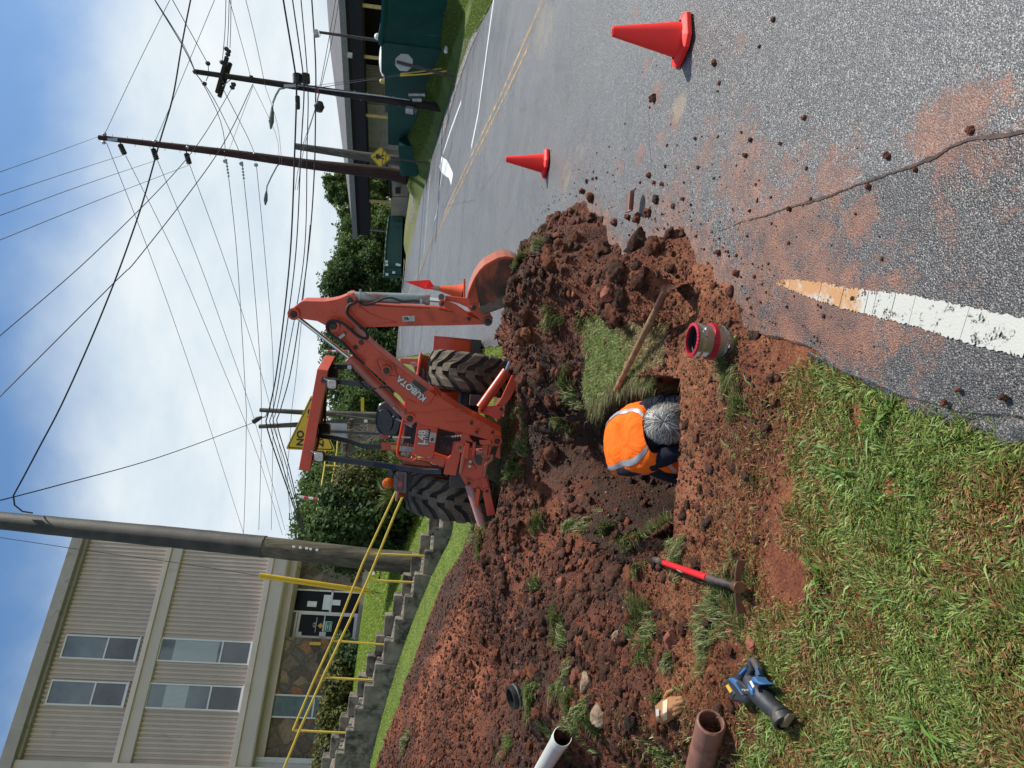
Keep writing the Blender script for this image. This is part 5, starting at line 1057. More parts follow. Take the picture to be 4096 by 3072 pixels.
def wires(label, cat, Ls, group=None, name='power_line'):
    od = ['topmost', 'second highest', 'third from the top', 'fourth from the top', 'fifth from the top', 'sixth from the top', 'seventh from the top', 'lowest']
    for i, (L, D0, D1, r, mt) in enumerate(Ls):
        lb = label if len(Ls) == 1 else '%s %s' % (od[i] if i < len(Ls)-1 else 'lowest', label)
        tag(wire(L, D0, D1, r, mt).build(name, mt, smooth=True), lb, cat, group if len(Ls) > 1 else None)
ex_ = lambda L: L
wires('thin line from the tallest pole over the top edge', 'power line', [([(395, 546), (200, 617), (0, 688), (-150, 742)], 36, 14, .010, 'wire_grey'), ([(494, 620), (250, 698), (0, 781), (-150, 830)], 36, 14, .010, 'wire_grey'), ([(623, 642), (310, 748), (0, 862), (-150, 915)], 36, 14, .010, 'wire_grey'), ([(757, 660), (380, 806), (0, 960), (-150, 1020)], 36, 14, .010, 'wire_grey')], 'lines over the top edge')
wires('of the thin lines from the tallest pole to the right edge', 'power line', [([(420, 534), (545, 270), (679, 0), (720, -80)], 36, 30, .013, 'wire_grey'), ([(620, 565), (660, 475), (750, 260), (858, 0), (890, -80)], 36, 30, .013, 'wire_grey')], 'lines to the right edge from the tallest pole')
wires('of the faint lines fanning left from the tallest pole', 'power line', [([(426, 571), (602, 1024), (770, 1500), (947, 2048), (985, 2170)], 36, 60, .016, 'wire_grey'), ([(503, 623), (702, 1024), (870, 1420), (1024, 1802), (1130, 2140)], 36, 60, .016, 'wire_grey'), ([(630, 642), (787, 1024), (905, 1350), (1015, 1672), (1140, 2120)], 36, 60, .016, 'wire_grey'), ([(759, 660), (892, 1024), (1024, 1425), (1110, 1750), (1180, 2130)], 36, 60, .016, 'wire_grey'),
      ([(914, 704), (948, 1024), (981, 1561), (985, 1703), (978, 2048), (970, 2180)], 36, 50, .018, 'wire_grey'), ([(975, 713), (1006, 1024), (1040, 1450), (1045, 1750), (1035, 2120)], 36, 50, .018, 'wire_grey'), ([(1026, 665), (1060, 1024), (1090, 1400), (1092, 1700), (1085, 2120)], 36, 50, .016, 'wire_grey')], 'lines fanning out to the left')
wires('of the lines slung between crossarm pole and tallest pole', 'power line', [([(781, 290), (818, 346), (870, 451), (895, 537), (901, 608)], 26, 36, .016, 'wire_dark'), ([(784, 296), (852, 389), (938, 562), (959, 617)], 26, 36, .016, 'wire_dark'), ([(895, 361), (988, 543), (1019, 617)], 26, 36, .014, 'wire_dark'), ([(1012, 340), (1075, 470), (1110, 560), (1118, 655)], 26, 36, .009, 'wire_grey'), ([(1062, 350), (1110, 500), (1128, 660)], 26, 36, .009, 'wire_grey')], 'lines between the two big poles')
wires('of the lines from the crossarm pole to the right edge', 'power line', [([(619, 0), (728, 179), (781, 287)], 22, 26, .018, 'wire_dark'), ([(600, -30), (626, 8), (740, 190), (784, 296)], 22, 26, .012, 'wire_dark'), ([(690, 0), (760, 125), (830, 253)], 22, 26, .013, 'wire_dark'), ([(904, -20), (900, 120), (889, 247)], 22, 26, .012, 'wire_dark'), ([(917, -20), (913, 120), (907, 204)], 22, 26, .012, 'wire_dark'), ([(924, -20), (923, 100), (920, 191)], 22, 26, .012, 'wire_dark'), ([(912, -20), (960, 150), (1003, 309)], 22, 26, .010, 'wire_grey'), ([(978, -20), (1020, 150), (1062, 350)], 22, 26, .010, 'wire_grey')], 'lines to the right edge from the crossarm pole')
wires('of the long lines crossing the sky leftwards from the crossarm pole', 'power line', [([(932, 346), (741, 642), (367, 1024), (0, 1343), (-120, 1445)], 26, 15, .012, 'wire_dark'), ([(1012, 336), (864, 623), (559, 1024), (457, 1130), (0, 1586), (-120, 1700)], 26, 15, .014, 'wire_dark'), ([(1012, 346), (965, 470), (914, 608)], 26, 36, .010, 'wire_grey')], 'lines crossing to the upper left')
wires('thick black cable swooping from the top of the wrapped pole across the sky', 'cable', [([(778, -80), (762, 0), (728, 173), (691, 389), (642, 556), (580, 778), (525, 944), (457, 1129), (364, 1357), (247, 1617), (157, 1789), (85, 1925), (52, 1987), (58, 2020), (85, 2044), (130, 2052)], 17.5, 16.4, .019, 'wire_dark')], None, 'cable')
wires('twisted service cable from the wrapped pole to the distant lit pole', 'cable', [([(-100, 2020), (0, 2001), (46, 1990), (259, 1934), (623, 1833), (1012, 1691), (1040, 1672)], 15, 37, .015, 'wire_dark')], None, 'cable')
wires('cable of the black bundle running left through the distant poles', 'cable', [
 ([(1128, -40), (1133, 0), (1179, 278), (1186, 346), (1179, 593), (1160, 1024), (1112, 1450), (1077, 1638), (1065, 1696), (1113, 1850), (1185, 2055), (1215, 2150)], 24, 38, .033, 'wire_dark'), ([(1165, -40), (1170, 0), (1210, 278), (1216, 370), (1204, 593), (1182, 1024), (1126, 1450), (1093, 1638), (1080, 1696), (1126, 1850), (1190, 2055), (1222, 2150)], 24, 38, .024, 'wire_dark'),
 ([(1200, -40), (1204, 0), (1231, 333), (1228, 593), (1216, 1024), (1145, 1450), (1107, 1638), (1093, 1696), (1141, 1850), (1196, 2055), (1228, 2150)], 24, 38, .020, 'wire_dark'), ([(1243, -40), (1247, 0), (1262, 247), (1262, 432), (1256, 710), (1231, 1024), (1170, 1450), (1122, 1638), (1108, 1696), (1152, 1850), (1200, 2055), (1232, 2150)], 24, 38, .026, 'wire_dark'),
 ([(1360, -40), (1355, 0), (1330, 150), (1271, 401), (1216, 593), (1190, 760)], 26, 36, .014, 'wire_grey'), ([(1347, -40), (1342, 0), (1320, 130), (1264, 420), (1209, 590), (1180, 760)], 26, 36, .014, 'wire_grey'), ([(1240, 900), (1190, 1450), (1167, 1640), (1160, 1760), (1150, 1900), (1165, 2130)], 34, 50, .016, 'wire_grey')], 'bundle of telephone cables', 'cable')
# ================================================================== backhoe tractor
def m_orange(name='orange_paint', c=(.55, .058, .019)):
    q = MT(name); n = q.noise(3, 6, .6); col = q.ramp(n, [(.3, tuple(v*.86 for v in c)), (.7, tuple(v*1.10 for v in c))])
    d = q.mr(q.noise(5, 9, .72, dist=.6), .55, .68, 0, .75); col = q.mix(d, col, (.20, .06, .035)); g = q.mr(q.noise(23, 7, .75), .70, .76, 0, .85); col = q.mix(g, col, (.05, .022, .016))
    sc = q.mr(q.noise(1., 6, .8, vec=q.scale((60, 60, 3))), .68, .72, 0, .35); col = q.mix(sc, col, (.55, .25, .18)); q.fin(col, q.mr(d, 0, 1, .36, .7), 0, q.bump(n, .08, .01), .5)
m_orange(); m_orange('orange_dusty', (.40, .11, .055))
simple('bucket_soil', (.075, .030, .020), .85, var=.5, sc=7, bump=.5)
def m_bucket():
    q = MT('bucket_paint'); n = q.noise(2.3, 8, .68, dist=.5); col = q.ramp(n, [(.36, (.030, .016, .012)), (.46, (.09, .034, .020)), (.56, (.30, .07, .030)), (.72, (.42, .075, .032))]); q.fin(col, .6, 0, q.bump(q.noise(20, 6, .7), .35, .01), .4)
m_bucket()
def m_tyre():
    q = MT('rubber'); n = q.noise(4, 7, .68); q.fin(q.ramp(n, [(.35, (.012, .013, .015)), (.62, (.045, .043, .040)), (.75, (.12, .10, .075))]), .75, 0, q.bump(q.noise(60, 4), .3, .004), .3)
    q = MT('rubber_lug'); n = q.noise(3, 8, .7, dist=.4); q.fin(q.ramp(n, [(.32, (.045, .042, .036)), (.5, (.12, .102, .078)), (.68, (.22, .185, .135))]), .85, 0, q.bump(q.noise(45, 5), .4, .006), .25)
m_tyre()
simple('hyd_blue', (.28, .33, .33), .4, .2, var=.15, sc=3, dirt=(.30, .10, .07), dsc=4, damt=.50); simple('hyd_red', (.40, .13, .10), .42, .1, var=.3, sc=3, dirt=(.28, .30, .29), dsc=3, damt=.55); simple('chrome', (.55, .56, .58), .12, 1., var=.05)
simple('black_plastic', (.012, .013, .018), .42, var=.2); simple('seat_vinyl', (.010, .012, .020), .35, var=.15, bump=.05); simple('rops_paint', (.014, .016, .022), .38, var=.2); simple('pin_steel', (.045, .035, .032), .55, .4, var=.3)
simple('lens_white', (.45, .44, .40), .12, .1, var=.3, sc=30); simple('lens_red', (.38, .012, .012), .2); simple('lens_darkred', (.06, .006, .010), .2); simple('lens_amber', (.52, .10, .005), .18, var=.2); simple('grey_plastic', (.10, .10, .105), .5, var=.1); simple('pink_dust', (.42, .21, .19), .5, var=.1, dirt=(.16, .06, .04), dsc=12, damt=.58)
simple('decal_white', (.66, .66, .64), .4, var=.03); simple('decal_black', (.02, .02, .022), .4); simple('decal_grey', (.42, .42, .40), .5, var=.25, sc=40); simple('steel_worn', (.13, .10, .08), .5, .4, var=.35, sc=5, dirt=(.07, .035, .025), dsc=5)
tr = thing('backhoe_tractor', 'orange tractor with a canopy, rear digging arm and bucket, parked behind the spoil', 'backhoe', (-.7, 8.3, float(hgt0(-.7, 8.3))))
A0 = P(1988, 1762, 7.4); bdir = np.array([math.cos(R_(18)), -math.sin(R_(18)), 0]); bnn = np.array([-math.sin(R_(18)), -math.cos(R_(18)), 0])
def BH(x, y, off=0.): return onplane(x, y, A0+bnn*off, bnn)
def bprism(L, near, th, name, mt, par=None, bevel=.006, smooth=False):
    mb = MB(); mb.prism([BH(x, y, near) for x, y in L], -bnn*th); return mb.build(name, mt, par or tr, bevel=bevel, smooth=smooth)
def pin(x, y, near, r_out, r_in, par, th=.02, mt='orange_paint'):
    c = BH(x, y, near); mb = MB(); mb.ring([(r_in*.9, th), (r_out, th), (r_out, -.005)], c, bnn, 18); o1 = mb.build('boss', mt, par, smooth=True)
    mb = MB(); mb.ring([(0.001, th+.012), (r_in*.85, th+.012), (r_in, th+.004), (r_in, -.005)], c, bnn, 16); mb.build('pin', 'pin_steel', par, smooth=True)
k1 = lambda L, o=(1150, 1150), s=2.765: [(o[0]+a/s, o[1]+b/s) for a, b in L]
k2 = lambda L: k1(L, (1500, 1500)); k3 = lambda L: k1(L, (1600, 1050), 3.318); k4 = lambda L: k1(L, (1150, 1350))
# dipper (vertical stick)
dip = k1([(22, 290), (28, 255), (50, 232), (90, 210), (140, 165), (180, 150), (400, 155), (480, 145), (560, 128), (640, 95), (672, 70), (715, 68), (748, 100), (762, 140), (770, 168), (820, 190), (1100, 215), (1659, 240)])+k3([(560, 640), (900, 690), (1110, 790), (1150, 822), (700, 835), (0, 845)])+k1([(1500, 418), (1220, 430), (860, 440), (700, 445), (560, 440), (480, 440), (430, 424), (330, 372), (200, 352), (90, 330), (45, 318)])
dp = bprism(dip, .085, .17, 'dipper', 'orange_paint', bevel=.008)
pin(1177, 1254, .085, .058, .034, dp, .03); pin(1403, 1199, .085, .055, .030, dp, .04); pin(1336, 1299, .085, .06, .036, dp, .045)
for x, y in k1([(365, 283), (520, 243)]): mb = MB(); mb.ring([(.001, .004), (.028, .004), (.032, 0)], BH(x, y, .085), bnn, 14); mb.build('weld_plug', 'orange_paint', dp)
mb = MB(); mb.tube([BH(x, y, .088) for x, y in k1([(780, 195), (900, 280), (1050, 345), (1215, 385), (1060, 400), (880, 425)])], .006, 6); mb.build('weld_seam', 'orange_paint', dp)
mb = MB(); mb.prism([BH(x, y, .087) for x, y in k1([(1270, 315), (1405, 310), (1407, 372), (1273, 378)])], bnn*.002); mb.build('label', 'decal_grey', dp)
mb = MB(); 
for L in ([(1290, 330), (1322, 330), (1322, 345), (1290, 345)], [(1325, 325), (1345, 350), (1335, 362), (1318, 348)], [(1290, 352), (1330, 356), (1330, 362), (1290, 360)]): mb.prism([BH(x, y, .090) for x, y in k1(L)], bnn*.001)
mb.build('hand_symbol', 'decal_black', dp)
# boom
bl = [(1318, 1304), (1312, 1290), (1318, 1277), (1334, 1271), (1350, 1277)]+k1([(590, 375), (690, 445), (900, 600), (960, 660), (1300, 935), (1659, 1205)])+k2([(640, 150), (730, 250), (930, 380), (1230, 540), (1398, 638), (1402, 745), (1375, 765), (1320, 740), (950, 632), (880, 622), (470, 525), (400, 518), (352, 490), (342, 450), (352, 405), (342, 290)])+k1([(1285, 1262), (1250, 1210), (850, 850), (740, 725), (540, 560), (490, 480)])
bo = bprism(bl, .095, .19, 'boom', 'orange_paint', bevel=.008)
# dirty bottom plate, raised casting rims, pad plates
mb = MB(); mb.prism([BH(x, y, .099) for x, y in k1([(745, 720), (880, 595), (935, 625), (805, 760)])], bnn*.006); mb.build('splice_plate', 'orange_paint', bo)
def seam(L, r=.007, off=.098, par=None, mt='orange_paint'): mb = MB(); mb.tube([BH(x, y, off) for x, y in L], r, 6); mb.build('weld_seam', mt, par or bo, smooth=True)
seam(k1([(985, 795), (1000, 850), (1030, 930), (1100, 965), (1165, 980), (1218, 990), (1190, 900), (1170, 850), (1120, 820), (1050, 800), (985, 795)])); seam(k2([(355, 270), (430, 300), (540, 335), (600, 320), (645, 255), (660, 200)])); seam(k2([(415, 405), (530, 420), (620, 410), (770, 385), (940, 378)])); seam(k2([(780, 520), (900, 520), (1040, 505), (1110, 490)]), .004); seam(k1([(1310, 935), (1250, 990), (1220, 1020)]), .003)
pin(1988-0, 1762, .095, .0, .0, bo) if False else None
for x, y, a, b in ((1640, 1672, .055, .034), (1546, 1480, .055, .030), (1907, 1725, .032, .018), (1988, 1762, .05, .032)): pin(x, y, .095, a, b, bo, .02)
for x, y in k2([(1068, 530), (1300, 632)]): pin(x, y, .095, .022, .016, bo, .01)
for x, y in k1([(815, 607), (753, 660)]): mb = MB(); mb.ring([(.001, .003), (.022, .003), (.025, 0)], BH(x, y, .095), bnn, 12); mb.build('hole_plug', 'pin_steel', bo)
# writing
ta, tb = BH(*k2([(548, 270)])[0], .1), BH(*k2([(300, 70)])[0], .1); rgt = nrmz(tb-ta); upv = np.cross(bnn, rgt)
upv = upv if np.dot(upv, BH(1600, 1600)-BH(1650, 1560)) > 0 else -upv
tc_ = BH(*k2([(556, 272)])[0], .0972)
t1 = textmesh('lettering', 'KUBOTA', tc_+rgt*.0, rgt, upv, .088, 'decal_black', bo, bold=.0085, ext=.0008); textmesh('lettering', 'KUBOTA', tc_+bnn*.0018, rgt, upv, .088, 'decal_white', bo, bold=.0028, ext=.0008)
mb = MB(); mb.prism([BH(x, y, .0975) for x, y in k2([(435, 52), (580, 160), (520, 210), (385, 100)])], bnn*.0015); mb.build('label', 'decal_black', bo)
dl = BH(*k2([(505, 182)])[0], .0995)
for i, s_ in enumerate(['HUNTSVILLE', 'TRACTOR & EQ.']): textmesh('label_lettering', s_, dl-upv*(-.020+.024*i)+rgt*.004, rgt, upv, .019, 'decal_grey', bo, bold=.0006, ext=.0004)
# boom ram
def ram(par, a, m, b, r, rr, mt, nm='hydraulic_cylinder'):
    mb = MB(); mb.cyl(m, b, r, 18); d = nrmz(b-m); mb.ring([(rr, -.01), (r*1.18, -.01), (r*1.18, .035), (r, .035)], m, d, 18); c = mb.build(nm, mt, par, smooth=True)
    mb = MB(); mb.cyl(a, m+d*.02, rr, 14); mb.build('piston_rod', 'chrome', c, smooth=True); return c
rc = ram(tr, BH(1182, 1263, -.02), BH(1401, 1432, -.02), BH(1655, 1690, -.02), .052, .020, 'hyd_red')
rd = ram(tr, BH(1768, 1201, .0), BH(1715, 1196, .0), BH(1392, 1187, .0), .050, .024, 'hyd_blue')
def hose(L, off, r=.012, mt='black_rubber', par=None, nm='hose', rib=False):
    pts_ = [BH(x, y, off) for x, y in L]; X_ = []; 
    for i in range(len(pts_)-1):
        p0 = pts_[max(i-1, 0)]; p1 = pts_[i]; p2 = pts_[i+1]; p3 = pts_[min(i+2, len(pts_)-1)]
        for t_ in np.linspace(0, 1, 9)[:-1 if i < len(pts_)-2 else None]: X_.append(.5*((2*p1)+(-p0+p2)*t_+(2*p0-5*p1+4*p2-p3)*t_*t_+(-p0+3*p1-3*p2+p3)*t_**3))
    rs_ = [r*(1+.16*(i % 2)) if rib else r for i in range(len(X_))]; mb = MB(); mb.tube(X_, rs_, 8); return mb.build(nm, mt, par or tr, smooth=not rib)
hose(k1([(760, 165), (700, 185), (665, 225), (665, 290), (740, 370), (820, 440), (880, 510), (880, 560), (830, 560), (770, 530), (700, 470), (620, 400), (540, 372), (470, 375), (437, 420), (450, 480), (490, 530), (600, 600), (680, 680), (750, 760), (850, 850)]), .15, .0135, 'black_rubber', rib=True)
hose(k1([(790, 155), (830, 190), (900, 190), (980, 160), (1060, 125), (1150, 115), (1270, 150), (1400, 145), (1470, 155)]), .09, .010)
hose(k4([(690, 330), (740, 390), (780, 450), (830, 530), (900, 570), (980, 560), (1060, 545), (1130, 560), (1200, 600)]), .02, .012)
hose(k4([(910, 510), (925, 570), (990, 630), (1060, 670), (1120, 710), (1200, 780)]), -.05, .012)
mb = MB(); mb.box(BH(*k1([(1480, 155)])[0], .09), (.05, .03, .025)); mb.box(BH(*k4([(690, 330)])[0], .03), (.04, .04, .04)); mb.box(BH(*k1([(590, 550)])[0], .13), (.10, .04, .03), nrmz(BH(1370, 1340)-BH(1350, 1356))); mb.build('fitting', 'galv', tr, bevel=.004)
mb = MB(); a = BH(1443, 1160, .02); mb.ring([(.054, -.01), (.058, -.01), (.058, .01), (.054, .01)], BH(1440, 1190, 0), nrmz(BH(1715, 1196)-BH(1392, 1187)), 18); mb.box(BH(1441, 1165, 0), (.04, .02, .02)); mb.build('clamp', 'galv', rd, smooth=True)
mb = MB(); L_ = k4([(1180, 770), (1235, 830)]); mb.cyl(BH(*L_[0], .04), BH(*L_[1], .04), .018, 10); mb.build('fitting', 'pink_dust', tr)
# links and bucket
for off in (.10, -.06):
    lk = bprism(k3([(520, 520), (545, 495), (600, 500), (740, 560), (830, 620), (945, 715), (945, 755), (915, 775), (880, 760), (760, 690), (600, 595), (545, 575)]), off, .035, 'link', 'orange_paint')
    if off > 0: pin(1769, 1213, off, .034, .020, lk, .012); pin(1876, 1274, off, .030, .020, lk, .012)
for off in (.055, -.03):
    bprism(k3([(600, 440), (900, 478), (985, 540), (990, 600), (960, 620), (900, 600), (780, 545), (600, 500)]), off, .03, 'link', 'orange_paint')
mb = MB(); mb.cyl(BH(1766, 1187, .075), BH(1766, 1187, -.075), .030, 14); mb.build('link_pin', 'steel_worn', tr, smooth=True)
BW = .23
side = k3([(1060, 110), (1130, 40), (1200, 0), (1290, -50), (1400, -75), (1500, -60), (1580, -20), (1640, 60), (1680, 160), (1690, 290), (1660, 420), (1610, 515), (1110, 695), (1060, 600), (1040, 480), (1010, 300), (1025, 180)])
arc = k3([(900, 480), (915, 400), (950, 310), (1000, 200), (1060, 110), (1130, 40), (1200, 0), (1290, -50), (1400, -75), (1500, -60), (1580, -20), (1640, 60), (1680, 160), (1690, 290), (1660, 420)])
bk = bprism(side, BW, .018, 'bucket', 'bucket_paint', bevel=.003)
mb = MB(); mb.prism([BH(x, y, BW) for x, y in side], -bnn*.018); mb.v = [tuple(np.array(v)-bnn*(2*BW-.018)) for v in mb.v]; mb.build('side_plate', 'bucket_paint', bk)
rows = [[BH(x, y, BW+.012-bnk) for x, y in arc] for bnk in (0,)]
mb = MB(); A_ = [BH(x, y, BW+.014) for x, y in arc]; mb.slab([A_, [p-bnn*(2*BW+.028) for p in A_]], bnn*0+nrmz(BH(2000, 1200)-BH(1900, 1000))*.018); mb.build('bucket_shell', 'orange_dusty', bk)
mb = MB(); c = arc
for off in (BW+.014,): mb.tube([BH(x, y, off) for x, y in arc], .010, 6)
mb.build('rim', 'orange_paint', bk)
bprism(k3([(1045, 590), (1130, 555), (1400, 430), (1620, 325), (1630, 500), (1110, 692), (1050, 640)]), BW+.006, .03, 'cutting_edge', 'steel_worn', bk)
for off in (.13, -.10):
    er = bprism(k3([(900, 600), (900, 480), (925, 400), (1000, 200), (1035, 150), (1010, 300), (1045, 480), (1050, 600), (1100, 660), (1190, 670), (1235, 740), (1215, 795), (1165, 822), (1110, 800), (1000, 700), (940, 660)]), off, .03, 'bucket_ear', 'orange_paint', bk)
    if off > 0: pin(1894, 1230, off, .040, .026, er, .012); pin(1951, 1284, off, .045, .028, er, .02, 'steel_worn')
# rear frame
FR0 = P(1750, 1850, 7.55); frn = nrmz(np.array([.02, -1, .03]))
def FR(x, y, off=0.): return onplane(x, y, FR0+frn*off, frn)
def fprism(L, near, th, name, mt='orange_paint', par=None, bevel=.005):
    mb = MB(); mb.prism([FR(x, y, near) for x, y in L], -frn*th); return mb.build(name, mt, par or tr, bevel=bevel)
pn_ = fprism(k2([(470, 528), (697, 575), (640, 928), (415, 888)]), .02, .05, 'control_panel')
fm = fprism(k2([(697, 570), (890, 600), (955, 640), (950, 800), (940, 930), (893, 1113), (755, 1095), (782, 935), (690, 925), (640, 905), (648, 875), (805, 925), (835, 900), (890, 640), (697, 590)]), 0, .35, 'frame')
fprism(k2([(460, 925), (640, 905), (790, 935), (755, 1020), (600, 960)]), -.01, .1, 'frame')
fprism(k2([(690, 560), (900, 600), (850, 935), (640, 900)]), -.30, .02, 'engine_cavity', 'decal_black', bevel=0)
for L in ([(690, 740), (720, 700), (800, 685), (860, 680)], [(700, 790), (730, 740), (800, 710), (860, 695)], [(710, 830), (740, 780), (790, 745), (850, 720)], [(760, 850), (790, 800), (800, 770), (850, 735)], [(690, 660), (740, 690), (800, 690)], [(720, 840), (690, 790), (700, 740)]):
    pts_ = [FR(x, y, -.02) for x, y in k2(L)]; mb = MB(); mb.tube(pts_, .013, 7); mb.build('hose', 'black_rubber', tr, smooth=True)
mb = MB(); a, b = FR(*k2([(835, 705)])[0], .02), FR(*k2([(965, 690)])[0], .03); mb.tube([a+(b-a)*i/14 for i in range(15)], [.030+.005*(i % 2) for i in range(15)], 12); mb.build('hose_sleeve', 'black_rubber', tr)
upF = nrmz(FR(1650, 1750)-FR(1750, 1758)); rtF = np.cross(-frn, upF); rtF = rtF if np.dot(rtF, Rr) > 0 else -rtF
rtF = nrmz(FR(*k2([(520, 600)])[0])-FR(*k2([(512, 760)])[0])); upF = np.cross(frn, rtF); upF = upF if upF[2] > 0 else -upF
tl = FR(*k2([(516, 772)])[0], .0215); textmesh('lettering', 'L48', tl, rtF, upF, .105, 'decal_black', pn_, bold=.009, ext=.0006); textmesh('lettering', 'L48', tl+frn*.0015, rtF, upF, .105, 'decal_white', pn_, bold=.004, ext=.0006)
mb = MB(); mb.prism([FR(x, y, .0215) for x, y in k2([(548, 780), (585, 785), (617, 600), (580, 592)])], frn*.001); mb.build('label', 'decal_black', pn_); textmesh('lettering', 'BT1100', FR(*k2([(568, 776)])[0], .024), rtF, upF, .050, 'decal_white', pn_, bold=.001, ext=.0004)
mb = MB(); mb.prism([FR(x, y, .0215) for x, y in k2([(612, 630), (682, 645), (662, 755), (596, 740)])], frn*.001); mb.build('label', 'decal_grey', pn_)
mb = MB(); mb.prism([FR(x, y, .0235) for x, y in k2([(620, 700), (645, 690), (650, 725), (615, 735)])], frn*.001); mb.build('hand_symbol', 'decal_black', pn_)
mb = MB()
for x, y in k2([(448, 888), (598, 910)]): mb.cyl(FR(x, y, .02), FR(x, y, .035), .010, 8)
mb.build('bolt', 'galv', pn_)
# swing castings at the bottom
cs = fprism(k2([(960, 800), (1240, 830), (1300, 900), (1250, 1000), (1215, 1130), (1100, 1150), (930, 1095), (945, 930)]), .10, .5, 'swing_frame')
fprism(k2([(1095, 790), (1130, 770), (1190, 800), (1190, 900), (1180, 990), (1140, 1000), (1110, 960), (1090, 880)]), .115, .02, 'slot', 'decal_black', cs, bevel=0)
fprism(k2([(1040, 925), (1120, 1030), (1120, 1042), (1000, 1035), (1010, 960)]), .13, .03, 'gusset', par=cs)
fprism(k2([(952, 640), (1020, 650), (1085, 735), (1100, 745), (1075, 745), (1010, 730), (965, 800), (950, 790)]), .22, .06, 'swing_bracket', par=cs)
fprism(k2([(1000, 740), (1050, 760), (1030, 925), (1005, 930), (970, 880)]), .24, .06, 'swing_bracket', par=cs)
fprism(k2([(1080, 745), (1120, 740), (1100, 900), (1070, 895)]), .24, .06, 'swing_bracket', par=cs)
fprism(k2([(1180, 735), (1260, 745), (1240, 890), (1200, 885)]), .24, .05, 'swing_bracket', par=cs)
fprism(k2([(1280, 745), (1390, 760), (1385, 915), (1330, 915), (1365, 790), (1300, 785), (1260, 890), (1240, 885)]), .22, .06, 'swing_bracket', par=cs)
fprism(k2([(1150, 720), (1280, 715), (1290, 770), (1160, 770)]), .30, .1, 'swing_bracket', par=cs)
fprism(k2([(1170, 880), (1310, 880), (1310, 935), (1240, 1000), (1220, 1130), (1190, 1130), (1210, 990), (1270, 920), (1180, 920)]), .16, .05, 'swing_bracket', 'orange_dusty', cs)
fprism(k2([(965, 880), (1000, 885), (960, 1095), (930, 1085)]), .18, .05, 'swing_bracket', 'orange_dusty', cs)
for x, y, r in ((1000, 672, .045), (1350, 722, .045), (1122, 622, .03)):
    c = FR(*k2([(x, y)])[0], .26); mb = MB(); mb.ring([(.001, .015), (r*.6, .015), (r*.62, .005), (r, .005), (r, -.12)], c, frn, 16); mb.build('swing_pin', 'orange_paint', cs, smooth=True)
for x, y, r in ((950, 838, .016), (1372, 905, .016), (1055, 958, .016), (1048, 1008, .016)):
    c = FR(*k2([(x, y)])[0], .16); mb = MB(); mb.ring([(.001, .02), (r, .02), (r, -.05)], c, frn, 8); mb.build('bolt', 'galv', cs)
mb = MB(); c = FR(*k2([(935, 800)])[0], .26); mb.ring([(.022, .008), (.045, .008), (.045, -.008), (.022, -.008)], c, frn, 14); mb.build('lug', 'orange_dusty', cs)
mb = MB(); a, b = FR(*k2([(1120, 850)])[0], .15), FR(*k2([(1230, 840)])[0], .16); mb.cyl(a, b, .035, 12); mb.build('swing_cylinder', 'hyd_red', cs, smooth=True)
# lower left plate and stabilisers
lp_ = fprism(k2([(933, 1098), (975, 1045), (1205, 1070), (1245, 1100), (1282, 1290), (1245, 1322), (1160, 1262), (1090, 1250), (1000, 1212)]), .05, .12, 'stabiliser_frame')
def fpin(x, y, near, ro, ri, par): c = FR(x, y, near); mb = MB(); mb.ring([(ri, .02), (ro, .02), (ro, -.02)], c, frn, 14); mb.build('boss', 'orange_paint', par, smooth=True); mb = MB(); mb.cyl(c-frn*.01, c+frn*.012, ri, 12); mb.build('pin', 'pin_steel', par, smooth=True)
fpin(*k2([(1040, 1195)])[0], .05, .036, .022, lp_); fpin(*k2([(1238, 1280)])[0], .09, .036, .020, lp_)
fprism(k2([(1160, 1130), (1230, 1130), (1262, 1240), (1240, 1262), (1190, 1245)]), .09, .035, 'brace_plate', par=lp_)
st_ = fprism(k2([(1185, 1300), (1278, 1290), (1335, 1545), (1245, 1562)]), .09, .10, 'stabiliser_leg'); fprism(k2([(1120, 1250), (1168, 1265), (1142, 1450), (1095, 1440)]), .13, .05, 'brace_plate', par=st_)
mb = MB(); a, b = FR(*k2([(1040, 1215)])[0], .0), FR(*k2([(1182, 1660)])[0], .02); mb.cyl(a, b, .046, 18); mb.build('stabiliser_cylinder', 'pink_dust', tr, smooth=True)
rb = fprism(k2([(1148, 370), (1200, 345), (1410, 332), (1442, 388), (1372, 500), (1250, 445), (1150, 420)]), -.02, .15, 'stabiliser_frame'); fpin(*k2([(1397, 378)])[0], -.02, .036, .020, rb); fpin(*k2([(1190, 392)])[0], -.02, .03, .018, rb)
fprism(k2([(1340, 332), (1430, 345), (1500, 260), (1580, 100), (1540, 0), (1515, 0), (1400, 250)]), .0, .09, 'stabiliser_leg')
mb = MB(); a, b = FR(*k2([(1165, 360)])[0], .03), FR(*k2([(1455, -45)])[0], .06); mb.cyl(a, b, .050, 18); cy_ = mb.build('stabiliser_cylinder', 'orange_paint', tr, smooth=True); mb = MB(); mb.cyl(b-(b-a)*.02, FR(2040, 1447, .08), .022, 10); mb.build('piston_rod', 'chrome', cy_, smooth=True)
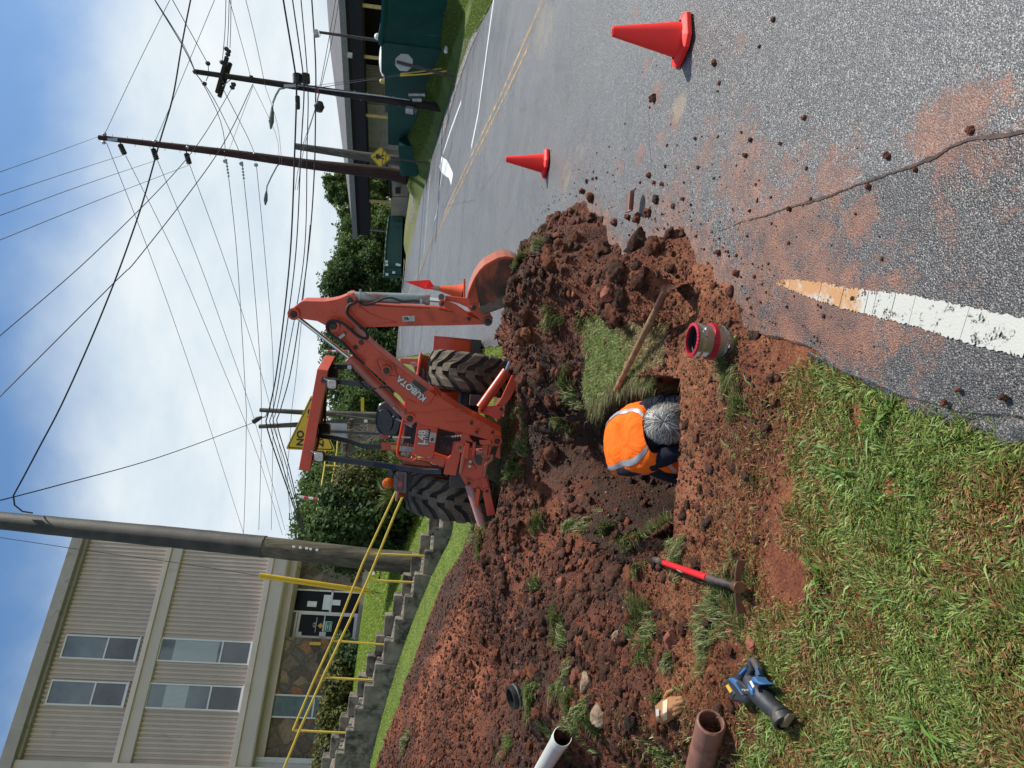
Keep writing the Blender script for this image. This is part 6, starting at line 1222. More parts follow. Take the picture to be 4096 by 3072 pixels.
# wheels
TL = .062; tax = nrmz(np.array([1, .03, -TL])); tup = nrmz(np.array([TL, 0, 1.]))
def wheel(c, R2=.56, wd=.44):
    prof = [(R2*.58, -wd*.40), (R2*.66, -wd*.48), (R2*.86, -wd*.50), (R2*.925, -wd*.44), (R2*.935, -wd*.2), (R2*.94, 0), (R2*.935, wd*.2), (R2*.925, wd*.44), (R2*.86, wd*.50), (R2*.66, wd*.48), (R2*.58, wd*.40)]
    wh_ = MB(); wh_.ring([(.001, -.05), (R2*.30, -.05), (R2*.34, .03), (R2*.52, wd*.25), (R2*.56, wd*.42), (R2*.60, wd*.44)], c, tax, 32); wh_.ring([(R2*.60, -wd*.44), (R2*.56, -wd*.42), (R2*.5, -wd*.25), (R2*.3, -.06)], c, tax, 32); w_ = wh_.build('wheel', 'orange_dusty', tr, smooth=True)
    mb = MB(); mb.ring(prof, c, tax, 72, ref=tup); ty = mb.build('tyre', 'rubber', w_, smooth=True)
    u = tup; v = np.cross(tax, u); mb = MB(); n = 17
    def q_(t, a, r): return c+tax*t+(u*math.cos(a)+v*math.sin(a))*r
    # v points backwards (towards the viewer) or forwards; chevrons rise to the middle at the rear
    sg = 1 if v[1] < 0 else -1
    for k in range(n):
        for sd_ in (-1, 1):
            a0 = 2*math.pi*(k+(.0 if sd_ < 0 else .5))/n
            path = [(-.03*sd_*0+sd_*(-.02), 0.00), (sd_*wd*.14, .035), (sd_*wd*.26, .20), (sd_*wd*.46, .33), (sd_*wd*.53, .37)]
            hw = [.048, .055, .058, .062, .062]; ra = [R2, R2, R2*.995, R2*.965, R2*.86]; rb_ = R2*.90
            rows = []
            for (t_, da), h_, r_ in zip(path, hw, ra): 
                A1 = a0+sg*da; w2 = h_/R2*1.05; rows.append([q_(t_, A1-w2*1.12, min(rb_, r_)-.02), q_(t_, A1-w2, r_), q_(t_, A1+w2, r_), q_(t_, A1+w2*1.12, min(rb_, r_)-.02)])
            mb.grid(rows); mb.add(rows[0], [(0, 1, 2, 3)]); mb.add(rows[-1], [(0, 1, 2, 3)])
    mb.build('tread', 'rubber_lug', ty, bevel=.006); return w_
wheel(np.array([.075, 8.74, 1.375])); wheel(np.array([-1.42, 8.66, 1.490]))
mb = MB(); mb.cyl((-1.3, 8.72, 1.47), (0, 8.75, 1.39), .11, 14); mb.box((-.66, 8.7, 1.43), (.42, .9, .5)); mb.box((-.68, 9.8, 1.5), (.5, 2.2, .55)); mb.build('axle_housing', 'decal_black', tr)
mb = MB(); mb.box((-.55, 10.3, 1.95), (.62, 1.5, .55)); mb.build('hood', 'orange_paint', tr, bevel=.06)
for cx in (-1.25, .05):
    mb = MB(); mb.ring([(.28, -.14), (.28, .14)], (cx, 11.0, float(hgt0(cx, 11.))+.33), tax, 24); mb.ring([(.05, -.12), (.33, -.13), (.36, -.1), (.36, .1), (.33, .13), (.05, .12)], (cx, 11.0, float(hgt0(cx, 11.))+.36), tax, 28); mb.build('front_wheel', 'rubber', tr, smooth=True)
# fenders
for cx, zz in ((.02, 1.375), (-1.36, 1.49)):
    mb = MB(); c = np.array([cx, 8.74, zz]); v = np.cross(tax, tup); sg = 1 if v[1] < 0 else -1; rows = []
    for i in range(13):
        a = sg*(-1.25+i*.125*1.0) ; d = tup*math.cos(a)+v*math.sin(a); rows.append([c+tax*(-.20)+d*.66, c+tax*.22+d*.66])
    mb.slab(rows, tup*.02); mb.build('fender', 'orange_paint', tr, smooth=True)
fp = lambda L, D: [P(x, y, D) for x, y in L]
mb = MB(); mb.prism(fp(k3([(0, 1268), (255, 1275), (340, 1305), (340, 1400), (120, 1345), (0, 1330)]), 9.4), (0, .5, .03)); mb.build('fender', 'orange_dusty', tr, bevel=.01)
# tail lights and beacon
def tail(L, D, lens, lens2): 
    mb = MB(); mb.prism(fp(rounded(L, 8), D), (0, .12, 0)); t_ = mb.build('tail_light', 'grey_plastic', tr, bevel=.008, smooth=True)
    mb = MB(); mb.prism(fp(lens, D-.008), (0, .03, 0)); mb.build('lens', 'lens_darkred', t_, bevel=.004); mb = MB(); mb.prism(fp(lens2, D-.014), (0, .02, 0)); mb.build('reflector', 'lens_red', t_)
tail(k2([(210, 1110), (230, 1078), (352, 1072), (345, 1310), (225, 1290), (203, 1230)]), 8.05, k2([(262, 1095), (318, 1090), (308, 1300), (244, 1285)]), k2([(258, 1182), (305, 1182), (300, 1238), (252, 1238)]))
tail(k3([(180, 1400), (215, 1370), (310, 1400), (330, 1450), (325, 1535), (220, 1490)]), 8.6, k3([(230, 1440), (295, 1450), (290, 1500), (235, 1480)]), k3([(255, 1455), (285, 1458), (283, 1480), (257, 1475)]))
mb = MB(); mb.prism(fp(k2([(345, 1310), (352, 1072), (375, 1075), (368, 1200)]), 8.1), (0, .1, 0)); mb.build('fender_lip', 'black_plastic', tr)
mb = MB(); mb.prism(fp(rounded(k3([(140, 1330), (200, 1318), (270, 1400), (250, 1440), (180, 1410)]), 4), 8.7), (0, .1, 0)); mb.build('flasher', 'pink_dust', tr, bevel=.01)
c = P(1552, 1933, 8.05); mb = MB(); up_c = nrmz(P(1530, 1931, 8.05)-c); mb.ring([(.001, .06), (.035, .056), (.055, .035), (.063, 0), (.063, -.045), (.05, -.06), (.001, -.06)], c, nrmz(up_c*.25-Fw), 20); be = mb.build('beacon', 'lens_amber', tr, smooth=True)
mb = MB(); mb.ring([(.066, -.05), (.069, -.05), (.069, -.075), (.001, -.075)], c, nrmz(up_c*.25-Fw), 20); mb.tube([P(1572, 1925, 8.1), P(1590, 1905, 8.1)], .02, 8); mb.build('beacon_base', 'grey_plastic', be)
mb = MB(); mb.prism(fp(rounded(k2([(140, 1050), (190, 1035), (205, 1110), (160, 1120)]), 4), 8.15), (0, .1, 0)); mb.build('mirror_guard', 'grey_plastic', tr, bevel=.01)
# canopy and posts
cn = thing('tmp', 'x', 'x', (0, 0, 0)); bpy.data.objects.remove(cn)
CL, CR = P(1194, 1880, 8.1), P(1269, 1476, 8.3); CLb, CRb = P(1238, 1886, 8.1), P(1311, 1481, 8.3); fwd = P(1302, 1420, 9.3)-CR
mb = MB(); vs = [CL, CR, CRb, CLb, CL+fwd, CR+fwd, CRb+fwd, CLb+fwd]; mb.add(vs, [(0, 1, 2, 3), (1, 5, 6, 2), (4, 0, 3, 7), (5, 4, 7, 6), (0, 4, 5, 1)]); ca = mb.build('canopy', 'orange_paint', tr, bevel=.006)
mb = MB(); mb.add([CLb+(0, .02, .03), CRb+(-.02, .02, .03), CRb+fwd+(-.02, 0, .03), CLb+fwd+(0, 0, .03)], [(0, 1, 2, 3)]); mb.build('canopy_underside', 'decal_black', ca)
def bar(L, D, w1, w2, nm, mt): 
    mb = MB(); pts_ = [P(x, y, d) for (x, y), d in zip(L, D if isinstance(D, list) else [D]*len(L))]
    for a, b in zip(pts_[:-1], pts_[1:]):
        d = nrmz(b-a); s_ = nrmz(np.cross(d, Fw)); ln = np.linalg.norm(b-a); mb.box((a+b)/2, (ln+w1*.15, w1, w2), d, s_)
    return mb.build(nm, mt, tr, bevel=.006)
bar([(1232, 1822), (1500, 1856), (1700, 1884), (1772, 1886)], [8.25, 8.2, 8.0, 7.9], .062, .09, 'canopy_post', 'rops_paint'); bar([(1290, 1518), (1360, 1527), (1480, 1540), (1700, 1580)], 8.3, .062, .09, 'canopy_post', 'rops_paint')
bar([(1262, 1735), (1290, 1745), (1340, 1752), (1400, 1765), (1450, 1783), (1556, 1786)], 9.1, .055, .07, 'canopy_post', 'rops_paint'); bar([(1290, 1470), (1400, 1466), (1520, 1458)], 9.2, .062, .07, 'canopy_post', 'rops_paint')
bar([(1300, 1700), (1302, 1540)], 9.1, .03, .03, 'canopy_brace', 'rops_paint')
for x, y, D, mt in ((1327, 1537, 8.15, 'lens_white'), (1275, 1828, 8.0, 'lens_white'), (1297, 1716, 8.9, 'black_plastic'), (1330, 1489, 9.1, 'black_plastic')):
    L_ = rounded([(x-22, y-23), (x+22, y-21), (x+22, y+23), (x-22, y+21)], 11); mb = MB(); mb.prism(fp(L_, D), (0, .10, 0)); wl = mb.build('work_light', 'black_plastic', tr, bevel=.01, smooth=True)
    mb = MB(); mb.prism(fp(insetp(L_, .78), D-.012), (0, .03, 0)); mb.build('lens', mt, wl, bevel=.006, smooth=True)
    mb = MB(); mb.tube([P(x-12, y-10, D+.05), P(x-30, y-22, D+.1)], .015, 6); mb.build('bracket', 'black_plastic', wl)
# seat
sl = rounded(k4([(1010, 730), (1080, 698), (1170, 710), (1240, 800), (1275, 900), (1262, 1010), (1220, 1090), (1060, 1085), (990, 1040), (966, 930), (985, 800)]), 12, 6)
mb = MB(); a = fp(sl, 8.12); mb.prism(a, (0, .10, 0)); se = mb.build('seat', 'seat_vinyl', tr, bevel=.03, smooth=True)
mb = MB(); mb.prism(fp([(1540+(x-1555)*.62, 1680+(y-1675)*.62) for x, y in sl], 8.09), (0, .05, 0)); mb.build('seat_cushion', 'seat_vinyl', se, bevel=.012, smooth=True)
mb = MB(); mb.prism(fp(k4([(1290, 920), (1300, 905), (1445, 940), (1400, 1190), (1290, 1160)]), 8.0), (0, .3, 0)); mb.build('seat_base', 'black_plastic', se, bevel=.02)
mb = MB(); a, b = P(1625, 1730, 7.95), P(1662, 1738, 7.95); s_ = nrmz(np.cross(nrmz(b-a), Fw))
for i in range(8): mb.box(a+(b-a)*i/7, (.012, .25-.01*(i % 2)*4, .06), nrmz(b-a), s_)
mb.build('bellows', 'black_rubber', se)
def tubeP(L, D, r, nm, mt, par=None): mb = MB(); mb.tube([P(x, y, D) for x, y in L], r, 8); return mb.build(nm, mt, par or tr, smooth=True)
tubeP(k2([(330, 425), (322, 450), (285, 640), (248, 830), (250, 880), (275, 915), (330, 925), (420, 945), (452, 930), (462, 915)]), 7.45, .015, 'guard_rail', 'orange_paint')
for L in (k2([(215, 468), (240, 485), (345, 540), (408, 577)]), k2([(172, 690), (200, 690), (300, 690), (392, 693)])):
    lv_ = tubeP(L, 7.6, .008, 'lever', 'galv'); mb = MB(); mb.sphere(P(L[0][0], L[0][1], 7.6), .022, 12, 8); mb.build('knob', 'black_plastic', lv_, smooth=True)
# orange brackets left of the seat with labels
mb = MB(); mb.prism(fp(k2([(60, 655), (160, 680), (155, 715), (60, 690)]), 8.5), (0, .1, 0)); mb.prism(fp(k2([(65, 752), (250, 760), (430, 795), (425, 860), (70, 830)]), 8.3), (0, .15, 0)); br = mb.build('side_bracket', 'orange_paint', tr, bevel=.006)
mb = MB(); mb.prism(fp(k2([(178, 772), (245, 780), (240, 830), (175, 822)]), 8.28), (0, .01, 0)); mb.build('label', 'sticker_yellow', br); mb = MB(); mb.prism(fp(k2([(275, 782), (425, 800), (418, 856), (268, 840)]), 8.28), (0, .01, 0)); mb.build('label', 'decal_grey', br)
mb = MB(); mb.box(P(1700, 1600, 7.9), (.3, .2, .3)); mb.box(P(1900, 1600, 8.1), (.12, .25, .12)); mb.box(P(1840, 1850, 7.9), (.5, .4, .2)); mb.build('gearbox', 'decal_black', tr)
mb = MB(); mb.prism(fp(k2([(280, 900), (440, 935), (600, 970), (640, 1010), (300, 985)]), 8.2), (0, .1, 0)); mb.build('floor_plate', 'orange_dusty', tr, bevel=.01)
# front loader bucket seen past the right wheel
mb = MB(); LB = k3([(470, 965), (610, 990), (780, 1025), (1000, 1048), (1030, 1060), (1010, 1190), (770, 1165), (450, 1135)]); A_ = [P(x, y, 11.6) for x, y in LB]
far = P(1741, 1341, 11.6)
zb = float(hgt0(.65, 11.9)); X0, X1 = -1.35, .66; prof = [(11.55, 1.93), (11.50, 1.75), (11.52, 1.50), (11.62, 1.28), (11.8, zb+.02), (12.35, zb+.02)]
mb.slab([[(X0, y, z) for y, z in prof], [(X1, y, z) for y, z in prof]], (0, .03, 0)); lb = mb.build('loader_bucket', 'orange_paint', tr, smooth=True)
for X_ in (X0, X1): mb = MB(); mb.prism([(X_-.01, y, z) for y, z in prof], (.02, 0, 0)); mb.build('side_plate', 'orange_paint', lb)
mb = MB(); mb.boxp((X0, 11.56, zb), (X1+.01, 11.60, zb+.16)); mb.build('base_strip', 'decal_black', lb)  # black strip along the foot of the loader bucket
for X_ in (-1.05, .05): mb = MB(); mb.tube([(X_, 9.8, 2.05), (X_, 10.9, 1.95), (X_, 11.5, 1.45)], .07, 4); mb.build('loader_arm', 'orange_paint', tr)
# ================================================================== worker in the pit
def m_cloth(name, c, sc=260, st=.25, fold=.5):
    q = MT(name); n = q.noise(7, 5, .6, dist=.6); q.fin(q.ramp(n, [(.3, tuple(v*.82 for v in c)), (.7, tuple(min(1, v*1.1) for v in c))]), .8, 0, q.bump(q.vor(sc), st, .002, q.bump(n, fold, .03)), .2)
m_cloth('vest_orange', (.90, .150, .008), 200, .3, 1.0); m_cloth('navy_shirt', (.010, .012, .024)); m_cloth('denim', (.20, .25, .31)); m_cloth('vest_piping', (.012, .012, .014)); simple('reflective', (.36, .37, .38), .35, .3, var=.12, sc=8); simple('skin', (.42, .20, .13), .5, var=.15, sc=20); simple('boot', (.10, .055, .03), .7, var=.3)
ps_ = thing('person', 'worker in an orange safety vest with grey hair bending over inside the pit', 'person', (-.45, 4.62, .47-1.02))
sp = [P(2520, 1806, 4.86), P(2500, 1792, 4.74), P(2508, 1776, 4.60), P(2545, 1760, 4.46), P(2590, 1744, 4.33), P(2625, 1728, 4.22)]
latv = nrmz(P(2600, 1615, 4.30)-P(2600, 1865, 4.34))
zf = .47-1.02
def skinbody():
    J = {}; Vv = []; E_ = []; Rd = []
    def j(n, p, r, par=None):
        J[n] = len(Vv); Vv.append(tuple(map(float, p))); Rd.append(r if isinstance(r, tuple) else (r, r))
        if par is not None: E_.append((J[par], J[n]))
    j('pel', sp[1], (.108, .10)); j('wst', sp[2], (.112, .10), 'pel'); j('chs', sp[3], (.125, .11), 'wst'); j('upc', sp[4], (.12, .10), 'chs'); j('nck', sp[5]+np.array([0, -.01, -.01]), (.058, .058), 'upc')
    hc = P(2672, 1694, 4.12); j('hd0', sp[5]*.45+hc*.55, (.062, .065), 'nck'); j('hd1', hc, (.082, .095), 'hd0'); j('hd2', hc+np.array([.02, -.05, -.085]), (.060, .066), 'hd1')
    for s_, n in ((1, 'r'), (-1, 'l')):
        sh = sp[4]+latv*s_*.185+np.array([0, -.0, -.01]); j(n+'sh', sh, .068, 'upc'); el = sh+np.array([s_*.07, -.10, -.27]); j(n+'ua', sh*.5+el*.5, .056, n+'sh'); j(n+'el', el, .047, n+'ua'); wr = np.array([-.36+s_*.10, 4.04, zf+.33]); j(n+'fa', el*.5+wr*.5, .042, n+'el'); j(n+'wr', wr, (.030, .026), n+'fa')
        dn = nrmz(np.array([-s_*.25, -.25, -1.])); sd_ = nrmz(np.cross(dn, [0, 1., 0])); pa = wr+dn*.055; j(n+'pa', pa, (.036, .018), n+'wr'); kn = wr+dn*.085; j(n+'kn', kn, (.038, .016), n+'pa')
        for q in range(4):
            b = kn+sd_*(q-1.5)*.021; ln = (.070, .080, .075, .058)[q]; j(n+'f%da' % q, b+dn*.012, .0085, n+'kn'); j(n+'f%db' % q, b+dn*ln*.55+np.array([0, -.012, 0]), .0082, n+'f%da' % q); j(n+'f%dc' % q, b+dn*ln*.95+np.array([0, -.002*0+.012, 0]), .0072, n+'f%db' % q)
        j(n+'ta', pa+sd_*-.035*s_-dn*.01, .011, n+'pa'); j(n+'tb', pa+sd_*-.055*s_+dn*.03, .009, n+'ta')
        hp = sp[1]+latv*s_*.085+np.array([0, .02, -.12]); j(n+'hp', hp, .085, 'pel'); kne = np.array([hp[0]+s_*.05, 4.46, zf+.53]); j(n+'th', hp*.5+kne*.5, .082, n+'hp'); j(n+'kne', kne, .062, n+'th'); ank = np.array([kne[0], 4.62, zf+.11]); j(n+'cf', kne*.6+ank*.4, .056, n+'kne'); j(n+'ank', ank, .040, n+'cf'); j(n+'ft', ank+np.array([0, -.06, -.055]), (.042, .036), n+'ank'); j(n+'toe', ank+np.array([s_*.02, -.17, -.07]), (.042, .026), n+'ft')
    me = bpy.data.meshes.new('body'); o0 = np.array(ps_['_o']); me.from_pydata([tuple(np.array(v)-o0) for v in Vv], E_, []); ob = bpy.data.objects.new('body', me); COL.objects.link(ob); ob.parent = ps_
    sk = ob.modifiers.new('skin', 'SKIN'); sk.use_smooth_shade = True; 
    for i, r in enumerate(Rd): me.skin_vertices[0].data[i].radius = r
    for i in range(len(Vv)): me.skin_vertices[0].data[i].use_root = (i == 0)
    sb = ob.modifiers.new('sub', 'SUBSURF'); sb.levels = 2; sb.render_levels = 2
    dg = bpy.context.evaluated_depsgraph_get(); m2 = bpy.data.meshes.new_from_object(ob.evaluated_get(dg)); ob.modifiers.clear(); ob.data = m2; m2.name = 'body'
    for mt in ('navy_shirt', 'denim', 'skin', 'boot'): m2.materials.append(MATS[mt])
    wrz = zf+.345; hpn = nrmz(sp[3]-sp[1])
    for p in m2.polygons:
        c = np.array(p.center)+o0; k = 0
        if np.dot(c-sp[1], hpn) < .01 and c[2] > zf+.12: k = 1
        if c[1] > 4.35 and c[2] < sp[1][2]-.10 and c[2] > zf+.12: k = 1
        if c[2] <= zf+.12 and c[1] > 4.3: k = 3
        if c[1] < 4.32 and c[2] < wrz: k = 2
        if np.linalg.norm(c-P(2672, 1694, 4.12)) < .17 and np.dot(c-sp[5], nrmz(P(2672, 1694, 4.12)-sp[5])) > .03: k = 2
        p.material_index = k
    m2.polygons.foreach_set('use_smooth', [True]*len(m2.polygons)); return ob
body = skinbody(); body['_o'] = list(ps_['_o'])
# vest: a shell round the back
def crv(pts_, t):
    n = len(pts_)-1; x = min(max(t, 0), .9999)*n; i = int(x); f = x-i; p0 = pts_[max(i-1, 0)]; p1 = pts_[i]; p2 = pts_[i+1]; p3 = pts_[min(i+2, n)]
    return .5*((2*p1)+(-p0+p2)*f+(2*p0-5*p1+4*p2-p3)*f*f+(-p0+3*p1-3*p2+p3)*f**3)
def vsurf(t, ph, ex=0.):
    c = crv(sp, t); tg = nrmz(crv(sp, min(1, t+.03))-crv(sp, max(0, t-.03))); lt = nrmz(latv-tg*np.dot(latv, tg)); nb_ = np.cross(lt, tg); nb_ = nb_ if nb_[2] > 0 else -nb_
    wv = np.interp(t, [0, .15, .35, .6, .8, .93, 1], [.160, .188, .205, .222, .222, .180, .115])+ex; th = np.interp(t, [0, .1, .4, .7, .9, 1], [.115, .135, .142, .135, .110, .08])+ex
    r = 1+.018*math.sin(t*19+ph*3)+.014*math.sin(ph*9+t*7)*math.sin(t*11)+.012*math.sin(t*33+ph*5)+.10*(float(fbm(np.array([t*5.5]), np.array([ph*2.2]), 3, 7)[0])-.5)-.02*abs(math.sin(t*8+ph*4+2*math.sin(ph*3)))
    ca, sa = math.cos(ph), math.sin(ph); e = .80
    return c+lt*wv*r*np.sign(ca)*abs(ca)**e+nb_*th*r*np.sign(sa)*abs(sa)**e
rows = [[vsurf(t, R_(a)) for a in np.linspace(-38+20*max(0, t-.75)*4, 218-20*max(0, t-.75)*4, 42)] for t in np.linspace(.02, .985, 34)]
mb = MB(); mb.slab(rows, (0, 0, -.004)); ve = mb.build('vest', 'vest_orange', ps_, smooth=True)
def vband(f, wdt, mt, nm, ex=.004, t0=.02, t1=.985, n=40):
    rows = []
    for t in np.linspace(t0, t1, n):
        a = f(t); rows.append([vsurf(t, R_(a-wdt), ex), vsurf(t, R_(a-wdt/3), ex+.001), vsurf(t, R_(a+wdt/3), ex+.001), vsurf(t, R_(a+wdt), ex)])
    mb = MB(); mb.grid(rows); return mb.build(nm, mt, ve, smooth=True)
vband(lambda t: np.interp(t, [0, .3, .6, 1], [150, 133, 124, 125]), 5.8, 'reflective', 'reflective_band'); vband(lambda t: np.interp(t, [0, .3, .6, 1], [60, 50, 44, 42]), 5.6, 'reflective', 'reflective_band')
mb = MB()
for sg in (0, 1): mb.tube([r[0 if sg else -1] for r in rows], .005, 6)
mb.tube(rows[0], .004, 6); mb.build('piping', 'vest_piping', ve, smooth=True)
# open front panel hanging down on the left
fl = [(2598, 1850), (2650, 1848), (2705, 1845), (2745, 1835), (2790, 1850), (2780, 1890), (2740, 1900), (2700, 1899), (2660, 1893), (2632, 1876)]
mb = MB(); mb.prism([P(x, y, 4.22) for x, y in fl], (.0, .012, 0)); fp_ = mb.build('vest_front', 'vest_orange', ps_, bevel=.002)
mb = MB(); mb.prism([P(x, y, 4.213) for x, y in [(2658, 1848), (2676, 1847), (2709, 1884), (2697, 1893)]], (0, .002, 0)); mb.build('reflective_band', 'reflective', fp_)
mb = MB(); mb.tube([P(x, y, 4.218) for x, y in fl], .005, 6, closed=True); mb.build('piping', 'vest_piping', fp_, smooth=True)
# shirt tail and jeans on the left hip
mb = MB(); mb.prism([P(x, y, 4.48) for x, y in rounded([(2480, 1872), (2560, 1835), (2660, 1840), (2660, 1888), (2600, 1900), (2520, 1906)], 22)], (0, .16, -.02)); mb.build('jeans_fold', 'denim', ps_, bevel=.03, smooth=True)
mb = MB(); L_ = [P(2478, 1884, 4.52), P(2520, 1872, 4.45), P(2570, 1852, 4.36), P(2620, 1838, 4.27), P(2680, 1812, 4.20), P(2760, 1790, 4.14)]; mb.tube(L_, [.030, .055, .066, .068, .062, .05], 14); mb.build('sleeve', 'navy_shirt', ps_, smooth=True)
mb = MB(); L_ = [P(2560, 1632, 4.36), P(2605, 1622, 4.30), P(2650, 1618, 4.25), P(2700, 1618, 4.20), P(2770, 1628, 4.14)]; mb.tube(L_, [.03, .055, .062, .058, .05], 14); mb.build('sleeve', 'navy_shirt', ps_, smooth=True)
# head details: ears, nose; hair
hc = P(2672, 1694, 4.12); hup = nrmz(P(2635, 1682, 3.9)-hc); hface = nrmz(np.array([.05, -.35, -1.])-hup*np.dot(np.array([.05, -.35, -1.]), hup)); hlat = np.cross(hup, hface)
mb = MB(); mb.sphere(hc+hface*.105-hup*.02, .016, 8, 6); 
for s_ in (-1, 1): mb.sphere(hc+hlat*s_*.088-hup*.03, .026, 8, 6, (.5, 1, 1.2))
mb.build('face_features', 'skin', ps_, smooth=True)
mb = MB()
for s_ in (-1, 1): mb.sphere(hc+hface*.092+hlat*s_*.032+hup*.012, .011, 8, 6)
mb.build('eye', 'decal_white', ps_, smooth=True)
q = MT('hair'); a = q.attr('lv'); q.fin(q.ramp(a, [(.0, (.035, .032, .030)), (.35, (.14, .13, .12)), (.75, (.40, .385, .35)), (1., (.70, .68, .62))]), .42, 0, None, .5)
rng = np.random.default_rng(5); V_, F_, lv = [], [], []
Rh = np.array([.088, .106, .098])
def hpnt(th, ph, ex): return hc+hup*math.cos(th)*(Rh[2]+ex)+hface*math.sin(th)*math.cos(ph)*(Rh[1]+ex)+hlat*math.sin(th)*math.sin(ph)*(Rh[0]+ex)
for i in range(5200):
    ph = rng.random()*6.283; th0 = abs(rng.normal())*.75+.03 if i > 700 else rng.random()*.22
    if th0 > 1.75: continue
    ln = .35+.6*rng.random(); sw = (rng.random()-.5)*.9+.5*math.sin(ph*2+1); ex0 = .003+.016*rng.random(); lf_ = .012+.034*rng.random()**2; n = 5; wv = .0011+.0009*rng.random(); shade = np.clip(.60+.38*rng.normal()-.35*(math.sin(ph*6+th0*3)*.5+.5)*.7, .02, 1); pv = []
    for k in range(n+1):
        t = k/n; th = th0+ln*t; pt = hpnt(th, ph+sw*t, ex0+lf_*t*(1-t*.45)+.006*t*rng.random()+.004*math.sin(ph*7+th0*5)); pv.append(pt)
    for k in range(n+1):
        d = pv[min(k+1, n)]-pv[max(k-1, 0)]; s_ = nrmz(np.cross(d, pv[k]-hc))*wv*(1-.6*k/n); o_ = len(V_); V_ += [pv[k]-s_, pv[k]+s_]; lv += [shade]*2
        if k: F_.append((o_-2, o_-1, o_+1, o_))
hair = npmesh('hair', np.array(V_), np.array(F_), 'hair', dict(lv=np.array(lv)), parent=ps_)
mb = MB(); rows = [[hpnt(th, ph, .003) for ph in np.linspace(0, 2*math.pi, 25)] for th in np.linspace(.001, 1.75, 12)]; mb.grid(rows); q = MT('hair_base'); q.fin((.12, .112, .10), .7); mb.build('hair_base', 'hair_base', ps_, smooth=True)
# ================================================================== cones and tools
simple('cone_red', (1.0, .020, .012), .55, var=.05, sc=3, dirt=(.55, .05, .03), dsc=8, damt=.66); simple('cone_orange', (.70, .085, .012), .5, var=.12, dirt=(.30, .06, .02), dsc=10, damt=.62); simple('cone_collar', (.30, .24, .22), .5, .2, var=.3, sc=20)
def cone(loc, h, name, label, grp, rz=.5, tilt=(0, 0)):
    loc = np.array(loc, float); t = thing(name, label, 'traffic cone', loc, grp); ax = nrmz(np.array([tilt[0], tilt[1], 1.])); rb_ = h*.235; rt_ = h*.062; hb = .30*h
    sl = S; u = nrmz(np.array([math.cos(rz), math.sin(rz), 0])); u = u-ax*np.dot(u, ax); v = np.cross(ax, u)
    mb = MB(); mb.ring([(rt_*.72, h*.55), (rt_*.72, h), (rt_, h), (rt_*1.1, h*.985), (rb_*.98, .075*h), (rb_*1.10, .052*h), (rb_*1.28, .045*h)], loc, ax, 40); mb.build('cone_body', 'cone_red', t, smooth=True)
    mb = MB(); c8 = [(1, .62), (.62, 1), (-.62, 1), (-1, .62), (-1, -.62), (-.62, -1), (.62, -1), (1, -.62)]; n = 8
    lo = [loc+u*a*hb+v*b*hb+ax*.004 for a, b in c8]; hi = [loc+u*a*hb+v*b*hb+ax*.030*h/.45 for a, b in c8]; md = [loc+u*a*hb*.90+v*b*hb*.90+ax*.040*h/.45 for a, b in c8]; ct = [loc+u*a*rb_*.9+v*b*rb_*.9+ax*.05*h/.45 for a, b in c8]
    mb.add(lo+hi+md+ct, [tuple(range(7, -1, -1))]+[(k+i*8, (k+1) % 8+i*8, (k+1) % 8+i*8+8, k+i*8+8) for i in range(3) for k in range(8)]); mb.build('base', 'cone_red', t, bevel=.004); return t
g_ = G(2738, 163); cone(g_, .452, 'traffic_cone', 'largest and nearest red-orange traffic cone, alone on the road at the right', 'red-orange traffic cones', .35, (.0, .0))
g_ = G(2188, 655); cone(g_, .46, 'traffic_cone', 'smaller red-orange traffic cone beyond the spoil heap, midway down the road', 'red-orange traffic cones', .5)
D_ = 13.2; t = thing('traffic_cone', 'old orange cone with grey collar and a bright red flag tip beside the digging arm', 'traffic cone', P(1856, 1166, D_))
mb = MB(); b_ = P(1852, 1168, D_); tp_ = P(1757, 1154, D_); ax = nrmz(tp_-b_); mb.ring([(.001, np.linalg.norm(tp_-b_)), (.045, np.linalg.norm(tp_-b_)), (.14, .02), (.15, 0)], b_, ax, 24); mb.build('cone_body', 'cone_orange', t, smooth=True)
mb = MB(); mb.box(b_-ax*.02, (.44, .44, .04), nrmz(Rr)); mb.build('base', 'cone_orange', t, bevel=.01)
mb = MB(); tq = P(1738, 1150, D_); mb.cyl(tp_-ax*.0, tq, .048, 16); mb.cyl(tq, P(1700, 1150, D_), .020, 8); mb.build('collar', 'cone_collar', t, smooth=True)
mb = MB(); A_ = [P(x, y, D_+dz) for (x, y), dz in zip([(1616, 1125), (1660, 1123), (1718, 1119), (1700, 1157), (1660, 1142)], (0, 0, .06, 0, 0))]; B_ = [P(x, y, D_+dz) for (x, y), dz in zip([(1718, 1119), (1742, 1152), (1738, 1159), (1700, 1155)], (-.06, 0, 0, -.04))]
mb.prism(A_, Fw*.012); mb.prism(B_, Fw*.012); mb.build('flag', 'cone_red', t, bevel=.003)
def surf(x, y, off=0.):
    """point on the dug ground seen at picture point"""
    d = ray(x, y); t_ = 1.2
    while t_ < 40:
        p = CAM+d*t_; g_ = float(gz(p[0], p[1]))+off
        if p[2] < g_: break
        t_ += .01*t_**.5
    return p
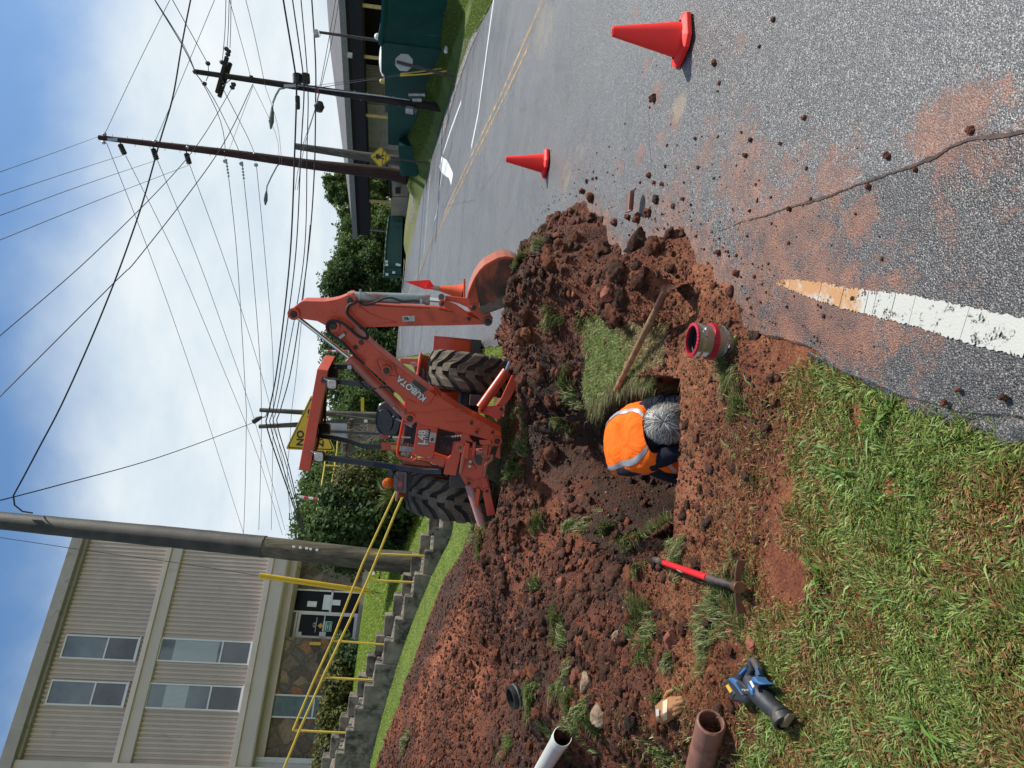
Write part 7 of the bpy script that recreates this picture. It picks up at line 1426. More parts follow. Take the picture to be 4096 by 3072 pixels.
# pipe coupling
simple('coupling_red', (.42, .010, .030), .35, var=.15); simple('coupling_steel', (.34, .31, .25), .28, .75, var=.3, sc=4, dirt=(.26, .16, .07), dsc=7, damt=.5)
cb_ = surf(2905, 1372); ct_ = P(2766, 1357, 0+np.dot(cb_-CAM, Fw)-.03); ax = nrmz(ct_-cb_+np.array([0, 0, .02])); ax = nrmz(np.array([.0, -.04, 1.])+.12*Rr*0+nrmz(ct_-cb_)*.6); L_ = .20; o_ = cb_-ax*.02
cp = thing('pipe_coupling', 'short steel pipe coupling with red ribbed rubber rings beside the pit', 'pipe coupling', cb_); r0 = .078
mb = MB(); mb.ring([(r0, .012), (r0, L_-.012)], o_, ax, 48); mb.ring([(r0*.985, L_-.012), (r0*.985, .012)], o_, ax, 48); mb.build('sleeve', 'coupling_steel', cp, smooth=True)
mb = MB(); u = nrmz(np.cross(ax, [0, 1., 0])); v = np.cross(ax, u)
def rib(z0, z1, ra, rb2, n=34, gap=.12, nm='ring'):
    mb = MB()
    for i in range(n): mb.ring([(ra, z0), (rb2, z0+.003), (rb2, z1-.003), (ra, z1), (ra, z0)], o_, ax, 3, 2*math.pi*(i+gap/2)/n, 2*math.pi*(i+1-gap/2)/n, ref=u)
    mb.build(nm, 'coupling_red', cp)
rib(L_-.012, L_, r0*.86, r0*1.05, 26, .10, 'rubber_ring'); rib(0, .014, r0*.9, r0*1.05, 26, .1, 'rubber_ring')
rib(L_*.44, L_*.58, r0, r0*1.15, 44, .25, 'rubber_ring')
mb = MB(); mb.ring([(r0*.87, L_-.002), (r0*.86, L_*.85), (r0*.80, L_*.84), (r0*.86, L_*.80), (r0*.80, L_*.74), (r0*.86, L_*.7), (r0*.80, L_*.64), (r0*.86, L_*.6), (r0*.86, .0), (.001, .001)], o_, ax, 40); mb.build('rubber_liner', 'black_rubber', cp, smooth=True)
for z, a0 in ((L_*.80, .6), (L_*.22, 2.2)):
    mb = MB(); mb.ring([(r0*1.0, z-.006), (r0*1.03, z-.006), (r0*1.03, z+.006), (r0, z+.006)], o_, ax, 48); pt = nrmz(-Fw-ax*np.dot(-Fw, ax)); ff = nrmz(pt+np.cross(ax, pt)*(.35 if z > L_/2 else -.55)); mb.box(o_+ax*z+ff*r0*1.09, (.032, .012, .013), np.cross(ax, ff), ff); mb.cyl(o_+ax*z+ff*r0*1.09+np.cross(ax, ff)*.014, o_+ax*z+ff*r0*1.09+np.cross(ax, ff)*.032, .006, 8); mb.build('hose_clamp', 'chrome', cp, smooth=True)
mb = MB(); pt = nrmz(-Fw-ax*np.dot(-Fw, ax)); rows = []
for a_ in np.linspace(-1.35, -.85, 6): d = pt*math.cos(a_)+np.cross(ax, pt)*math.sin(a_); rows.append([o_+d*r0*1.012+ax*L_*.63, o_+d*r0*1.012+ax*L_*.92])
mb.grid(rows); mb.build('label', 'decal_white', cp)
# wooden-handled shovel
m_wood('shovel_wood', (.10, .055, .025), (.25, .145, .075), (.38, .25, .15), .4); simple('shovel_steel', (.14, .07, .045), .45, .5, var=.35, sc=9, dirt=(.26, .11, .06), dsc=7, damt=.5)
a = surf(2468, 1560, .0)+np.array([0, -.0, .0]); a = P(2464, 1560, float(np.dot(surf(2490, 1520)-CAM, Fw))-.02); b_ = surf(2655, 1178, .0); b = P(2655, 1178, float(np.dot(b_-CAM, Fw))-.26)
sh = thing('shovel', 'round-point shovel with a worn wooden handle lying over the grass sod to the heap', 'shovel', b); mb = MB(); mid = (a+b)/2; mb.tube([a, a*.72+b*.28, mid, a*.25+b*.75, b], [.019, .0195, .020, .020, .020], 14); mb.build('handle', 'shovel_wood', sh, smooth=True)
mb = MB(); d = nrmz(b-a); b2 = b+d*.045; mb.tube([b-d*.13, b, b+d*.05, b2], [.0205, .021, .023, .028], 14); mb.build('socket', 'shovel_steel', sh, smooth=True)
d = nrmz(.45*d+.75*np.array([0, 1, 0.])+np.array([0, 0, -.25])); s_ = -Uu-d*np.dot(-Uu, d); s_ = nrmz(s_); nn = np.cross(s_, d); nn = nn if np.dot(nn, Rr) > 0 else -nn; b = b-d*.06; rows = []
for i in range(15):
    t_ = i/14; wd = .088*(1-.0*t_) if t_ < .45 else .088*math.sqrt(max(.0, 1-((t_-.45)/.55)**2)); row = []
    for jx in np.linspace(-1, 1, 11): row.append(b+d*(.075+.26*t_)+s_*wd*jx+nn*(.045*(jx*jx)*(1-.5*t_)-.05*t_+ .02))
    rows.append(row)
mb = MB(); mb.slab(rows, nn*.003); mb.build('blade', 'shovel_steel', sh, smooth=True)
# mattock with red handle
simple('fiberglass_red', (.62, .012, .020), .35, var=.08, dirt=(.30, .03, .02), dsc=9, damt=.64); simple('grip_black', (.018, .018, .019), .6, var=.3, dirt=(.13, .07, .05), dsc=8, damt=.5)
gp = lambda x, y, o: surf(x, y, o)
p0, p1, p2, p3, p4 = gp(2614, 2236, .05), gp(2657, 2251, .055), gp(2830, 2311, .085), gp(2880, 2326, .085), gp(2946, 2346, .075)
mt_ = thing('mattock', 'red fibreglass-handled digging tool with a rusty flat head lying left of the pit', 'mattock', p4)
mb = MB(); mb.tube([p1, p2], [.0155, .0165], 14); h_ = mb.build('handle', 'fiberglass_red', mt_, smooth=True)
mb = MB(); mb.tube([p0, p0*.7+p1*.3, p1], [.012, .0185, .0175], 14); mb.build('grip', 'grip_black', mt_, smooth=True)
mb = MB(); mb.tube([p2, p2*.7+p3*.3, p3, p3*.4+p4*.6, p4], [.0185, .020, .018, .0165, .0175], 14); mb.build('collar', 'grip_black', mt_, smooth=True)
d = nrmz(p2-p1); upv_ = nrmz(Rr-.0*Uu); mb = MB(); dd = nrmz(p2-p1)
lt = nrmz(P(2945, 2255, 3.2)-P(2945, 2430, 3.2)); mb = MB(); rows = []
for t_ in np.linspace(-1, 1, 13):
    wv_ = .010+.010*abs(t_); q0 = p4+lt*.115*t_+dd*(-.02*abs(t_)**2)*0-np.array([0, 0, .02*t_*t_]); rows.append([q0-dd*.0-np.array([0, 0, wv_]), q0+np.array([0, 0, wv_])])
mb.slab(rows, dd*.012); mb.ring([(.001, -.02), (.024, -.02), (.026, .03), (.001, .03)], p4, dd, 12); mb.build('head', 'shovel_steel', mt_, smooth=True, bevel=.002)
ff = nrmz(-Fw-dd*np.dot(-Fw, dd)); uu = np.cross(ff, dd); rs_ = random.Random(2); mb = MB()
for i in range(11): mb.box(p1*.60+p2*.40+dd*(.0055*i)+ff*.0168, (rs_.uniform(.0018, .0038), .013, .0012), dd, uu)
mb.build('lettering', 'decal_white', h_)
# reciprocating saw
simple('saw_blue', (.035, .11, .27), .45, var=.2, dirt=(.09, .085, .085), dsc=14, damt=.52); simple('saw_black', (.020, .022, .026), .5, var=.25, dirt=(.10, .075, .06), dsc=9, damt=.58, bump=.2)
sw = thing('reciprocating_saw', 'blue and black cordless reciprocating saw lying in the grass', 'saw', surf(3000, 2760, 0)); k5 = lambda L: k1(L, (2800, 2600), 2.38)
sD = float(np.dot(surf(3000, 2780, .05)-CAM, Fw)); e1 = nrmz(Rr*1.); 
def SP(x, y, h_=0.):   # on a plane lying a little above the grass
    g0 = surf(3000, 2780, .045); n_ = nrmz(np.array([0, -S, 1.])); return onplane(x, y, g0+n_*h_, n_)
def sprism(L, h0, h1, nm, mt, par=None, bv=.006): 
    mb = MB(); n_ = nrmz(np.array([0, -S, 1.])); mb.prism([SP(x, y, h1) for x, y in k5(L)], -n_*(h1-h0)); return mb.build(nm, mt, par or sw, bevel=bv, smooth=True)
bd1 = MB(); pth = [(470, 275), (530, 370), (600, 450), (680, 540), (740, 590), (785, 640)]; bd1.tube([SP(x, y, .0) for x, y in k5(pth)], [.030, .044, .043, .038, .034, .040], 16); by = bd1.build('body', 'saw_black', sw, smooth=True)
mb = MB(); a, b = SP(*k5([(765, 600)])[0], .0), SP(*k5([(790, 650)])[0], .0); dd = nrmz(b-a); mb.ring([(.036, -.012), (.044, -.01), (.046, .02), (.036, .022)], b, dd, 18); mb.build('nose', 'saw_black', by, smooth=True)
sprism([(478, 262), (510, 252), (545, 300), (625, 325), (560, 335), (525, 318), (500, 330)], -.01, .046, 'blue_housing', 'saw_blue', by)
sprism([(440, 320), (490, 370), (500, 440), (478, 430)], -.02, .05, 'blue_housing', 'saw_blue', by)
hd_ = MB(); hd_.tube([SP(x, y, .0) for x, y in k5([(455, 300), (500, 180), (480, 100), (520, 105), (570, 190), (575, 280)])], [.022, .018, .016, .018, .019, .024], 12); hd_.build('handle_loop', 'saw_black', by, smooth=True)
mb = MB(); mb.tube([SP(x, y, .0) for x, y in k5([(380, 290), (430, 200), (490, 160)])], [.024, .021, .020], 12); mb.build('grip', 'saw_black', by, smooth=True); mb = MB(); mb.tube([SP(x, y, .020) for x, y in k5([(390, 230), (445, 172)])], .008, 6); mb.tube([SP(x, y, .018) for x, y in k5([(540, 170), (560, 240)])], .008, 6); mb.build('blue_grip_strip', 'saw_blue', by, smooth=True)
ba_ = sprism([(215, 320), (250, 265), (320, 260), (400, 330), (455, 400), (450, 470), (420, 510), (300, 490)], -.035, .03, 'battery', 'saw_black', sw, .012); sprism([(255, 268), (310, 266), (395, 345), (430, 420), (395, 440), (330, 350)], .0, .036, 'battery_top', 'saw_blue', ba_, .006)
sprism([(222, 330), (262, 300), (330, 420), (300, 470)], .025, .034, 'battery_side', 'saw_black', ba_, .003); mb = MB(); L_ = k5([(243, 340), (268, 325), (305, 390), (285, 412)]); mb.prism([SP(x, y, .036) for x, y in L_], (0, 0, -.001)); mb.build('label', 'sticker_yellow', ba_)
sprism([(330, 300), (380, 300), (470, 380), (470, 430), (400, 420)], .0, .042, 'motor_end', 'saw_black', sw)
mb = MB()
for L in ([(400, 372), (407, 385), (412, 371)], [(418, 375), (424, 388)], [(432, 372), (434, 390), (446, 372), (450, 388)], [(456, 370), (460, 388), (468, 376)]): mb.tube([SP(x, y, .0435) for x, y in k5(L)], .0012, 4)
mb.build('handwriting', 'decal_white', sw); mb = MB(); L_ = k5([(470, 300), (485, 290), (515, 345), (500, 362)]); mb.prism([SP(x, y, .055) for x, y in L_], (0, 0, -.002)); mb.build('label', 'decal_white', by)
mb = MB(); mb.slab([[SP(x, y, h_) for x, y in k5([(750, 690), (775, 740), (850, 610), (830, 600)])[:2]] for h_ in (-.01, .02)], (0, 0, .002)); mb.prism([SP(x, y, .02) for x, y in k5([(765, 735), (850, 610), (838, 605), (750, 690)])], (0, 0, -.03)); mb.cyl(SP(*k5([(770, 590)])[0], .0), SP(*k5([(815, 625)])[0], .0), .011, 10); mb.build('shoe', 'coupling_steel', sw)
mb = MB(); mb.prism([SP(x, y, -.01) for x, y in k5([(775, 740), (840, 700), (850, 770), (800, 780)])], (0, 0, -.002)); mb.build('saw_blade', 'shovel_steel', sw)
# glove
simple('glove_leather', (.27, .125, .045), .7, var=.2, sc=9, bump=.4, bsc=60, dirt=(.16, .06, .035), dsc=8, damt=.6); simple('glove_cream', (.52, .40, .28), .7, var=.15)
k6 = lambda L: k1(L, (2000, 2048), 1.62); gl = thing('work_glove', 'tan leather work glove with cream knuckle strip half buried in the loose soil', 'glove', surf(2665, 2840)); 
def GP_(x, y, h_): g0 = surf(2665, 2840, .035); n_ = nrmz(np.array([.15, -.35, 1.])); return onplane(x, y, g0+n_*h_, n_)
rows = []; oa = k6([(1005, 1255), (1050, 1215), (1090, 1195), (1135, 1185)]); ob = k6([(1010, 1350), (1050, 1375), (1085, 1360), (1140, 1320)]); 
for i in range(13):
    t_ = i/12; x_ = t_*3; i0 = min(2, int(x_)); f_ = x_-i0; A1 = np.array(oa[i0])*(1-f_)+np.array(oa[i0+1])*f_; B1 = np.array(ob[i0])*(1-f_)+np.array(ob[i0+1])*f_
    rows.append([GP_(*(A1*(1-s_)+B1*s_), .045*math.sin(math.pi*s_)**.6*(1 if t_ > .05 else .6)+.004*math.sin(9*s_+5*t_)) for s_ in np.linspace(0, 1, 11)])
mb = MB(); mb.slab(rows, (0, 0, -.006)); mb.build('glove_back', 'glove_leather', gl, smooth=True)
mb = MB(); mb.slab([[p+np.array([0, -.002, .005]) for p in rows[i][1:-1]] for i in (5, 6, 7, 8)], (0, 0, -.002)); mb.build('knuckle_strip', 'glove_cream', gl, smooth=True)
mb = MB()
for q_ in range(4):
    a = rows[-1][2+q_*2]; mb.tube([rows[-3][2+q_*2]-np.array([0, 0, .012]), a-np.array([0, 0, .012]), a+nrmz(a-rows[-3][2+q_*2])*.035-np.array([0, 0, .02]), a+nrmz(a-rows[-3][2+q_*2])*.060-np.array([0, 0, .045])], [.012, .0125, .012, .009], 10)
mb.tube([rows[6][0], rows[8][0]+Rr*.02, rows[10][0]+Rr*.028-np.array([0, 0, .01])], [.012, .012, .009], 10); mb.build('glove_finger', 'glove_leather', gl, smooth=True)
mb = MB(); mb.prism([GP_(x, y, .052) for x, y in k6([(1008, 1280), (1028, 1275), (1030, 1320), (1012, 1325)])], (0, 0, -.003)); mb.build('label', 'decal_grey', gl)
# pipes
simple('clay_pipe', (.20, .088, .060), .6, var=.2, sc=5, dirt=(.12, .045, .03), dsc=6, damt=.52, bump=.3, bsc=20); simple('pvc_white', (.58, .60, .56), .4, var=.06, dirt=(.30, .20, .13), dsc=6, damt=.60)
def pipe(name, label, cat, x0_, y0_, x1_, y1_, r, off0, off1, mt, th=.012, L_=None, collar=None):
    a = surf(x0_, y0_, off0); b = surf(x1_, y1_, off1); t = thing(name, label, cat, a); d = nrmz(b-a); ln = np.linalg.norm(b-a) if L_ is None else L_
    mb = MB(); pr = [(r-th, ln), (r-th, 0), (r-th*.6, -.003), (r, 0.002)]
    if collar: pr += [(r, collar-.01), (r*1.0, collar-.008), (r*.93, collar), (r*.93, ln)]
    else: pr += [(r, ln)]
    mb.ring(pr+[(r-th, ln)], a, d, 36); mb.build('pipe_wall', mt, t, smooth=True)
    mb = MB(); mb.ring([(r-th-.001, ln), (r-th-.001, .0), ], a, d, 24); mb.build('pipe_inside', 'decal_black' if mt == 'pvc_white' else mt, t, smooth=True); return t
pipe('clay_pipe', 'broken reddish-brown clay pipe with its dark open end up at the grass edge', 'pipe', 2845, 2888, 2790, 3110, .064, .075, .03, 'clay_pipe', .013)
pipe('plastic_pipe', 'short white plastic drain pipe with open end in the grass tuft at the left edge', 'pipe', 2250, 2945, 2165, 3085, .066, .06, .05, 'pvc_white', .006, collar=.13)
# black rubber boot piece
a = surf(2066, 2785, .05); t = thing('rubber_collar', 'black rubber pipe collar stuck in the soil by a sod clump', 'pipe collar', a); mb = MB(); ax = nrmz(np.array([-.2, -.35, 1.])); mb.ring([(.075, -.02), (.088, -.02), (.092, 0), (.088, .02), (.09, .035), (.085, .055), (.07, .055), (.07, -.02)], a, ax, 26); mb.build('collar', 'black_rubber', t, smooth=True); mb = MB(); mb.ring([(.093, .008), (.096, .008), (.096, .018), (.093, .018)], a, ax, 26); mb.build('clamp_band', 'galv', t)
# clay pipe shard on the asphalt
ga = G(2555, 800, .02); t = thing('pipe_shard', 'curved shard of clay pipe lying among clods on the asphalt', 'pipe shard', ga); mb = MB(); rows = []
for i in range(8):
    a_ = -1.0+2.0*i/7; rows.append([ga+np.array([.075*s_-.02*(a_**2)*.5, .06*math.sin(a_), .075-.06*math.cos(a_)+.02]) for s_ in np.linspace(-1, 1-.35*abs(a_), 7)])
mb.slab(rows, (0, 0, .014)); mb.build('shard', 'clay_pipe', t, smooth=True)
# clods one can tell apart
def rock(c, r, mt, name, label, cat, grp=None, seed=1, sc=(1, 1, .8), rough=.25):
    rng = np.random.default_rng(seed); bm = bmesh.new(); bmesh.ops.create_icosphere(bm, subdivisions=4, radius=1.); ph = rng.random(12)*9
    cuts = [(nrmz(rng.normal(size=3)), .55+.35*rng.random()) for _ in range(7)]
    for v in bm.verts:
        p = np.array(v.co)
        for n_, dd_ in cuts:
            e = np.dot(p, n_)-dd_
            if e > 0: p = p-n_*e*.85
        p = p*(1+rough*.35*(math.sin(p[0]*5+ph[0])*math.sin(p[1]*6+ph[1])+.6*math.sin(p[2]*11+ph[2])*math.sin(p[0]*12+ph[3])+.3*math.sin(p[1]*23+ph[4])*math.sin(p[2]*21+ph[5]))); v.co = Vector(p*np.array(sc)*r)
    me = bpy.data.meshes.new(name); bm.to_mesh(me); bm.free(); me.materials.append(MATS[mt]); me.polygons.foreach_set('use_smooth', [True]*len(me.polygons)); o = bpy.data.objects.new(name, me); COL.objects.link(o); o.location = [float(q) for q in c]; o.rotation_euler = (rng.random(), rng.random(), rng.random()*6); o['_o'] = [float(q) for q in c]; return tag(o, label, cat, grp)
def m_clod(name, a, b, c):
    q = MT(name); n = q.noise(14, 7, .68, dist=.3); q.fin(q.ramp(n, [(.3, a), (.52, b), (.72, c)]), .85, 0, q.bump(q.noise(45, 6, .7), .8, .015), .25)
m_clod('clod_red', (.055, .020, .013), (.16, .055, .032), (.28, .11, .065)); m_clod('clod_brick', (.14, .045, .030), (.27, .095, .060), (.36, .17, .12)); m_clod('clod_dark', (.026, .013, .008), (.075, .032, .018), (.13, .06, .035)); m_clod('clod_pale', (.10, .06, .04), (.26, .18, .12), (.42, .33, .24))
CL_ = [(2690, 2560, .062, 'clod_brick', 'squarish red-brown block between the glove and the mattock'), (2245, 2338, .07, 'clod_brick', 'flat pinkish brick fragment in the middle of the dug slope'), (2465, 2300, .10, 'clod_dark', 'large smooth tan-faced slab of clay left of the pit'), (2305, 2705, .06, 'clod_red', 'rounded red clod beside the pale lumps'), (2565, 3038, .06, 'clod_dark', 'dark square clod at the left picture edge between the two pipes'), (2030, 2235, .05, 'clod_brick', 'reddish clod on the far slope near the torn sod'), (2075, 2700, .06, 'clod_red', 'upright red clod just above the black collar'), (2470, 2545, .05, 'clod_pale', 'pale broken stone in the hollow above the grass strip'),
       (2345, 2735, .075, 'clod_pale', 'upper pale crumbly lump of dried mortar'), (2400, 2860, .08, 'clod_pale', 'lower pale crumbly lump of dried mortar'), (2385, 1330, .035, 'clod_pale', 'small round tan clay ball at the upper edge of the grass sod'), (2378, 1478, .034, 'clod_pale', 'small round tan clay ball further left along the sod edge'), (3385, 1705, .032, 'clod_red', 'dark red clod in the grass near the asphalt edge'), (3010, 2570, .045, 'clod_brick', 'flat brick-red chip in the grass beyond the saw'), (3160, 2760, .022, 'clod_brick', 'small bright red chip beside the saw nose'), (2100, 2920, .06, 'clod_dark', 'dark clod above the white pipe'), (2020, 3010, .07, 'clod_red', 'rough clod near the left edge of the slope'), (2450, 1165, .085, 'clod_brick', 'pinkish wedge of clay on the heap above the shovel blade')]
for i, (x, y, r, mt, lb) in enumerate(CL_): rock(surf(x, y, r*.12), r*.9, mt, 'clod', lb, 'clod', 'larger clods around the dig', 100+i, (1.15, .9, .7))
# clods strewn on the asphalt
rd_ = [(2612, 392, .045), (2855, 250, .030), (2875, 332, .018), (2870, 365, .012), (3215, 470, .018), (3092, 78, .018), (3545, 625, .024), (2545, 870, .055), (2510, 870, .040), (2590, 850, .05), (2620, 800, .045), (2560, 730, .018), (2345, 725, .03), (2370, 715, .022), (2385, 712, .02), (2615, 730, .018), (2645, 735, .018), (2595, 700, .03), (2660, 665, .018), (2730, 795, .022), (2690, 825, .025), (2500, 495, .012), (2780, 555, .018), (2790, 670, .018), (2980, 620, .022), (3000, 560, .02), (2965, 530, .012), (2735, 730, .012), (2870, 1010, .03), (2945, 1090, .03), (3410, 1195, .014), (3880, 520, .02), (3660, 678, .014), (3470, 745, .02), (3120, 575, .015), (3155, 835, .02), (2330, 765, .05), (2360, 790, .07), (2455, 890, .05), (3830, 1560, .014), (4010, 1590, .02), (3775, 1610, .016)]
for i, (x, y, r) in enumerate(rd_): rock(G(x, y, r*.3), r*.68, ('clod_red', 'clod_dark')[i % 5 == 0], 'clod', 'small dark red-brown clod of soil strewn on the asphalt', 'clod', 'clods on the asphalt', 200+i, (1., 1., .75), .4)
for i, (x, y, r, lb) in enumerate([(2632, 1520-680, .05, 'x')][:0]): pass
for i, (x, y, lb) in enumerate([(2612, 730, 'small yellow-brown pebble on the asphalt nearer the pipe shard'), (2645, 735, 'small orange pebble on the asphalt just below the yellow-brown one')]): rock(G(x, y, .012), .016, 'clod_brick', 'pebble', lb, 'pebble', None, 300+i)
# ================================================================== loose soil and grass
q = MT('soil_rough'); a = q.attr('tone'); n = q.noise(16, 8, .7, dist=.5); t = q.math('ADD', n, q.math('MULTIPLY', q.math('SUBTRACT', a, .5), .5)); q.fin(q.ramp(t, [(.25, (.020, .011, .006)), (.42, (.055, .023, .012)), (.56, (.12, .038, .017)), (.75, (.22, .072, .030))]), .85, 0, q.bump(q.noise(70, 6, .75), 1., .012, q.bump(n, 1., .03)), .3)
def icos(sub_):
    bm = bmesh.new(); bmesh.ops.create_icosphere(bm, subdivisions=sub_, radius=1.); v = np.array([q.co[:] for q in bm.verts]); f = np.array([[q.index for q in p.verts] for p in bm.faces]); bm.free(); return v, f
def scatter_rocks(name, X, Y, R3, sub_, mat_, seed, label, tone_=None, sink=.25):
    rng = np.random.default_rng(seed); v0, f0 = icos(sub_); n = len(X); var = []
    for k in range(14):
        v = v0.copy()
        for _ in range(5):
            n_ = nrmz(rng.normal(size=3)); e = np.maximum(0, v@n_-(.45+.4*rng.random())); v = v-n_*e[:, None]*.9
        v = v*(1+.16*rng.normal(size=(len(v), 1))); var.append(v)
    var = np.array(var)[rng.integers(0, 14, n)]; a = rng.random(n)*6.283; c, s_ = np.cos(a), np.sin(a)
    sc = np.stack([R3*(.8+.5*rng.random(n)), R3*(.8+.5*rng.random(n)), R3*(.55+.4*rng.random(n))], 1)[:, None, :]; var = var*sc
    x = var[:, :, 0]*c[:, None]-var[:, :, 1]*s_[:, None]; y = var[:, :, 0]*s_[:, None]+var[:, :, 1]*c[:, None]; z = var[:, :, 2]+y*.1
    Z = gz(X, Y)+R3*sink; V = np.stack([x+X[:, None], y+Y[:, None], z+Z[:, None]], 2).reshape(-1, 3); Fq = (f0[None]+(np.arange(n)*len(v0))[:, None, None]).reshape(-1, 3)
    tn_ = np.repeat(np.clip(rng.normal(.5, .18, n)+(0 if tone_ is None else tone_), 0, 1), len(v0)); o = npmesh(name, V, Fq, mat_, dict(tone=tn_, pit_mask=tn_*0, tanm=tn_*0)); return tag(o, label, 'soil', None, 'stuff')
sdm = sd; rng = np.random.default_rng(77)
def samp(n, x0, x1, y0, y1, dens):
    """rejection sample; favours near places"""
    Y_ = y0*(y1/y0)**rng.random(n); U_ = rng.random(n); X_ = x0(Y_)+(x1(Y_)-x0(Y_))*U_; k = rng.random(n) < dens(X_, Y_); return X_[k], Y_[k]
xa_ = lambda Y: -.60*(Y+.3); xb_ = lambda Y: np.minimum(.40*(Y+.3), 2.1+0*Y)
def dsoil(X, Y):
    s_ = gmask(sdm, X, Y); near = (Y < 3.85)*(X > -1.6); so = gmask(sod, X, Y); return np.clip(sst(-.10, .06, s_)*(1-.55*near)*(1-.75*so)*(1-.45*gmask(smr, X, Y))*(.35+1.1*fbm(X*1.7, Y*1.7, 3, 5)), 0, 1)
X_, Y_ = samp(150000, xa_, xb_, 2.5, 13., dsoil); R3 = (.003+.009*rng.random(len(X_))**3)*np.clip(Y_/4.5, .8, 1.9); scatter_rocks('soil_crumbs', X_, Y_, R3, 0, 'soil', 1, 'fine red-brown soil crumbs over the dug ground')
X_, Y_ = samp(8500, xa_, xb_, 2.9, 12.5, lambda X, Y: np.clip(dsoil(X, Y)*(1-.45*(Y < 3.3)*(X > -1.6))*1.3, 0, 1)); R3 = (.009+.030*rng.random(len(X_))**3)*np.clip(Y_/5, .8, 1.15); scatter_rocks('soil_lumps', X_, Y_, R3, 2, 'soil', 2, 'loose angular lumps of red-brown soil over the dug ground')
def dheap(X, Y): s_ = gmask(sdm, X, Y); return np.clip(sst(0, .12, s_)*(ridge(X, Y, [(-1.6, 7.0), (-.6, 6.6), (.35, 6.4), (1.1, 6.4), (1.15, 5.2), (1.0, 4.4)], .5)*1.2+.10*(Y > 4.2))*(1-gmask(sod, X, Y)), 0, 1)
X_, Y_ = samp(1500, lambda Y: -4+0*Y, lambda Y: 2.0+0*Y, 3.9, 8.5, dheap); R3 = .028+.055*rng.random(len(X_))**2; X2_, Y2_ = samp(900, xa_, lambda Y: -.8+0*Y, 3.4, 10., lambda X, Y: dsoil(X, Y)); R3 = np.concatenate([R3, .018+.04*rng.random(len(X2_))**2]); X_, Y_ = np.concatenate([X_, X2_]), np.concatenate([Y_, Y2_]); scatter_rocks('soil_chunks', X_, Y_, R3, 3, 'soil_rough', 12, 'big crumbling chunks of dug soil on the heap and slope', rng.normal(.08, .1), .1)
# crumbs spilled on the asphalt
def droad(X, Y): return np.clip(np.exp(gmask(sdm, X, Y)/.22)*(X > XL(Y)+.03)*(gmask(sdm, X, Y) < .02), 0, 1)+.0022*(Y < 8)
X_, Y_ = samp(15000, lambda Y: XL(Y), lambda Y: 2.3+0*Y, 1.9, 8.5, lambda X, Y: droad(X, Y)*.6); n = len(X_)
_g = HG; R3 = .0022+.008*rng.random(n)**5
_old = gz
def gz(X, Y): return S*np.asarray(Y)+.001
scatter_rocks('soil_crumbs', X_, Y_, R3, 1, 'soil', 3, 'crumbs of soil spilled on the asphalt beside the dig', .1)
gz = _old
def blades(name, X, Y, Z, ln, wd, lean, c1, c2, cb, brown, seed, label, tuft=None, seg=2, cat='grass'):
    rng = np.random.default_rng(seed); n = len(X); a = rng.random(n)*6.283; ln = ln*(.5+.9*rng.random(n)); le = np.clip(lean+.25*rng.normal(size=n), .05, .98); dx_, dy_ = np.cos(a)*le, np.sin(a)*le; dz_ = np.sqrt(1-le**2)
    if tuft is not None: dx_ = dx_*.5+tuft[:, 0]; dy_ = dy_*.5+tuft[:, 1]
    wx, wy = -np.sin(a+.6*rng.normal(size=n)), np.cos(a); wd = wd*(.6+.8*rng.random(n)); base = np.stack([X, Y, Z], 1); D1 = np.stack([dx_, dy_, dz_], 1); D2 = np.stack([dx_*1.6, dy_*1.6, dz_*.25-.1*rng.random(n)], 1); W = np.stack([wx, wy, .35*rng.normal(size=n)], 1)*wd[:, None]*.5
    p1 = base+D1*ln[:, None]*.5; p2 = p1+D2*ln[:, None]*.5
    if seg == 2: V = np.stack([base-W, base+W, p1+W*.95, p1-W*.95, p2+W*.12, p2-W*.12], 1).reshape(-1, 3); k = 6; Fq = np.array([[0, 1, 2, 3], [3, 2, 4, 5]])
    else: V = np.stack([base-W, base+W, (p1*.4+p2*.6)+W*.3, (p1*.4+p2*.6)-W*.3], 1).reshape(-1, 3); k = 4; Fq = np.array([[0, 1, 2, 3]])
    Fq = (Fq[None]+(np.arange(n)*k)[:, None, None]).reshape(-1, 4); t = rng.random((n, 1)); col = np.array(c1)*(1-t)+np.array(c2)*t; br = (rng.random(n) < brown)[:, None]; tb = rng.random((n, 1)); colb = np.array(cb)*(.55+.9*tb); col = np.where(br, colb, col); col = np.repeat(col, k, 0)
    return tag(npmesh(name, V, Fq, 'blade', dict(bcol=col)), label, cat, None, 'stuff')
# foreground turf, patchy: green, trampled and muddy tufts
def dturf(X, Y): 
    s_ = gmask(sdm, X, Y); e = X-XL(Y); pat = fbm(X*4.5, Y*4.5, 4, 8); s_ = s_-.30*(fbm(X*7, Y*7, 3, 44)-.5); return np.clip((.88*sst(.05, -.14, s_)+.12*sst(.55, .0, s_))*sst(.03, -.05, e)*sst(.37, .60, pat+.20*sst(3.1, 2.0, Y)+.08), 0, 1)
X_, Y_ = samp(400000, lambda Y: -.60*(Y+.3), lambda Y: XL(Y)+.03, 1.2, 4.2, dturf); br = np.clip(sst(.40, .60, fbm(X_*3.6, Y_*3.6, 4, 33))*.50+.08+.45*sst(2.25, 3.0, Y_)*sst(-1.3, -.7, X_), 0, .92)
ss = fbm(X_*6, Y_*6, 2, 55); tf = np.stack([np.cos(ss*20), np.sin(ss*20)], 1)*.28
blades('grass', X_, Y_, gz(X_, Y_)-.004, .036*(.6+.9*ss), .0042, .78, (.085, .14, .026), (.33, .42, .11), (.30, .155, .065), br, 1, 'patchy green turf mixed with muddy brown blades in the foreground', tf)
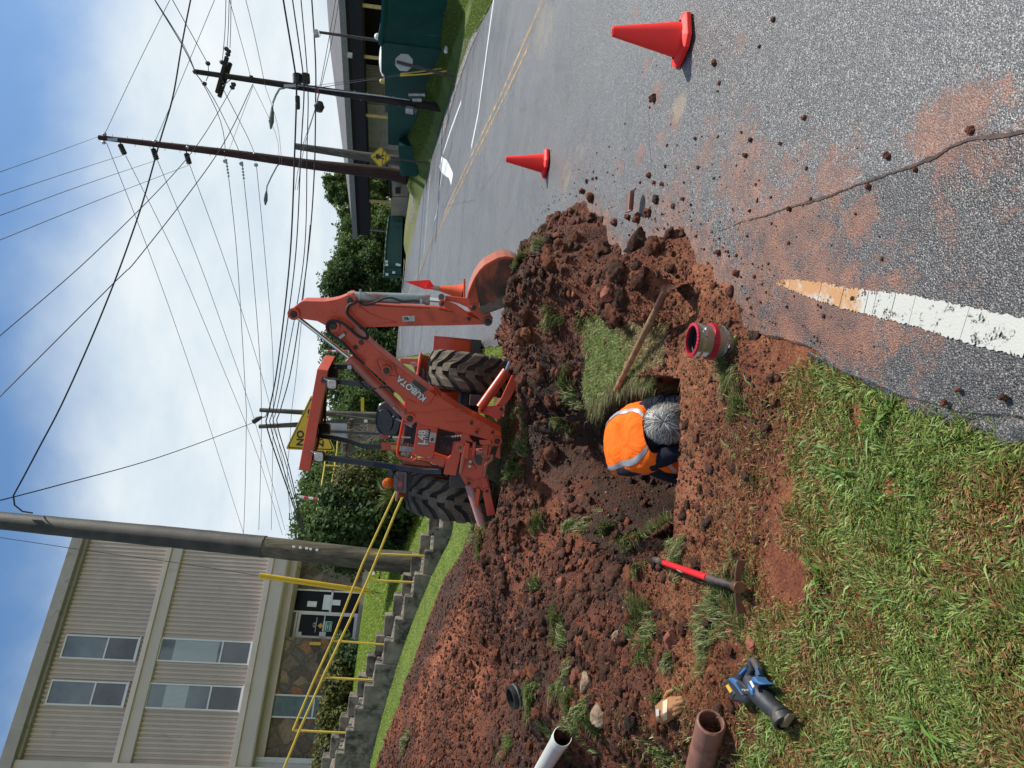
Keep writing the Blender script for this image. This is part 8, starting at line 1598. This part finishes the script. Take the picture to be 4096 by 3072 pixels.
X_, Y_ = samp(15000, lambda Y: -.60*(Y+.3), lambda Y: XL(Y)+.02, 1.2, 3.6, lambda X, Y: dturf(X, Y)*sst(.50, .62, fbm(X*5, Y*5, 3, 88))); 
blades('grass', X_, Y_, gz(X_, Y_)-.004, .065, .0052, .72, (.08, .17, .035), (.26, .40, .12), (.30, .22, .10), .12, 2, 'longer fresh green grass tufts in the foreground')
# trampled, mud-coated grass in front of the pit and along the dig
def dtr(X, Y): s_ = gmask(sdm, X, Y); pat = fbm(X*3.6, Y*3.6, 3, 18); return np.clip(sst(4.6, 3.9, Y)*sst(-.12, .05, s_)*sst(.38, .58, pat)*(gmask(pit, X, Y) < -.01)+.9*sst(.35, 0, np.abs(X-(-.62-.25*(Y-2.9))-.0))*0, 0, 1)
X_, Y_ = samp(36000, lambda Y: -.60*(Y+.3), lambda Y: XL(Y)+.35, 2.3, 4.4, dtr); g_ = (X_ < .55)
X_, Y_ = X_[g_], Y_[g_]; blades('trampled_grass', X_, Y_, gz(X_, Y_), .034, .0030, .93, (.12, .11, .045), (.22, .19, .08), (.22, .095, .045), .75, 3, 'flattened mud-coated grass on the trodden ground around the pit')
# sod between pit and heap
X_, Y_ = samp(60000, lambda Y: -.35+0*Y, lambda Y: .75+0*Y, 3.7, 6.4, lambda X, Y: (gmask(sod, X, Y) > .5)*1.)
gr = sst(.42, .22, (X_-.0)*.6+(4.9-Y_)*.35+.1*fbm(X_*6, Y_*6, 2, 9)); blades('sod', X_, Y_, gz(X_, Y_)-.003, .062, .0036, .66, (.11, .17, .035), (.28, .36, .11), (.36, .27, .14), 1-.85*np.clip(gr+.15, 0, 1), 4, 'strip of undisturbed pale green sod between the pit and the heap')
# turf hanging over the pit edge
def edge(n, P0, P1, seed):
    rng2 = np.random.default_rng(seed); t = rng2.random(n); return P0[0]+(P1[0]-P0[0])*t+.03*rng2.normal(size=n), P0[1]+(P1[1]-P0[1])*t+.03*rng2.normal(size=n)
ex_, ey_ = [], []
for a, b, n in (((.06, 4.1), (.12, 4.45), 1200), ((.12, 4.4), (.03, 4.9), 1800), ((.03, 4.9), (-.12, 5.2), 1500), ((-.1, 5.2), (-.25, 5.75), 1500)): q1, q2 = edge(n, a, b, n); ex_.append(q1+.03); ey_.append(q2)
X_, Y_ = np.concatenate(ex_), np.concatenate(ey_); n = len(X_); blades('sod', X_, Y_, gz(X_+.05, Y_)-.01, .085, .0035, .8, (.07, .11, .03), (.22, .26, .09), (.22, .13, .07), .3, 5, 'fringe of turf hanging over the pit edge', np.tile(np.array([[-.55, -.1]]), (n, 1)))
# torn tufts on the dug slope (picture points)
TF = [(2160, 2105, .10), (2345, 2092, .10), (2560, 2140, .12), (2665, 2110, .10), (2715, 2208, .13), (2238, 2492, .13), (2262, 2560, .09), (2265, 2725, .15), (2280, 2820, .14), (2300, 2912, .15), (2125, 2776, .15), (2565, 2450, .12), (2600, 2520, .12), (2590, 2600, .12), (2545, 2530, .07), (2345, 2850, .12), (2370, 2900, .09), (2665, 3030, .10), (2040, 2975, .12), (2270, 2990, .14), (1895, 2130, .22), (1925, 2180, .2), (1950, 2100, .15), (1630, 2950, .18), (2092, 1040, .09), (2165, 980, .08), (2222, 1265, .10), (2275, 1530, .12), (2305, 1590, .12), (2250, 1670, .10), (2105, 1672, .10), (2075, 1640, .08), (2062, 1860, .16), (2100, 1790, .12), (2290, 2090, .06), (2440, 2110, .05), (2900, 1420, .10), (2920, 1500, .10), (2955, 1620, .10), (2880, 2440, .16), (2920, 2330, .14), (2960, 2420, .15), (2830, 2560, .14), (2560, 2260, .06), (2160, 2350, .05), (2690, 2640, .06), (2640, 2800, .05)]
bx, by_, bz, tl_ = [], [], [], []
for i, (x, y, r) in enumerate(TF):
    p = surf(x, y); n = int(200+13000*r*r*1.5); rng2 = np.random.default_rng(900+i); a = rng2.random(n)*6.283; q_ = r*np.sqrt(rng2.random(n))*(.7+.5*np.sin(a*3+i)); xx, yy = p[0]+q_*np.cos(a), p[1]+q_*np.sin(a)*.8; bx.append(xx); by_.append(yy); tl_.append(np.tile([[math.cos(i*2.3)*.45, math.sin(i*2.3)*.45]], (n, 1)))
X_, Y_ = np.concatenate(bx), np.concatenate(by_); blades('grass_tufts', X_, Y_, gz(X_, Y_)+.004, .070*np.clip(Y_/4, .9, 1.5), .0042*np.clip(Y_/4, .8, 1.6), .6, (.06, .11, .022), (.20, .27, .075), (.26, .20, .11), .30, 6, 'torn tufts of grass scattered over the dug slope', np.concatenate(tl_))
# broad-leaved weeds in the foreground
for i, (x, y) in enumerate([(3510, 1700), (3385, 1905), (3560, 1640), (3700, 2900), (3300, 2300)]):
    p = surf(x, y); n = 15; X_ = p[0]+.012*rng.normal(size=n); Y_ = p[1]+.012*rng.normal(size=n); o = blades('weed', X_, Y_, gz(X_, Y_), .085, .010, .72, (.10, .20, .03), (.20, .33, .08), (.2, .2, .08), 0, 50+i, None, cat=None); 
    del o['kind']; tag(o, ['weed with long strap leaves beside the dark clod', 'upright light green weed between clods and turf', 'flat weed rosette next to the asphalt edge', 'weed among the turf at the bottom left of the lawn', 'weed tuft amid the brown turf near the middle'][i], 'weed')
# lawns farther off
def dl(X, Y): s_ = gmask(sdm, X, Y); return (s_ < .05)*(1-.5*sst(14, 22, Y))*1.
n = 300000; X_ = -14+15.0*rng.random(n); Y_ = 8.5+18*rng.random(n)**1.25; k = (X_ < XL(Y_)-.02)*(X_ > -.56*(Y_+.5))*((Y_ > 17.3) | (gmask(sdm, X_, np.minimum(Y_, 17.3)) < .03)) > 0
k &= ~((X_ < -2.7) & (Y_ > 13.4) & (Y_ < 15.05)); X_, Y_ = X_[k], Y_[k]; ff = fbm(X_*.9, Y_*.9, 3, 99)
blades('lawn_grass', X_, Y_, hgt0(X_, Y_)-.01, .052*np.clip(Y_/12, 1, 1.4), .010*np.clip(Y_/12, .8, 1.6), .5, (.13, .22, .02), (.34, .46, .06), (.26, .26, .09), .10+.15*ff, 7, 'bright mown lawn between the dig, the steps and the office', seg=1)
n = 90000; Y_ = 14+26*rng.random(n)**1.3; X_ = XR(Y_)+.05+1.9*rng.random(n)**1.3
blades('verge_grass', X_, Y_, hgt0(X_, Y_)-.01, .075, .016, .5, (.07, .13, .016), (.20, .29, .05), (.2, .17, .07), .15, 8, 'grass verge between the road and the green wall', seg=1)
for o in bpy.data.objects:
    if '_o' in o: del o['_o']
